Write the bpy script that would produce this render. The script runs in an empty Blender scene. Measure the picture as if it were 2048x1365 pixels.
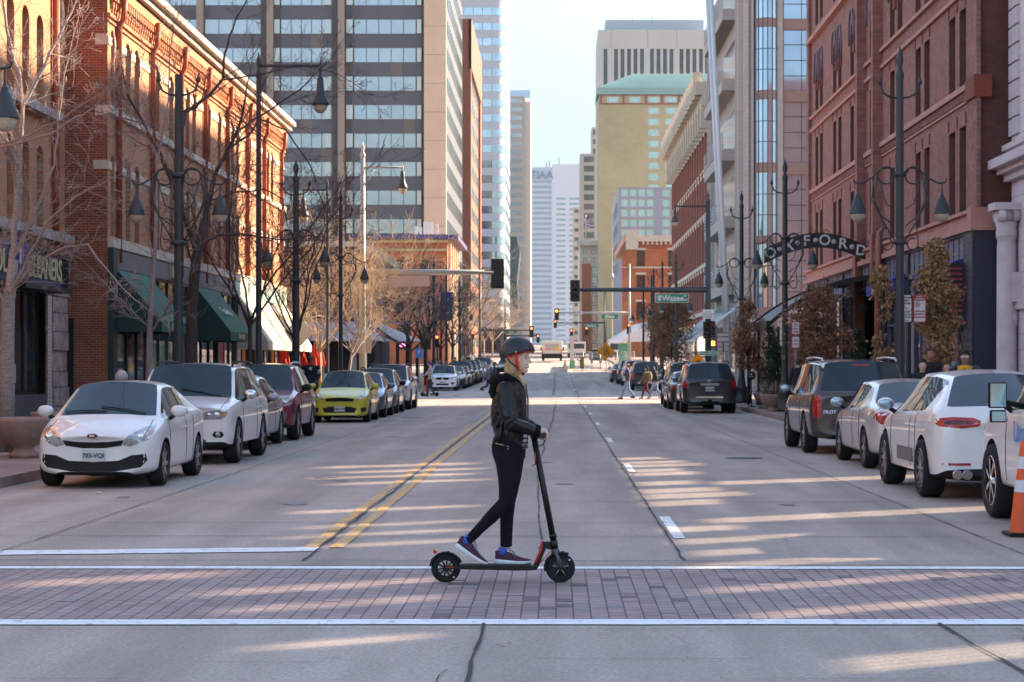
import bpy, bmesh, math, random
from mathutils import Vector, Matrix, noise
from mathutils.bvhtree import BVHTree
rad = math.radians
sc = bpy.context.scene
C = sc.collection
# the street runs along +Y, X is across it, the camera stands at the origin, H above the road
F, U0, V0, H = 4000.0, 1112.0, 731.0, 1.68
def G(y):                                   # height of the road: level, then a gentle climb
    if y < 90: return 0.0
    if y < 242: return 8.8e-5*(y-90)**2
    return 2.03+.012*(y-242)
def XU(u, y): return (u-U0)*y/F
def ZV(v, y): return H-(v-V0)*y/F
def YU(u, x): return F*x/(u-U0)
V = Vector

# ---------------------------------------------------------------- materials
MATS = {}
def _n(m, t, **k):
    n = m.node_tree.nodes.new(t)
    for a, b in k.items(): setattr(n, a, b)
    return n
def mat(name, col, rough=.6, metal=0., var=0., vs=4., col2=None, bump=0., bs=60., coat=0., emit=0., spec=.5, world=False, stretch=None, rv=0.):
    if name in MATS: return MATS[name]
    m = bpy.data.materials.new(name); m.use_nodes = True
    nt = m.node_tree; L = nt.links.new
    p = nt.nodes['Principled BSDF']
    c = (*col, 1)
    p.inputs['Base Color'].default_value = c
    p.inputs['Roughness'].default_value = rough
    p.inputs['Metallic'].default_value = metal
    p.inputs['Specular IOR Level'].default_value = spec
    if coat: p.inputs['Coat Weight'].default_value = coat; p.inputs['Coat Roughness'].default_value = .04
    if emit: p.inputs['Emission Color'].default_value = c; p.inputs['Emission Strength'].default_value = emit
    if var or bump:
        if world: src = _n(m, 'ShaderNodeNewGeometry').outputs['Position']
        else: src = _n(m, 'ShaderNodeTexCoord').outputs['Object']
        if stretch:
            mp = _n(m, 'ShaderNodeMapping'); mp.inputs['Scale'].default_value = stretch; L(src, mp.inputs[0]); src = mp.outputs[0]
    if var:
        no = _n(m, 'ShaderNodeTexNoise'); no.inputs['Scale'].default_value = vs; no.inputs['Detail'].default_value = 6; no.inputs['Roughness'].default_value = .65
        L(src, no.inputs['Vector'])
        mr = _n(m, 'ShaderNodeMapRange'); mr.inputs[1].default_value = .3; mr.inputs[2].default_value = .7; L(no.outputs['Fac'], mr.inputs[0])
        mx = _n(m, 'ShaderNodeMix', data_type='RGBA'); L(mr.outputs[0], mx.inputs['Factor'])
        mx.inputs[6].default_value = (*(col2 or [x*(1-var) for x in col]), 1)
        mx.inputs[7].default_value = (*(col if col2 else [min(1, x*(1+var)) for x in col]), 1)
        L(mx.outputs[2], p.inputs['Base Color'])
        if rv:
            m2 = _n(m, 'ShaderNodeMapRange'); m2.inputs[3].default_value = rough-rv; m2.inputs[4].default_value = rough+rv
            L(no.outputs['Fac'], m2.inputs[0]); L(m2.outputs[0], p.inputs['Roughness'])
    if bump:
        nb = _n(m, 'ShaderNodeTexNoise'); nb.inputs['Scale'].default_value = bs; nb.inputs['Detail'].default_value = 5; L(src, nb.inputs['Vector'])
        b = _n(m, 'ShaderNodeBump'); b.inputs['Strength'].default_value = bump; b.inputs['Distance'].default_value = .02
        L(nb.outputs['Fac'], b.inputs['Height']); L(b.outputs[0], p.inputs['Normal'])
    MATS[name] = m
    return m
def brickmat(name, axis, c1, c2, mortar, bw=.21, bh=.072, ms=.011, rough=.85, dirt=.35, off=.5, bump=.5, squash=1.0, ds=.5):
    """running bond on world position; axis 'x' / 'y' = the horizontal axis of the wall, 'g' = paving"""
    if name in MATS: return MATS[name]
    m = bpy.data.materials.new(name); m.use_nodes = True
    nt = m.node_tree; L = nt.links.new; p = nt.nodes['Principled BSDF']
    g = _n(m, 'ShaderNodeNewGeometry'); s = _n(m, 'ShaderNodeSeparateXYZ'); L(g.outputs['Position'], s.inputs[0])
    cb = _n(m, 'ShaderNodeCombineXYZ')
    a, b = {'x': ('X', 'Z'), 'y': ('Y', 'Z'), 'g': ('X', 'Y'), 'h': ('Y', 'X')}[axis]
    L(s.outputs[a], cb.inputs[0]); L(s.outputs[b], cb.inputs[1])
    vec = cb.outputs[0]
    br = _n(m, 'ShaderNodeTexBrick', offset=off, squash=squash); L(vec, br.inputs['Vector'])
    br.inputs['Color1'].default_value = (*c1, 1); br.inputs['Color2'].default_value = (*c2, 1); br.inputs['Mortar'].default_value = (*mortar, 1)
    br.inputs['Scale'].default_value = 1; br.inputs['Mortar Size'].default_value = ms; br.inputs['Brick Width'].default_value = bw; br.inputs['Row Height'].default_value = bh
    br.inputs['Mortar Smooth'].default_value = .3; br.inputs['Bias'].default_value = 0
    no = _n(m, 'ShaderNodeTexNoise'); no.inputs['Scale'].default_value = ds; no.inputs['Detail'].default_value = 8; no.inputs['Roughness'].default_value = .7; L(g.outputs['Position'], no.inputs['Vector'])
    mr = _n(m, 'ShaderNodeMapRange'); mr.inputs[1].default_value = .3; mr.inputs[2].default_value = .7; mr.inputs[3].default_value = 1-dirt; mr.inputs[4].default_value = 1+dirt*.4; L(no.outputs['Fac'], mr.inputs[0])
    mx = _n(m, 'ShaderNodeMix', data_type='RGBA', blend_type='MULTIPLY'); mx.inputs['Factor'].default_value = 1
    L(br.outputs['Color'], mx.inputs[6]); L(mr.outputs[0], mx.inputs[7]); L(mx.outputs[2], p.inputs['Base Color'])
    p.inputs['Roughness'].default_value = rough
    if bump:
        bm_ = _n(m, 'ShaderNodeBump', invert=True); bm_.inputs['Strength'].default_value = bump; bm_.inputs['Distance'].default_value = .01
        L(br.outputs['Fac'], bm_.inputs['Height']); L(bm_.outputs[0], p.inputs['Normal'])
    MATS[name] = m
    return m

# ---------------------------------------------------------------- mesh builder
class MB:
    def __init__(s): s.v = []; s.f = []; s.m = []; s.sm = []
    def add(s, vs, fs, mi=0, smooth=False):
        k = len(s.v); s.v += [tuple(v) for v in vs]
        for f in fs: s.f.append([i+k for i in f]); s.m.append(mi); s.sm.append(smooth)
        return s
    def box(s, x0, x1, y0, y1, z0, z1, mi=0):
        return s.add([(x0,y0,z0),(x1,y0,z0),(x1,y1,z0),(x0,y1,z0),(x0,y0,z1),(x1,y0,z1),(x1,y1,z1),(x0,y1,z1)],
              [(0,3,2,1),(4,5,6,7),(0,1,5,4),(1,2,6,5),(2,3,7,6),(3,0,4,7)], mi)
    def cbox(s, c, sx, sy, sz, rot=None, mi=0):
        vs = [V((a*sx/2, b*sy/2, d*sz/2)) for d in (-1,1) for a, b in ((-1,-1),(1,-1),(1,1),(-1,1))]
        if rot is not None: vs = [rot@v for v in vs]
        c = V(c)
        return s.add([v+c for v in vs], [(0,3,2,1),(4,5,6,7),(0,1,5,4),(1,2,6,5),(2,3,7,6),(3,0,4,7)], mi)
    def quad(s, a, b, c, d, mi=0, smooth=False): return s.add([a,b,c,d], [(0,1,2,3)], mi, smooth)
    def tube(s, pts, r, n=8, mi=0, cap=True, smooth=True, sq=None):
        pts = [V(p) for p in pts]; rs = r if isinstance(r, (list, tuple)) else [r]*len(pts)
        vs = []; up = None
        for i, p in enumerate(pts):
            t = (pts[min(i+1, len(pts)-1)]-pts[max(i-1, 0)])
            if t.length < 1e-9: t = V((0,0,1))
            t.normalize()
            if up is None: up = t.orthogonal().normalized()
            else:
                up = up-t*up.dot(t)
                up = up.normalized() if up.length > 1e-6 else t.orthogonal().normalized()
            w = t.cross(up)
            for k in range(n):
                a = 2*math.pi*k/n
                d = up*math.cos(a)+w*math.sin(a)
                if sq: d = V((d.x*sq[0], d.y*sq[1], d.z*sq[2]))
                vs.append(p+d*rs[i])
        fs = [(i*n+k, i*n+(k+1) % n, (i+1)*n+(k+1) % n, (i+1)*n+k) for i in range(len(pts)-1) for k in range(n)]
        s.add(vs, fs, mi, smooth)
        if cap and n > 2:
            k = len(s.v)-len(vs)
            s.f.append([k+i for i in range(n)][::-1]); s.m.append(mi); s.sm.append(False)
            s.f.append([k+(len(pts)-1)*n+i for i in range(n)]); s.m.append(mi); s.sm.append(False)
        return s
    def lathe(s, prof, c=(0,0,0), n=16, axis=2, mi=0, smooth=True, a0=0, a1=2*math.pi):
        """prof: list of (radius, height) along the axis"""
        full = abs(a1-a0-2*math.pi) < 1e-6; m = n if full else n+1
        vs = []
        for r, h in prof:
            for k in range(m):
                a = a0+(a1-a0)*k/n
                q = [r*math.cos(a), r*math.sin(a)]
                v = {2: (q[0], q[1], h), 0: (h, q[0], q[1]), 1: (q[0], h, q[1])}[axis]
                vs.append((v[0]+c[0], v[1]+c[1], v[2]+c[2]))
        fs = []
        for i in range(len(prof)-1):
            for k in range(n):
                fs.append((i*m+k, i*m+(k+1) % m, (i+1)*m+(k+1) % m, (i+1)*m+k))
        return s.add(vs, fs, mi, smooth)
    def sphere(s, c, r, n=12, mi=0, rings=8, rot=None):
        r = V(r) if isinstance(r, (tuple, list, Vector)) else V((r,r,r)); c = V(c)
        vs = [V((0,0,-1))]
        for i in range(1, rings):
            p = -math.pi/2+math.pi*i/rings
            for k in range(n):
                a = 2*math.pi*k/n; vs.append(V((math.cos(p)*math.cos(a), math.cos(p)*math.sin(a), math.sin(p))))
        vs.append(V((0,0,1)))
        vs = [V((v.x*r.x, v.y*r.y, v.z*r.z)) for v in vs]
        if rot is not None: vs = [rot@v for v in vs]
        fs = [(0, 1+(k+1) % n, 1+k) for k in range(n)]
        for i in range(rings-2):
            for k in range(n): fs.append((1+i*n+k, 1+i*n+(k+1) % n, 1+(i+1)*n+(k+1) % n, 1+(i+1)*n+k))
        l = len(vs)-1; b = 1+(rings-2)*n
        fs += [(l, b+k, b+(k+1) % n) for k in range(n)]
        return s.add([v+c for v in vs], fs, mi, True)
    def prism(s, poly, fn, d0, d1, mi=0):
        """poly: 2-D outline; fn(a,b,d) -> point"""
        n = len(poly)
        vs = [fn(a, b, d0) for a, b in poly]+[fn(a, b, d1) for a, b in poly]
        return s.add(vs, [tuple(range(n))[::-1], tuple(range(n, 2*n))]+[(i, (i+1) % n, n+(i+1) % n, n+i) for i in range(n)], mi)
    def mesh(s, name, mats, recalc=True):
        me = bpy.data.meshes.new(name); me.from_pydata(s.v, [], s.f)
        for m in mats: me.materials.append(m)
        me.polygons.foreach_set('material_index', [min(i, len(mats)-1) for i in s.m])
        me.polygons.foreach_set('use_smooth', s.sm)
        if recalc and len(s.f) < 60000:
            bm = bmesh.new(); bm.from_mesh(me); bmesh.ops.recalc_face_normals(bm, faces=bm.faces[:]); bm.to_mesh(me); bm.free()
        me.update(); return me
    def build(s, name, mats, parent=None, world=False, recalc=True, bevel=0):
        if not isinstance(mats, (list, tuple)): mats = [mats]
        return link(name, s.mesh(name, mats, recalc), parent, world, bevel)
def each(mb, name, mats, parent, world=True):
    """every connected piece becomes a part of its own"""
    par = list(range(len(mb.v)))
    def find(a):
        while par[a] != a: par[a] = par[par[a]]; a = par[a]
        return a
    for f in mb.f:
        for i in f[1:]: par[find(i)] = find(f[0])
    gr = {}
    for f, m, s in zip(mb.f, mb.m, mb.sm): gr.setdefault(find(f[0]), []).append((f, m, s))
    out = []
    for fs in gr.values():
        ids = sorted({i for f, _, _ in fs for i in f}); mp = {i: k for k, i in enumerate(ids)}
        q = MB(); q.v = [mb.v[i] for i in ids]
        for f, m, s in fs: q.f.append([mp[i] for i in f]); q.m.append(m); q.sm.append(s)
        out.append(q.build(name, mats, parent, world))
    return out
def link(name, data, parent=None, world=False, bevel=0):
    o = bpy.data.objects.new(name, data); C.objects.link(o)
    if parent is not None:
        o.parent = parent
        if world: o.matrix_parent_inverse = pinv(parent)
    if bevel:
        b = o.modifiers.new('b', 'BEVEL'); b.width = bevel; b.segments = 2; b.limit_method = 'ANGLE'; b.angle_limit = rad(40)
    return o
def wm(o):
    m = Matrix.LocRotScale(o.location, o.rotation_euler, o.scale)
    return m if o.parent is None else wm(o.parent)@o.matrix_parent_inverse@m
def pinv(p): return wm(p).inverted()
def tag(o, label=None, cat=None, group=None, kind=None):
    if label: o['label'] = label
    if cat: o['category'] = cat
    if group: o['group'] = group
    if kind: o['kind'] = kind
    return o
def thing(name, label, cat, loc=(0,0,0), rz=0, group=None):
    o = bpy.data.objects.new(name, None); C.objects.link(o); o.empty_display_size = .2
    o.location = loc; o.rotation_euler = (0,0,rz)
    return tag(o, label, cat, group)
def kids(o): return [x for x in bpy.data.objects if x.parent == o] if False else list(o.children)
def dup(o, loc=None, rz=None, label=None, group=None, parent=None, scale=None):
    c = o.copy(); C.objects.link(c)
    if parent is not None: c.parent = parent
    for ch in kids(o): dup(ch, parent=c)
    if loc is not None: c.location = loc
    if rz is not None: c.rotation_euler = (0,0,rz)
    if scale is not None: c.scale = scale
    return tag(c, label, None, group)
def baked(me, mods):
    """apply modifiers given as (type, {settings}) to a mesh and return the new mesh"""
    o = bpy.data.objects.new('tmp', me); C.objects.link(o)
    for t, k in mods:
        m = o.modifiers.new(t, t)
        for a, b in k.items(): setattr(m, a, b)
    dg = bpy.context.evaluated_depsgraph_get(); dg.update()
    r = bpy.data.meshes.new_from_object(o.evaluated_get(dg))
    bpy.data.objects.remove(o)
    return r
TXT = {}
def textmesh(s, size, depth, m, bold=0, sx=1):
    k = (s, size, depth, m.name, bold, sx)
    if k in TXT: return TXT[k]
    cu = bpy.data.curves.new('lettering', 'FONT'); cu.body = s; cu.size = size; cu.extrude = depth; cu.offset = bold; cu.align_x = 'CENTER'; cu.align_y = 'CENTER'; cu.resolution_u = 3
    o = bpy.data.objects.new('t', cu); C.objects.link(o)
    dg = bpy.context.evaluated_depsgraph_get(); dg.update()
    me = bpy.data.meshes.new_from_object(o.evaluated_get(dg)); bpy.data.objects.remove(o)
    if sx != 1:
        for v in me.vertices: v.co.x *= sx
    me.name = 'lettering'; me.materials.clear(); me.materials.append(m)
    TXT[k] = me
    return me
def text(s, size, m, loc, parent=None, rot=(rad(90),0,0), depth=.004, bold=0, world=True, sx=1, name='lettering'):
    """rot (90,0,0) reads from -Y"""
    o = link(name, textmesh(s, size, depth, m, bold, sx), parent, world)
    o.location = loc; o.rotation_euler = rot
    return o

# ---------------------------------------------------------------- facades
class Face:
    def __init__(s, o, sd, od): s.o = V(o); s.sd = V(sd); s.od = V(od)
    def P(s, a, z, d=0): return s.o+s.sd*a+s.od*d+V((0,0,z))
def fbox(mb, f, a0, a1, z0, z1, d0, d1, mi=0):
    vs = [f.P(a, z, d) for z in (z0, z1) for a, d in ((a0,d0),(a1,d0),(a1,d1),(a0,d1))]
    return mb.add(vs, [(0,3,2,1),(4,5,6,7),(0,1,5,4),(1,2,6,5),(2,3,7,6),(3,0,4,7)], mi)
def wall(mb, f, a0, a1, z0, z1, holes, depth=.25, mi=0, rmi=None):
    """a wall sheet with real openings and reveals"""
    rmi = mi if rmi is None else rmi
    A = sorted({a0, a1}|{h[0] for h in holes}|{h[1] for h in holes}); Z = sorted({z0, z1}|{h[2] for h in holes}|{h[3] for h in holes})
    A = [a for a in A if a0-1e-6 <= a <= a1+1e-6]; Z = [z for z in Z if z0-1e-6 <= z <= z1+1e-6]
    for i in range(len(A)-1):
        run = None
        for j in range(len(Z)-1):
            ca, cz = (A[i]+A[i+1])/2, (Z[j]+Z[j+1])/2
            inside = any(h[0] < ca < h[1] and h[2] < cz < h[3] for h in holes)
            if not inside and run is None: run = Z[j]
            if run is not None and (inside or j == len(Z)-2):
                top = Z[j] if inside else Z[j+1]
                mb.quad(f.P(A[i], run), f.P(A[i+1], run), f.P(A[i+1], top), f.P(A[i], top), mi); run = None
    for h in holes:
        b0, b1, y0, y1 = h[:4]
        for p, q in (((b0,y0),(b1,y0)), ((b1,y0),(b1,y1)), ((b1,y1),(b0,y1)), ((b0,y1),(b0,y0))):
            mb.quad(f.P(*p), f.P(*q), f.P(*q, -depth), f.P(*p, -depth), rmi)
        if len(h) > 4 and h[4]:                      # arched head: fill the corners
            w = (b1-b0)/2; rise = h[4]*w; cx = (b0+b1)/2; n = 8
            for sgn in (-1, 1):
                arc = [(cx+sgn*w*math.cos(t), y1-rise+rise*math.sin(t)) for t in [math.pi/2*k/n for k in range(n+1)]]
                mb.prism([(cx+sgn*w, y1)]+arc, f.P, -.002, -depth, mi)
WP = {}
def window(f, a0, a1, z0, z1, parent, glass, frame, depth=.25, fw=.06, bars=((), (.5,)), arch=0, name='window', pane=True):
    """glass pane with a frame as its sub-part; meshes are shared between equal windows"""
    w, h = round(a1-a0, 3), round(z1-z0, 3)
    key = (w, h, tuple(f.sd), tuple(f.od), glass.name, frame.name, fw, bars, arch)
    if key not in WP:
        g = Face((0,0,0), f.sd, f.od)
        p = MB(); fbox(p, g, 0, w, 0, h, -.03, 0)
        q = MB()
        for b in ((0,fw,0,h), (w-fw,w,0,h), (fw,w-fw,0,fw), (fw,w-fw,h-fw,h)): fbox(q, g, *b, .0, .06)
        for x in bars[0]: fbox(q, g, w*x-fw*.35, w*x+fw*.35, fw, h-fw, .0, .05)
        for z in bars[1]: fbox(q, g, fw, w-fw, h*z-fw*.4, h*z+fw*.4, .0, .055)
        WP[key] = (p.mesh('window', [glass]), q.mesh('window_frame', [frame]))
    o = link(name, WP[key][0], parent, True); o.location = f.P(a0, z0, -depth)
    c = link('window_frame', WP[key][1], o)
    return o
def mass(mb, x0, x1, y0, y1, z0, z1, mi=0, skip=''):
    """closed volume behind a facade; skip any of 'x-','x+','y-','y+','z+' """
    v = [(x0,y0,z0),(x1,y0,z0),(x1,y1,z0),(x0,y1,z0),(x0,y0,z1),(x1,y0,z1),(x1,y1,z1),(x0,y1,z1)]
    fs = {'z+': (4,5,6,7), 'y-': (0,1,5,4), 'x+': (1,2,6,5), 'y+': (2,3,7,6), 'x-': (3,0,4,7)}
    mb.add(v, [q for k, q in fs.items() if k not in skip.split()], mi)
FL = lambda x: Face((x,0,0), (0,1,0), (1,0,0))       # facade on the left side, looks to +X
FR = lambda x: Face((x,0,0), (0,1,0), (-1,0,0))      # facade on the right side, looks to -X
FC = lambda y: Face((0,y,0), (1,0,0), (0,-1,0))      # looks to the camera
# ---------------------------------------------------------------- camera, light, sky
cam = bpy.data.cameras.new('camera'); co = bpy.data.objects.new('camera', cam); C.objects.link(co)
co.location = (0,0,H); co.rotation_euler = (rad(90),0,0)
cam.sensor_width = 36; cam.lens = 36*F/2048; cam.shift_x = -(U0-1024)/2048; cam.shift_y = (V0-682.5)/2048
cam.clip_end = 6000; cam.clip_start = .5
sc.camera = co
cam.dof.use_dof = True; cam.dof.focus_distance = 16.5; cam.dof.aperture_fstop = 9
SUN_AZ, SUN_EL = rad(60), rad(27)          # azimuth clockwise from +Y (up the street)
w = bpy.data.worlds.new('World'); sc.world = w; w.use_nodes = True
sk = w.node_tree.nodes.new('ShaderNodeTexSky'); sk.sky_type = 'NISHITA'; sk.sun_disc = False
sk.sun_elevation = SUN_EL; sk.sun_rotation = SUN_AZ; sk.air_density = 1.0; sk.dust_density = .3; sk.ozone_density = 3.0; sk.altitude = 1600
bg = w.node_tree.nodes['Background']; bg.inputs['Strength'].default_value = .15
wt = w.node_tree; tc = wt.nodes.new('ShaderNodeTexCoord'); sx = wt.nodes.new('ShaderNodeSeparateXYZ'); wt.links.new(tc.outputs['Generated'], sx.inputs[0])
wr_ = wt.nodes.new('ShaderNodeMapRange'); wr_.interpolation_type = 'SMOOTHSTEP'; wr_.inputs[1].default_value = -.02; wr_.inputs[2].default_value = .45; wr_.inputs[3].default_value = .12; wr_.inputs[4].default_value = 1.12; wt.links.new(sx.outputs[2], wr_.inputs[0])
vm = wt.nodes.new('ShaderNodeVectorMath'); vm.operation = 'SCALE'; wt.links.new(sk.outputs[0], vm.inputs[0]); wt.links.new(wr_.outputs[0], vm.inputs['Scale']); wt.links.new(vm.outputs[0], bg.inputs[0])   # the low sky is dimmer than the texture gives
sl = bpy.data.lights.new('sun', 'SUN'); sl.energy = 3.6; sl.angle = rad(.8); sl.color = (1, .94, .87)
so = bpy.data.objects.new('sun', sl); C.objects.link(so)
sd = V((math.sin(SUN_AZ)*math.cos(SUN_EL), math.cos(SUN_AZ)*math.cos(SUN_EL), math.sin(SUN_EL)))
so.rotation_euler = sd.to_track_quat('Z', 'Y').to_euler(); so.location = (60, 40, 60)
sc.view_settings.view_transform = 'Standard'; sc.view_settings.look = 'None'; sc.view_settings.exposure = 2.12
sc.view_settings.use_white_balance = True; sc.view_settings.white_balance_temperature = 9300; sc.view_settings.white_balance_tint = 11
sc.cycles.max_bounces = 6; sc.cycles.diffuse_bounces = 3; sc.cycles.glossy_bounces = 3; sc.cycles.transmission_bounces = 3; sc.cycles.volume_bounces = 0; sc.cycles.transparent_max_bounces = 6
sc.cycles.caustics_reflective = False; sc.cycles.caustics_refractive = False
sc.cycles.use_denoising = True; sc.cycles.sample_clamp_indirect = 6
sc.cycles.use_adaptive_sampling = True; sc.cycles.adaptive_threshold = .015

# ---------------------------------------------------------------- ground
KL, KR = -7.6, 6.85                        # kerb lines
FLX, FRX = -12.6, 11.8                     # building lines
m_road = mat('road concrete', (.40,.32,.28), .8, var=.17, vs=.55, bump=.25, bs=90, world=True, stretch=(1.6,.5,1))
# add fine aggregate and tyre wear to the road
nt_ = m_road.node_tree; p_ = nt_.nodes['Principled BSDF']; old = p_.inputs['Base Color'].links[0].from_socket
g_ = _n(m_road, 'ShaderNodeNewGeometry')
n1 = _n(m_road, 'ShaderNodeTexNoise'); n1.inputs['Scale'].default_value = 38; n1.inputs['Detail'].default_value = 4; nt_.links.new(g_.outputs['Position'], n1.inputs['Vector'])
mp_ = _n(m_road, 'ShaderNodeMapping'); mp_.inputs['Scale'].default_value = (.75,.035,1); nt_.links.new(g_.outputs['Position'], mp_.inputs[0])
n2 = _n(m_road, 'ShaderNodeTexNoise'); n2.inputs['Scale'].default_value = 1.6; n2.inputs['Detail'].default_value = 5; nt_.links.new(mp_.outputs[0], n2.inputs['Vector'])
a_ = _n(m_road, 'ShaderNodeMapRange'); a_.inputs[1].default_value = .25; a_.inputs[2].default_value = .75; a_.inputs[3].default_value = .72; a_.inputs[4].default_value = 1.28; nt_.links.new(n1.outputs['Fac'], a_.inputs[0])
b_ = _n(m_road, 'ShaderNodeMapRange'); b_.inputs[1].default_value = .35; b_.inputs[2].default_value = .65; b_.inputs[3].default_value = .78; b_.inputs[4].default_value = 1.12; nt_.links.new(n2.outputs['Fac'], b_.inputs[0])
mu = _n(m_road, 'ShaderNodeMath', operation='MULTIPLY'); nt_.links.new(a_.outputs[0], mu.inputs[0]); nt_.links.new(b_.outputs[0], mu.inputs[1])
mx_ = _n(m_road, 'ShaderNodeMix', data_type='RGBA', blend_type='MULTIPLY'); mx_.inputs['Factor'].default_value = 1
nt_.links.new(old, mx_.inputs[6]); nt_.links.new(mu.outputs[0], mx_.inputs[7]); nt_.links.new(mx_.outputs[2], p_.inputs['Base Color'])
m_walk = brickmat('sidewalk paving', 'g', (.27,.185,.17), (.34,.25,.235), (.13,.105,.10), .6, .6, .012, .85, .25, 0.)
m_kerb = mat('kerb stone', (.30,.22,.19), .8, var=.3, vs=3, bump=.4, bs=30, world=True)
m_paver = brickmat('crosswalk brick', 'h', (.39,.285,.275), (.31,.22,.215), (.12,.09,.09), .17, .118, .006, .8, .3, .5, 1., ds=1.3)
def worn(name, col, th):
    """road paint rubbed through to the concrete"""
    m = mat(name, col, .7, var=.12, vs=3, world=True); nt = m.node_tree; p = nt.nodes['Principled BSDF']; old = p.inputs['Base Color'].links[0].from_socket
    g = _n(m, 'ShaderNodeNewGeometry'); mp = _n(m, 'ShaderNodeMapping'); mp.inputs['Scale'].default_value = (1,.45,1); nt.links.new(g.outputs['Position'], mp.inputs[0])
    n = _n(m, 'ShaderNodeTexNoise'); n.inputs['Scale'].default_value = 9; n.inputs['Detail'].default_value = 9; n.inputs['Roughness'].default_value = .8; nt.links.new(mp.outputs[0], n.inputs['Vector'])
    r = _n(m, 'ShaderNodeMapRange'); r.inputs[1].default_value = th-.05; r.inputs[2].default_value = th+.06; nt.links.new(n.outputs['Fac'], r.inputs[0])
    x = _n(m, 'ShaderNodeMix', data_type='RGBA'); x.inputs[6].default_value = (.37,.30,.27,1); nt.links.new(r.outputs[0], x.inputs['Factor']); nt.links.new(old, x.inputs[7]); nt.links.new(x.outputs[2], p.inputs['Base Color'])
    return m
m_white = worn('road white', (.80,.80,.80), .40)
m_yellow = worn('road yellow', (.72,.38,.08), .47)
m_crack = mat('road crack', (.05,.042,.042), .9)
def strip(mb, x0, x1, y0, y1, dz=0., zf=None, mi=0, step=6.):
    """a sheet that follows the climb of the street"""
    ys = [y0]; y = y0
    while y < y1-1e-6:
        y = min(y1, y+step) if (y+step > 90 and y < 242) else min(y1, max(y+step, 90) if y < 90 else y+60)
        ys.append(y)
    for a, b in zip(ys, ys[1:]):
        mb.quad((x0,a,G(a)+dz), (x1,a,G(a)+dz), (x1,b,G(b)+dz), (x0,b,G(b)+dz), mi)
mb = MB(); strip(mb, -700, 700, -60, 1500, -.004); tag(mb.build('ground', m_road), kind='structure')
# pavements: left and right blocks between the cross streets
blocksY = [(17.5, 98), (119.5, 203), (224.5, 308), (330, 600), (620, 1400)]
def walk(name, x0, x1, y0, y1, side):
    mb = MB(); r = 3.0
    ys = [y0+r*(1-math.cos(t)) for t in [math.pi/2*k/6 for k in range(7)]]; xo = [r*(1-math.sin(t)) for t in [math.pi/2*k/6 for k in range(7)]]
    pts = list(zip(ys, xo)); n = 2 if y1 < 90 else int((y1-y0)/8)+2
    pts += [(y0+r+(y1-y0-2*r)*k/n, 0) for k in range(1, n)]
    pts += [(y1-(y-y0), o) for y, o in reversed(pts[:7])]
    for (a, oa), (b, ob) in zip(pts, pts[1:]):
        ka, kb = side*oa, side*ob
        e = x1 if side < 0 else x0; f = x0 if side < 0 else x1
        # e = kerb edge, f = far edge
        za, zb = G(a)+.14, G(b)+.14; s = side
        ea, eb = e+s*oa, e+s*ob
        mb.quad((ea+s*.16,a,za), (eb+s*.16,b,zb), (f,b,zb), (f,a,za), 0)
        mb.quad((ea,a,za+.003), (eb,b,zb+.003), (eb+s*.16,b,zb+.003), (ea+s*.16,a,za+.003), 1)
        mb.quad((ea,a,za-.16), (eb,b,zb-.16), (eb,b,zb+.003), (ea,a,za+.003), 1)
    # returns along the cross streets
    for (yy, sg) in ((y0, -1), (y1, 1)):
        o = 3.0
        e = (x1 if side < 0 else x0)+side*o; f = x0 if side < 0 else x1
        z = G(yy)
        mb.quad((e,yy,z-.02), (f,yy,z-.02), (f,yy,z+.143), (e,yy,z+.143), 1)
    tag(mb.build(name, [m_walk, m_kerb]), kind='structure')
for i, (a, b) in enumerate(blocksY):
    walk('pavement', -60, KL, a, b, -1); walk('pavement', KR, 60, a, b, 1)
# brick crosswalks with white edges
mb = MB(); strip(mb, KL-3, KR+3, 13.16, 16.55, .0); tag(mb.build('crosswalk', m_paver), kind='structure')
mb = MB(); strip(mb, KL+.5, KR-.5, 96.5, 101.5, .0); tag(mb.build('crosswalk', m_paver), kind='structure')
mk = MB()
def wob(mb, pts, w, mi=0, dz=.004, seed=0, wj=0.):
    """painted or tarred line along pts (x,y) of width w"""
    rr = random.Random(seed); P = [V((x,y)) for x, y in pts]
    for a, b in zip(P, P[1:]):
        d = (b-a).normalized(); n = V((-d.y, d.x))*w/2
        q = [a-n, b-n, b+n, a+n]
        mb.add([(p.x, p.y, G(p.y)+dz) for p in q], [(0,1,2,3)], mi)
def line(mb, y_left, y_right, w, mi=0, x0=-11, x1=11, n=40, j=.012, seed=1, dz=.004, brk=None):
    rr = random.Random(seed); prev = None
    for k in range(n+1):
        x = x0+(x1-x0)*k/n; y = y_left+(y_right-y_left)*(x-x0)/(x1-x0)
        a, b = y-w/2+rr.uniform(-j, j), y+w/2+rr.uniform(-j, j)
        if prev and not (brk and brk[0] < x < brk[1]):
            px, pa, pb = prev; mb.quad((px,pa,G(y)+dz), (x,a,G(y)+dz), (x,b,G(y)+dz), (px,pb,G(y)+dz), mi)
        prev = (x, a, b)
line(mk, 13.07, 13.07, .26, seed=2); line(mk, 16.62, 16.5, .19, seed=3, dz=.005)
line(mk, 17.6, 18.25, .42, x0=-7.3, x1=-2.15, n=16, seed=4)
line(mk, 102.0, 102.0, .3, x0=KL, x1=KR); line(mk, 96.2, 96.2, .3, x0=KL, x1=KR)
line(mk, 95, 95, .5, x0=-1.9, x1=KR-2.2, n=8)
for k in range(12):                       # lane dashes
    y = [19.4, 31.4, 43.6, 56, 68, 80, 126, 138, 150, 162, 174, 186][k]; l = 2.8
    wob(mk, [(1.20, y), (1.20, y+l)], .115)
tag(mk.build('crosswalk_lines', m_white), kind='structure')
my = MB()
rr = random.Random(5)
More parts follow.
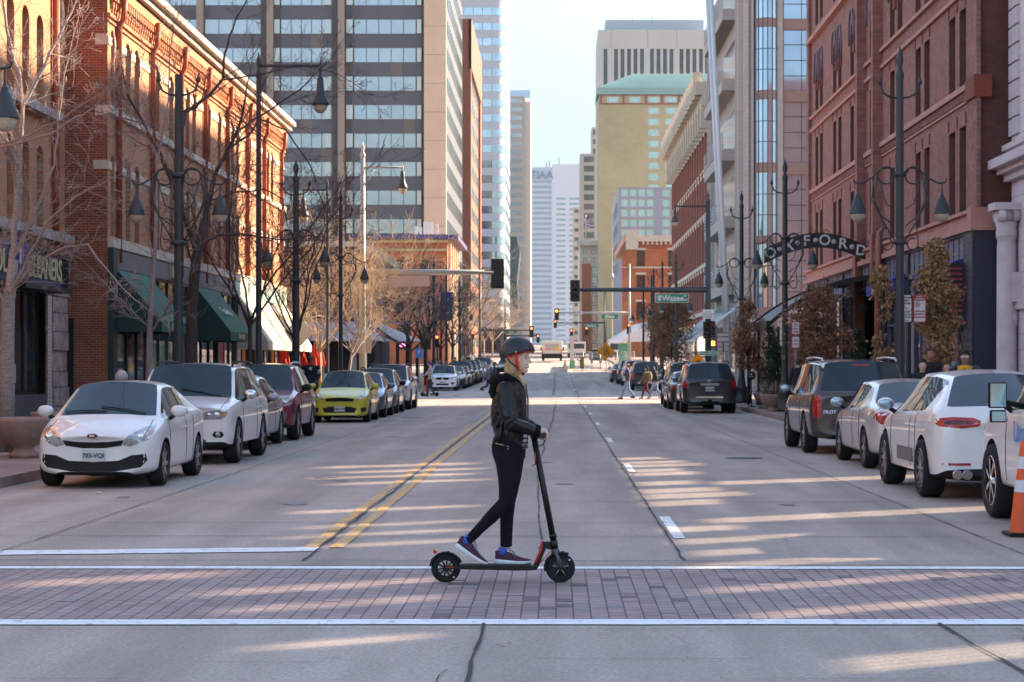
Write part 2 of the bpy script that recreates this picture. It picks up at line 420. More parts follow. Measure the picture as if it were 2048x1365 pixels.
for x, w_ in ((-2.27, .12), (-2.02, .12)):
    y = 18.15+rr.random()*.4
    while y < 92:
        l = rr.uniform(.5, 2.2); wob(my, [(x+rr.uniform(-.012,.012), y), (x+rr.uniform(-.012,.012), y+l)], w_*rr.uniform(.85,1.1), dz=.0045); y += l*(1 if rr.random() < .85 else 1.06)
tag(my.build('yellow_centre_lines', m_yellow), kind='structure')
mc = MB()
def crack(pts, w=.012, seed=0, j=.02, sub=5):
    rr = random.Random(seed); out = []
    for (x0,y0), (x1,y1) in zip(pts, pts[1:]):
        n = max(2, int(sub*math.hypot(x1-x0, y1-y0)/2))
        out += [(x0+(x1-x0)*k/n+rr.uniform(-j,j), y0+(y1-y0)*k/n+rr.uniform(-j,j)*.3) for k in range(n)]
    out.append(pts[-1])
    for a, b in zip(out, out[1:]): wob(mc, [a, b], w*rr.uniform(.35,.95), dz=.007)
crack([(-2.17,17.2), (-2.15,95)], .035, 1, .012)
crack([(1.1,17.2), (1.06,95)], .03, 2, .012)
crack([(-5.0,14), (-5.0,95)], .02, 3, .006)
crack([(4.15,16.6), (4.1,95)], .018, 4, .006)
crack([(-.47,8), (-.47,13)], .028, 5, .012)
crack([(2.48,13), (2.52,12), (2.56,10.9), (2.6,8)], .03, 6, .014)
crack([(-.28,30), (-.25,44), (-.1,62), (.0,92)], .035, 7, .035, 2)
crack([(-.12,17), (-.2,24), (-.28,30)], .02, 8, .015, 3)
for y in (17.15, 19.6, 21.3, 24.6, 29.5, 34, 39, 44, 50, 56, 63, 70, 78, 86):
    crack([(-7.2,y+.1), (6.6,y-.1)], .03, int(y*7), .012, 2)
crack([(-9,12.75), (9,12.7)], .012, 60, .01); crack([(-9,16.85), (9,16.8)], .03, 61, .012)
crack([(-.15,110), (-.1,150), (-.1,200)], .06, 62, .1); crack([(1.2,103), (1.3,200)], .05, 63, .02)
rr = random.Random(77)
for k in range(46):                          # short hairline cracks and scuffs
    x = rr.uniform(-6.5, 6); y = rr.choice([rr.uniform(8.5, 12.8), rr.uniform(17, 60)]); a = rr.choice([0, .1, 1.5, 1.4]); l = rr.uniform(.2, 1.3)
    crack([(x,y), (x+l*.5*math.cos(a)+rr.uniform(-.05,.05), y+l*.5*math.sin(a)), (x+l*math.cos(a), y+l*math.sin(a))], .009, k, .03, 12)
tag(mc.build('road_joints', m_crack), kind='structure')
ms0 = MB()
for k in range(26):                          # oil drips and old patches
    x = rr.choice([-3.8,-3.4,-.2,2.8,-5.8,5.6])+rr.gauss(0,.35); y = rr.uniform(17.5, 90); r = rr.uniform(.04,.22); n = 12
    ms0.add([(x+r*math.cos(t)*rr.uniform(.7,1.2), y+r*1.6*math.sin(t)*rr.uniform(.7,1.2), .0032) for t in [6.283*i/n for i in range(n)]], [tuple(range(n))])
tag(ms0.build('oil_stains', mat('oil stain', (.21,.165,.165), .6, var=.3, vs=9, world=True)), kind='structure')
# replaced darker pavers in the crosswalk under the scooter
mp = MB(); rr = random.Random(9)
for i in range(46):
    x = -.944+rr.randrange(0, 16)*.118; y = 13.2+rr.randrange(0, 17)*.17
    if y < 16.2: mp.box(x+.004, x+.114, y+.004, y+.166, -.02, .003+rr.random()*.002, i % 3)
for i in range(34):
    x = rr.choice([rr.uniform(1.2, 4.2), rr.uniform(-6, 4)]); y = rr.choice([15.6, 15.8, 16.0, 15.2, 14.2]); x = round(x/.118)*.118
    mp.box(x+.004, x+.114, y+.004, y+.166, -.02, .003+rr.random()*.002, i % 3)
tag(mp.build('crosswalk_patch', [mat('paver dark', (.16,.12,.125), .85, var=.2, vs=8, world=True), mat('paver rose', (.36,.24,.24), .85, var=.2, vs=8, world=True), mat('paver grey', (.27,.23,.24), .85, var=.2, vs=8, world=True)]), kind='structure')
# kerb ramp gutter and small litter
mh = MB(); mh.lathe([(0,.006),(.36,.006),(.38,-.01)], (-4.6,64,0), 20); mh.lathe([(0,.006),(.33,.006),(.35,-.01)], (3.4,36.2,0), 20)
tag(mh.build('manhole_covers', mat('cast iron', (.06,.055,.055), .6, .4)), kind='structure')
# ---------------------------------------------------------------- building materials
b_or = brickmat('orange brick', 'y', (.62,.235,.11), (.52,.18,.08), (.48,.32,.22), ms=.009, dirt=.25)
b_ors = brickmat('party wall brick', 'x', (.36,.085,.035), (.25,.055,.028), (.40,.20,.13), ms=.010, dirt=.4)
b_or2 = brickmat('corner brick', 'x', (.62,.17,.06), (.52,.13,.05), (.40,.17,.10), ms=.009, dirt=.25)
b_or2y = brickmat('corner brick side', 'y', (.60,.20,.085), (.50,.16,.065), (.42,.24,.16), ms=.009, dirt=.25)
b_ox = brickmat('rose brick', 'y', (.46,.165,.125), (.33,.11,.085), (.24,.14,.12), ms=.010, dirt=.42, ds=2.2)
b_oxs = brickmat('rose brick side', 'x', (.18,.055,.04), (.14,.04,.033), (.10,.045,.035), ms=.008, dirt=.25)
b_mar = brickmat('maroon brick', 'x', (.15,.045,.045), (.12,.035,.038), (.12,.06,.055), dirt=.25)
b_beige = brickmat('beige block', 'y', (.56,.47,.42), (.52,.44,.39), (.30,.26,.23), .6, .3, .008, dirt=.12)
b_beigex = brickmat('beige block front', 'x', (.56,.47,.42), (.52,.44,.39), (.38,.33,.30), .6, .3, .008, dirt=.12)
b_rb = brickmat('red brick', 'y', (.45,.155,.10), (.38,.12,.08), (.33,.19,.14), ms=.008, dirt=.2)
m_terra = mat('terracotta trim', (.48,.21,.17), .7, var=.15, vs=2, world=True)
m_sand = mat('sandstone trim', (.62,.50,.40), .8, var=.15, vs=3, world=True, bump=.3, bs=20)
m_cream = mat('cream trim', (.66,.56,.44), .75, var=.12, vs=3, world=True)
m_rough = mat('rough stone', (.42,.33,.30), .9, var=.45, vs=3, world=True, bump=1, bs=7)
m_slate = mat('metal fascia grey', (.16,.155,.165), .6, var=.1, vs=3, world=True)
m_mint = mat('mint fascia', (.36,.52,.46), .6, var=.1, vs=2, world=True)
m_redpipe = mat('red painted pipe', (.36,.07,.03), .6)
m_dkgreen = mat('dark green iron', (.012,.03,.028), .5)
m_navy = mat('navy iron', (.022,.024,.05), .5, bump=.35, bs=9, world=True)
m_navyl = mat('navy panel', (.12,.12,.19), .5, var=.2, vs=5, world=True)
m_black = mat('black paint', (.012,.012,.014), .45)
m_dark = mat('dark interior', (.01,.009,.01), .8)
m_awng = mat('green canvas', (.006,.115,.075), .8, var=.12, vs=2, world=True, bump=.15, bs=12)
m_awnc = mat('cream canvas', (.55,.50,.40), .85, var=.12, vs=2, world=True)
g_old = mat('old window glass', (.018,.014,.014), .08, var=.5, vs=1.3, world=True, spec=.6)
g_shop = mat('shop glass', (.045,.05,.055), .03, metal=.0, var=.6, vs=.8, world=True, spec=.9)
g_blue = mat('blue glass', (.42,.55,.68), .06, metal=.75, var=.12, vs=.35, world=True)
g_grey = mat('grey glass', (.42,.50,.54), .10, metal=.6, var=.1, vs=.2, world=True)
g_dark = mat('dark glass', (.07,.085,.10), .1, metal=.3, var=.3, vs=.2, world=True)
g_teal = mat('teal glass', (.40,.66,.64), .10, metal=.5, var=.15, vs=.3, world=True)
m_frd = mat('dark window frame', (.06,.03,.022), .6)
m_frw = mat('white window frame', (.6,.58,.55), .6)
m_frg = mat('bronze window frame', (.10,.10,.11), .5, .3)
m_roof = mat('roof gravel', (.25,.23,.22), .9)

def block(name, label, cat, x0, x1, y0, y1, z1, wallm, sidem=None, group=None):
    t = thing(name, label, cat, ((x0+x1)/2, (y0+y1)/2, G(y0)), 0, group)
    return t

# ---- orange brick warehouse, left, with the green awnings
X = FLX; f = FL(X)
T = thing('brick_building', 'long orange brick warehouse with white stone bands and paired arched windows above green awnings', 'building', (X-9, 74, 0))
bays = [59.5, 64.35, 69.0, 73.7, 78.5, 83.3, 88.1]; holes3 = []; holes2 = []
for i, b in enumerate(bays):
    o = .62 if i % 2 == 0 else 1.15
    for s in (-1, 1):
        holes3.append((b+s*o-.34, b+s*o+.34, 9.02, 11.15, .9)); holes2.append((b+s*o-.34, b+s*o+.34, 5.35, 7.65, .9))
holes3.append((56.62, 57.0, 9.02, 11.2, .9)); holes2.append((56.62, 57.0, 5.35, 7.65, .9))
wb = MB(); wall(wb, f, 56.2, 92.6, 4.4, 12.95, holes3+holes2, .28, 0)
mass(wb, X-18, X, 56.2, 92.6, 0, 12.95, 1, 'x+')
fbox(wb, f, 56.2, 92.6, 12.95, 13.0, -18, 0, 2)
wb.build('wall', [b_or, b_ors, m_roof], T, True)
for h in holes3+holes2: window(f, *h[:4], T, g_old, m_frd, .22, .055, ((), (.48,)))
q = MB()
for y0, y1, z0, z1, d in ((56.2, 92.7, 8.78, 9.0, .10), (56.2, 92.65, 5.0, 5.28, .16)): fbox(q, f, y0, y1, z0, z1, 0, d)
bp = sorted([56.2]+[h[0] for h in holes3]+[h[1] for h in holes3]+[92.62])
for a, b in zip(bp[::2], bp[1::2]): fbox(q, f, a, b, 10.72, 10.95, 0, .035); fbox(q, f, a, b, 7.2, 7.42, 0, .035)
for h in holes3+holes2: fbox(q, f, h[1]-.005, h[1]+.07, h[3]-.75, h[3]-.15, 0, .03)
q.build('stone_bands', m_sand, T, True)
q = MB(); fbox(q, f, 56.1, 92.9, 12.55, 12.75, 0, .34); fbox(q, f, 56.1, 92.95, 12.75, 12.95, 0, .52)
q.build('cornice', m_sand, T, True)
q = MB()
for z0, z1, d in ((12.2,12.5,.18), (11.5,11.6,.08), (11.35,11.42,.05)): fbox(q, f, 56.2, 92.6, z0, z1, 0, d)
for k in range(118):
    y = 56.5+k*.305
    fbox(q, f, y, y+.15, 11.98, 12.2, 0, .16); fbox(q, f, y+.02, y+.13, 11.8, 11.98, 0, .10); fbox(q, f, y+.15, y+.27, 11.68, 11.8, 0, .05)
q.build('brick_corbels', b_or, T, True)
for yp in (57.25, 62.05, 66.75, 71.4, 76.2, 81.1, 85.8, 91.2):
    q = MB(); q.tube([f.P(yp, 4.6, .1), f.P(yp, 11.35, .1), f.P(yp, 11.6, .22), f.P(yp, 12.3, .28)], .085, 8); q.build('downspout', m_redpipe, T, True)
q = MB(); fbox(q, f, 56.25, 77.9, 4.42, 4.98, 0, .12); q.build('metal_fascia', m_slate, T, True)
q = MB(); fbox(q, f, 77.95, 92.6, 4.42, 4.98, 0, .13); q.build('mint_fascia', m_mint, T, True)
q = MB(); fbox(q, f, 56.2, 56.75, .14, 5.0, 0, .17)
for y in (61.5, 66.2, 69, 74, 78.2, 83, 87.6, 92.2): fbox(q, f, y, y+.35, .14, 4.42, 0, .1)
fbox(q, f, 56.75, 92.2, .14, .6, -.05, .05)
q.build('shopfront_columns', m_dkgreen, T, True)
sp = [56.75, 61.5, 66.2, 69, 74, 78.2, 83, 87.6, 92.2]
for a, b in zip(sp, sp[1:]): window(f, a+.35, b, .6, 4.42, T, g_shop, m_dkgreen, .0, .08, ((.33, .66), (.72,)), name='shop_window')
bw = MB()                                   # bright interior panels behind the far shop glass: red curtain and posters
for a, b, z0, z1, k in ((74.5,76.0,.8,3.0,0), (79,79.8,1,2.6,1), (80.2,81,.9,2.4,2), (84,85,.8,2.4,1), (88.3,89.2,.9,2.6,2)): fbox(bw, f, a, b, z0, z1, .005, .02, k)
each(bw, 'window_poster', [mat('red curtain', (.40,.03,.035), .8), mat('white poster', (.6,.6,.58), .7), mat('orange poster', (.6,.18,.05), .7)], T)
def awning(T, f, a0, a1, zt, zb, out, val, m, name='awning', txt=None):
    q = MB()
    for a, b in ((a0, a1),):
        q.quad(f.P(a, zt, .13), f.P(b, zt, .13), f.P(b, zb, out), f.P(a, zb, out)); q.quad(f.P(a, zb, out), f.P(b, zb, out), f.P(b, zb-val, out), f.P(a, zb-val, out))
        for e in (a, b): q.add([f.P(e, zt, .13), f.P(e, zb, out), f.P(e, zb-val, out), f.P(e, zb-val, .13)], [(0,1,2,3)], 1)
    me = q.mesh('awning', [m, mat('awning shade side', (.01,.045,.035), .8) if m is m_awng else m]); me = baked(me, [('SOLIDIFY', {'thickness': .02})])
    return link(name, me, T, True)
def textf(s, size, m, f, a, z, d, parent, bold=0, tilt=0, sx=1, name='lettering'):
    """lettering on a facade"""
    o = link(name, textmesh(s, size, .006, m, bold, sx), parent, True)
    if f.sd.y > .5:  # along the street
        if f.od.x > 0: r = Matrix.Rotation(rad(90), 4, 'Z')@Matrix.Rotation(rad(90)-tilt, 4, 'X')
        else: r = Matrix.Rotation(rad(-90), 4, 'Z')@Matrix.Rotation(rad(90)-tilt, 4, 'X')
    else: r = Matrix.Rotation(rad(90)-tilt, 4, 'X')
    o.rotation_euler = r.to_euler(); o.location = f.P(a, z, d)
    return o
m_gold = mat('gilt lettering', (.62,.52,.28), .5)
m_pale = mat('pale lettering', (.7,.7,.68), .6)
a = awning(T, f, 56.8, 61.2, 4.4, 2.95, 1.4, .32, m_awng); a2 = awning(T, f, 69.2, 73.8, 4.4, 2.85, 1.35, .32, m_awng)
textf('SHOES', .28, m_gold, f, 58.6, 2.79, 1.425, a); textf('BAR & GRILL', .24, m_gold, f, 71.5, 2.69, 1.375, a2); textf('Cantina', .55, m_pale, f, 71.4, 3.6, .82, a2, tilt=rad(48))
awning(T, f, 78.5, 82.8, 4.4, 2.6, 1.3, .3, m_awnc); awning(T, f, 83.2, 87.3, 4.4, 2.6, 1.3, .3, m_awnc); awning(T, f, 88, 92.3, 4.4, 2.6, 1.3, .3, m_awnc)
q = MB(); fbox(q, f, 64.6, 65.9, 4.5, 4.95, .12, .22); qo = q.build('name_board', mat('name board', (.5,.42,.28), .6), T, True); textf('B', .35, m_black, f, 65.2, 4.72, .23, qo)
# side wall detail
q = MB(); fc = FC(56.2)
fbox(q, fc, -12.95, -12.6, 8.7, 9.0, 0, .012); fbox(q, fc, -12.95, -12.6, 10.7, 11, 0, .012); fbox(q, fc, -13.0, -12.6, 7.2, 7.45, 0, .012)
each(q, 'quoin_stone', m_sand, T)
q = MB(); fbox(q, fc, -13.55, -13.75, .14, 3.0, 0, .02); q.build('side_door', m_dark, T, True)

# ---- building with the cleaners, far left
X = -13.8; f = FL(X)
T = thing('brick_building', 'orange brick building at the left edge with tall arched windows over a dark cleaners shop', 'building', (X-9, 43, 0))
h3 = []; h2 = []
for k in range(22):
    y = 53.5-k*1.45-(1.3 if k > 5 else 0)
    h3.append((y-.36, y+.36, 8.65, 11.05, .9)); h2.append((y-.36, y+.36, 5.35, 7.55, .9))
wb = MB(); wall(wb, f, 18, 56.19, 4.6, 13.4, h3+h2, .32); mass(wb, X-18, X, 18, 56.19, 0, 13.4, 1, 'x+'); wb.build('wall', [b_or, b_ors], T, True)
for h in h3+h2: window(f, *h[:4], T, g_old, m_frd, .26, .06, ((), (.5,)))
q = MB(); fbox(q, f, 18, 55, 8.35, 8.6, 0, .25); fbox(q, f, 18, 56.1, 5.05, 5.3, 0, .3); q.build('stone_ledges', m_rough, T, True)
q = MB(); fbox(q, f, 18, 56.1, 12.8, 13.3, 0, .5); q.build('cornice', m_sand, T, True)
q = MB(); q.tube([f.P(54.75, 4.6, .12), f.P(54.75, 12.8, .12)], .1, 8); q.build('downspout', m_redpipe, T, True)
q = MB()
rr = random.Random(3)
for a, b in ((54.45,56.15), (49.3,50.6), (43.8,45.2), (38,39.5), (30,33), (18,24)):
    z = .14; q = MB()
    while z < 4.9:
        hh = min(rr.uniform(.38,.6), 4.95-z); fbox(q, f, a+rr.uniform(0,.05), b-rr.uniform(0,.04), z, z+hh-.02, -.1, .06+rr.uniform(0,.09)); z += hh
    q.build('stone_pier', m_rough, T, True)
for a, b in ((50.6,54.45), (45.2,49.3), (39.5,43.8), (33,38)): window(f, a, b, .9, 4.6, T, g_shop, m_black, .35, .12, ((.3,.62), (.75,)), name='shop_window')
q = MB(); fbox(q, f, 33, 54.4, .14, .9, -.3, -.05); q.build('stall_riser', mat('riser grey', (.09,.09,.10), .8, var=.2, world=True), T, True)
T2 = thing('shop_sign', 'dark blue cleaners sign box with gilt capitals over the leftmost shop', 'sign', (X+.4, 51.6, 3.6))
fs = FL(-13.1)
q = MB(); fbox(q, fs, 49.3, 53.8, 3.72, 4.55, -.6, 0); q.build('sign_box', mat('sign blue', (.035,.05,.095), .5, var=.2, vs=6, world=True), T2, True)
q = MB(); fbox(q, fs, 49.2, 53.9, 4.55, 4.65, -.68, .06); fbox(q, fs, 49.2, 53.9, 3.6, 3.72, -.68, .06)
for k in range(6): fbox(q, fs, 53.0+k*.13, 53.02+k*.13, 3.75, 4.5, 0, .02)
for k in range(5): fbox(q, fs, 52.95, 53.78, 3.8+k*.15, 3.82+k*.15, 0, .02)
q.build('sign_trim', m_black, T2, True)
textf('CLEANERS', .78, m_gold, fs, 51.2, 4.14, .03, T2, bold=.012, sx=.93)
q = MB(); fbox(q, FL(-13.1), 44.3, 48.4, 3.72, 4.55, -.6, 0); T3 = thing('shop_sign', 'second dark sign box cut by the left edge of the photo', 'sign', (X+.4, 46.5, 3.6)); q.build('sign_box', MATS['sign blue'], T3, True); textf('LOLA', .78, m_gold, fs, 47.2, 4.14, .03, T3, bold=.012)
T3 = thing('blade_sign', 'purple shield shaped blade sign hanging beside the cleaners sign', 'sign', (-12.8, 48.6, 3.7))
q = MB(); q.prism([(-.0,3.75),(.27,3.9),(.3,4.5),(.22,4.75),(0,4.9),(-.22,4.75),(-.3,4.5),(-.27,3.9)], lambda a, b, d: V((-13.0+a*.55, 48.6+d, b)), 0, .06); q.build('shield', mat('sign purple', (.09,.07,.22), .6), T3, True)
q = MB(); q.box(-13.03, -12.97, 48.58, 48.6, 4.15, 4.6); q.build('shield_mark', m_pale, T3, True)
q = MB(); q.tube([(-13.7,48.63,4.95), (-12.7,48.63,4.95)], .02, 6); q.build('bracket', m_black, T3, True)

# ---- rose brick hotel, right
X = FRX; f = FR(X)
T = thing('brick_building', 'tall rose brick hotel with deep paired windows and navy iron shopfront', 'building', (X+9, 74, 0))
pr = [89.7, 83.9, 78.9, 74.4, 69.4, 64.4, 58.8]; hs = []
for i, b in enumerate(pr):
    o = .5 if i == 3 else .78
    wv = .3 if i == 3 else .47
    for s in (-1, 1):
        for z0, z1, ar in ((6.15,8.6,0), (9.75,12.0,0), (13.2,15.35,.95), (17.1,19.4,0), (20.4,22.4,.9)):
            hs.append((b+s*o-wv, b+s*o+wv, z0, z1, ar))
wb = MB(); wall(wb, f, 55.7, 92.9, 5.5, 24.2, hs, .5, 0, 2); mass(wb, X, X+20, 55.7, 92.9, 0, 24.2, 1, 'x-')
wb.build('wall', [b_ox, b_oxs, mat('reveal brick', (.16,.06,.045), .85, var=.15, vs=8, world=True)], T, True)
for h in hs: window(f, *h[:4], T, g_old, m_frd, .46, .07, ((), (.5,)))
q = MB()
fbox(q, f, 55.55, 93.0, 5.45, 5.62, 0, .28); fbox(q, f, 55.5, 93.05, 5.62, 5.95, 0, .14); fbox(q, f, 55.5, 93.05, 5.95, 6.05, 0, .26)
for z0, z1, d in ((9.55,9.72,.12), (9.2,9.26,.06), (12.38,12.5,.1), (12.98,13.1,.12), (16.5,16.7,.2), (19.9,20.1,.2), (23.4,24.2,.6)): fbox(q, f, 55.55, 93, z0, z1, 0, d)
fbox(q, FC(55.7), 11.50, 14, 5.43, 6.07, -.3, .24)
q.build('terracotta_bands', m_terra, T, True)
q = MB()
for k in range(180): y = 56.8+k*.2; fbox(q, f, y, y+.1, 9.3, 9.5, 0, .07)
q.build('dentil_course', b_ox, T, True)
q = MB(); fbox(q, f, 55.55, 56.7, 6.05, 24.2, 0, .12); fbox(q, f, 72.3, 72.75, 6.05, 24.2, 0, .35); fbox(q, f, 76.1, 76.55, 6.05, 24.2, 0, .35); fbox(q, f, 92.3, 93.0, 6.05, 24.2, 0, .15)
each(q, 'pier', b_ox, T)
m_orn = mat('red terracotta ornament', (.24,.05,.03), .8, var=.3, vs=14, world=True, bump=1, bs=30)
q = MB(); fbox(q, f, 55.5, 56.75, 9.15, 9.75, .12, .2); fbox(q, FC(55.7), 11.59, 11.8+.3, 9.14, 9.76, -.2, .21)
for i, b in enumerate(pr):
    o = .5 if i == 3 else .78
    for s in (-1, 1):
        for z in (14.3,): fbox(q, f, b+s*o-.6, b+s*o-.42, z-.25, z+.12, 0, .06)
    fbox(q, f, b-.14, b+.14, 14.05, 14.42, 0, .07)
    for zz in (12.05, 8.65):
        for dx in (-1.25, -.0, 1.25): fbox(q, f, b+dx-.05, b+dx+.05, zz, zz+.33, 0, .03)
q.build('ornaments', m_orn, T, True)
q = MB()
for b in pr:
    for s in (-1, 1):
        c = b+s*.78; q.tube([f.P(c-.62, 14.5, .04)]+[f.P(c-.62*math.cos(t), 15.0+.85*math.sin(t), .05) for t in [math.pi*k/10 for k in range(11)]]+[f.P(c+.62, 14.5, .04)], .035, 5)
each(q, 'window_hood', m_navyl, T)
# navy iron shopfront
q = MB(); fbox(q, f, 55.6, 57.0, .14, 5.45, 0, .2); fbox(q, FC(55.7), 11.6, 12.5, .14, 5.45, 0, .12)
cols = [57.0, 61.6, 66.4, 71.2, 77.3, 81.5, 86.2, 92.6]
for y in cols[1:]: fbox(q, f, y-.22, y+.22, .14, 5.45, 0, .16)
fbox(q, f, 57, 92.6, .14, .75, -.1, .06)
rr = random.Random(8)
for z in [k*.16+.3 for k in range(32)]:
    for y in (55.75, 56.3, 56.85): q.sphere(f.P(y, z, .2), .025, 5, rings=3)
q.build('iron_columns', m_navy, T, True)
q = MB(); fbox(q, f, 57, 92.6, 4.6, 5.45, -.02, .08)
q.build('fascia_panels', m_navyl, T, True)
q = MB()
for k in range(44):
    y = 57.3+k*.8; fbox(q, f, y, y+.03, 4.68, 5.35, .08, .1); fbox(q, f, y, y+.12, 5.2, 5.24, .08, .11); fbox(q, f, y, y+.12, 4.85, 4.89, .08, .11)
fbox(q, f, 57, 92.6, 4.5, 4.6, 0, .16); fbox(q, f, 57, 92.6, 5.38, 5.46, .08, .16)
q.build('fascia_trim', m_navy, T, True)
for a, b in zip(cols, cols[1:]):
    if a == 71.2: continue
    window(f, a+.2, b-.22, .75, 4.5, T, g_shop, m_navyl, .02, .1, ((.34,.67), (.62,)), name='shop_window')
q = MB(); fbox(q, f, 71.4, 77.1, .14, 5.45, -.6, -.5); q.build('entrance_recess', m_dark, T, True)
q = MB()
for y in (71.6, 76.9): fbox(q, f, y-.35, y+.35, .14, 6.2, 0, .35)
each(q, 'entrance_pier', mat('red stone pier', (.30,.09,.055), .8, var=.2, vs=3, world=True), T)
q = MB(); q.tube([f.P(70.9, .3, .35), f.P(70.9, 6.4, .35), f.P(70.9, 6.6, .1)], .09, 8); q.tube([f.P(71.9, 4, .45), f.P(71.9, 6.4, .45)], .07, 8); q.build('downspout', mat('terracotta pipe', (.33,.12,.08), .6), T, True)
window(FC(55.7), 12.55, 14.6, 1.0, 5.0, T, mat('curtained glass', (.16,.16,.175), .15, var=.5, vs=9, stretch=(9,1,.4)), m_dkgreen, -.02, .12, ((), (.6,)), name='shop_window')
# blue awnings on the hotel shopfront
for (a0, a1, tx) in ((57.5, 61.2, 'steaks'), (66.8, 70.6, 'boutique')):
    A = thing('blue_awning', 'small royal blue canvas awning '+('nearest the corner pier of the hotel' if a0 < 60 else 'left of the first blue awning, beside the grey lamp post'), 'awning', f.P((a0+a1)/2, 4.3, .5), 0, 'blue shop awnings')
    q = MB(); q.quad(f.P(a0,4.75,.1), f.P(a1,4.75,.1), f.P(a1,4.45,.85), f.P(a0,4.45,.85)); q.quad(f.P(a0,4.45,.85), f.P(a1,4.45,.85), f.P(a1,4.1,.85), f.P(a0,4.1,.85))
    q.quad(f.P(a0,4.75,.1), f.P(a0,4.45,.85), f.P(a0,4.1,.85), f.P(a0,4.2,.1)); q.quad(f.P(a1,4.75,.1), f.P(a1,4.45,.85), f.P(a1,4.1,.85), f.P(a1,4.2,.1))
    me = baked(q.mesh('canvas', [mat('blue canvas', (.018,.04,.26), .8)]), [('SOLIDIFY', {'thickness': .02})]); cv = link('canvas', me, A, True)
    textf(tx, .3, m_pale, f, (a0+a1)/2, 4.27, .875, A)
A = thing('curtain_banner', 'black and red striped cloth banner hanging at the corner of the hotel', 'banner', f.P(57.3, 4.4, .3))
q = MB(); n = 10
for k in range(n):
    y0 = 56.9+k*.13; d0 = .55+.06*math.sin(k*1.9); d1 = .55+.06*math.sin((k+1)*1.9)
    q.quad(f.P(y0, 4.6, d0), f.P(y0+.13, 4.6, d1), f.P(y0+.13, 2.75+.02*k, d1), f.P(y0, 2.75+.02*k, d0), 0)
for k in range(11): z = 2.9+k*.15; fbox(q, f, 56.86, 56.9, z, z+.06, .25, .6, 1)
fbox(q, f, 56.88, 56.9, 2.75, 4.6, .2, .6, 0)
q.build('cloth', [m_black, mat('red stripe', (.40,.04,.05), .8)], A, True)

# ---- white stone building, right edge
X = 12.6; f = FR(X)
T = thing('stone_building', 'pale pinkish stone building with cornice and scrolled capital at the right edge', 'building', (X+9, 38, 0))
SUNSLOTS = ([(.1+.5*((i*7) % 4)/3, 2.0+.5*((i*5) % 3)/2, 24.2+i*1.28+.3*((i*3) % 2), .62) for i in range(11)]+
    [(1.6,6.2,22.9,.5), (2.2,6.4,29.7,.6), (.6,2.2,21.5,.45), (.3,1.9,20.4,.45), (1.1,2.5,19.4,.4), (1.2,3.2,18.4,.4), (1.0,3.9,17.4,.38), (1.8,5.2,16.4,.38), (.9,3.9,15.6,.3), (2.2,5.0,14.9,.3), (1.3,4.2,14.2,.27), (1.6,3.4,11.7,.4),
    (-3.9,-1.4,33.6,.6), (-3.4,-1.2,32.0,.5), (-3.6,-1.3,30.4,.45), (-3.2,-1.0,28.9,.4), (-3.0,-1.0,23.4,.35), (-2.6,-.9,21.2,.3), (-2.7,-.9,20.0,.3), (-2.3,-.8,18.9,.3), (-4.2,-2.7,15.7,.35), (-3.9,-2.5,14.6,.3), (-2.6,-.9,15.2,.35), (-2.3,-.7,14.1,.3), (-1.8,-.7,12.2,.2)])
m_wst = brickmat('pale stone', 'y', (.70,.62,.64), (.68,.585,.60), (.48,.41,.42), .9, .42, .012, .8, .08)
hs = [(48, 49.5, z0, z1, 0) for z0, z1 in ((8.6,11.3), (12.9,15.3))]
wb = MB(); wall(wb, f, 46, 55.3, 0, 18, hs, .4); mass(wb, X, X+3, 46, 55.3, 0, 18, 0, 'x-'); wb.build('wall', m_wst, T, True)
for h in hs: window(f, *h[:4], T, g_dark, m_frg, .35, .08)
# screen wall added out of view; louvred slots shape the sun into road streaks
tS, kS = math.tan(SUN_EL)/math.sin(SUN_AZ), 1/math.tan(SUN_AZ)
slots = []
for x0, x1, y, w in SUNSLOTS:
    w *= 1.55
    yc = y+(X-(x0+x1)/2)*kS; slots.append((yc-w/2, yc+w/2, (X-x1)*tS, (X-x0)*tS))
slots.sort(); ok = []
for s_ in slots:
    if 16 < s_[0] and s_[1] < 45.7 and all(s_[0] >= o[1]+.02 or s_[1] <= o[0]-.02 or s_[2] >= o[3]+.05 or s_[3] <= o[2]-.05 for o in ok): ok.append(s_)
wb = MB(); wall(wb, f, 14, 46, 0, 18, ok, .05); wb.build('added_streak_screen', m_wst, T, True)
lb = MB()
for y0_, y1_, z0_, z1_ in ok:
    n_ = max(2, round((y1_-y0_)/.13))
    for k in range(n_): c_ = y0_+(y1_-y0_)*(k+.5)/n_; fbox(lb, f, c_-.034, c_+.034, z0_, z1_, -.045, -.035)
lb.build('streak_louvres', m_wst, T, True)  # bars added in the slots to soften and weaken the sun streaks
q = MB()
for z0, z1, d in ((6.75,6.95,.2), (6.95,7.1,.38), (7.1,7.35,.6), (7.6,7.75,.25), (12,12.2,.2), (3.2,3.4,.12), (1.2,1.35,.1), (.14,.7,.15), (17.2,18,.7)): fbox(q, f, 19, 55.3+d*.5, z0, z1, 0, d)
for z in [8+.5*k for k in range(9)]: fbox(q, f, 54.3, 55.35, z, z+.44, 0, .08)
q.build('cornices', mat('pale trim stone', (.60,.51,.52), .8, var=.1, vs=3, world=True, bump=.2, bs=25), T, True)
q = MB(); q.lathe([(.36,.3),(.36,.6),(.28,.75),(.26,4.9),(.24,5.1),(.3,5.2)], f.P(54.6, 0, .3), 20)
for s in (-1, 1):
    for e in (-.28, .28): q.lathe([(0,-.2),(.16,-.2),(.16,.2),(0,.2)], f.P(54.6+s*.3, 5.75, .3+e*.3), 14, axis=0)
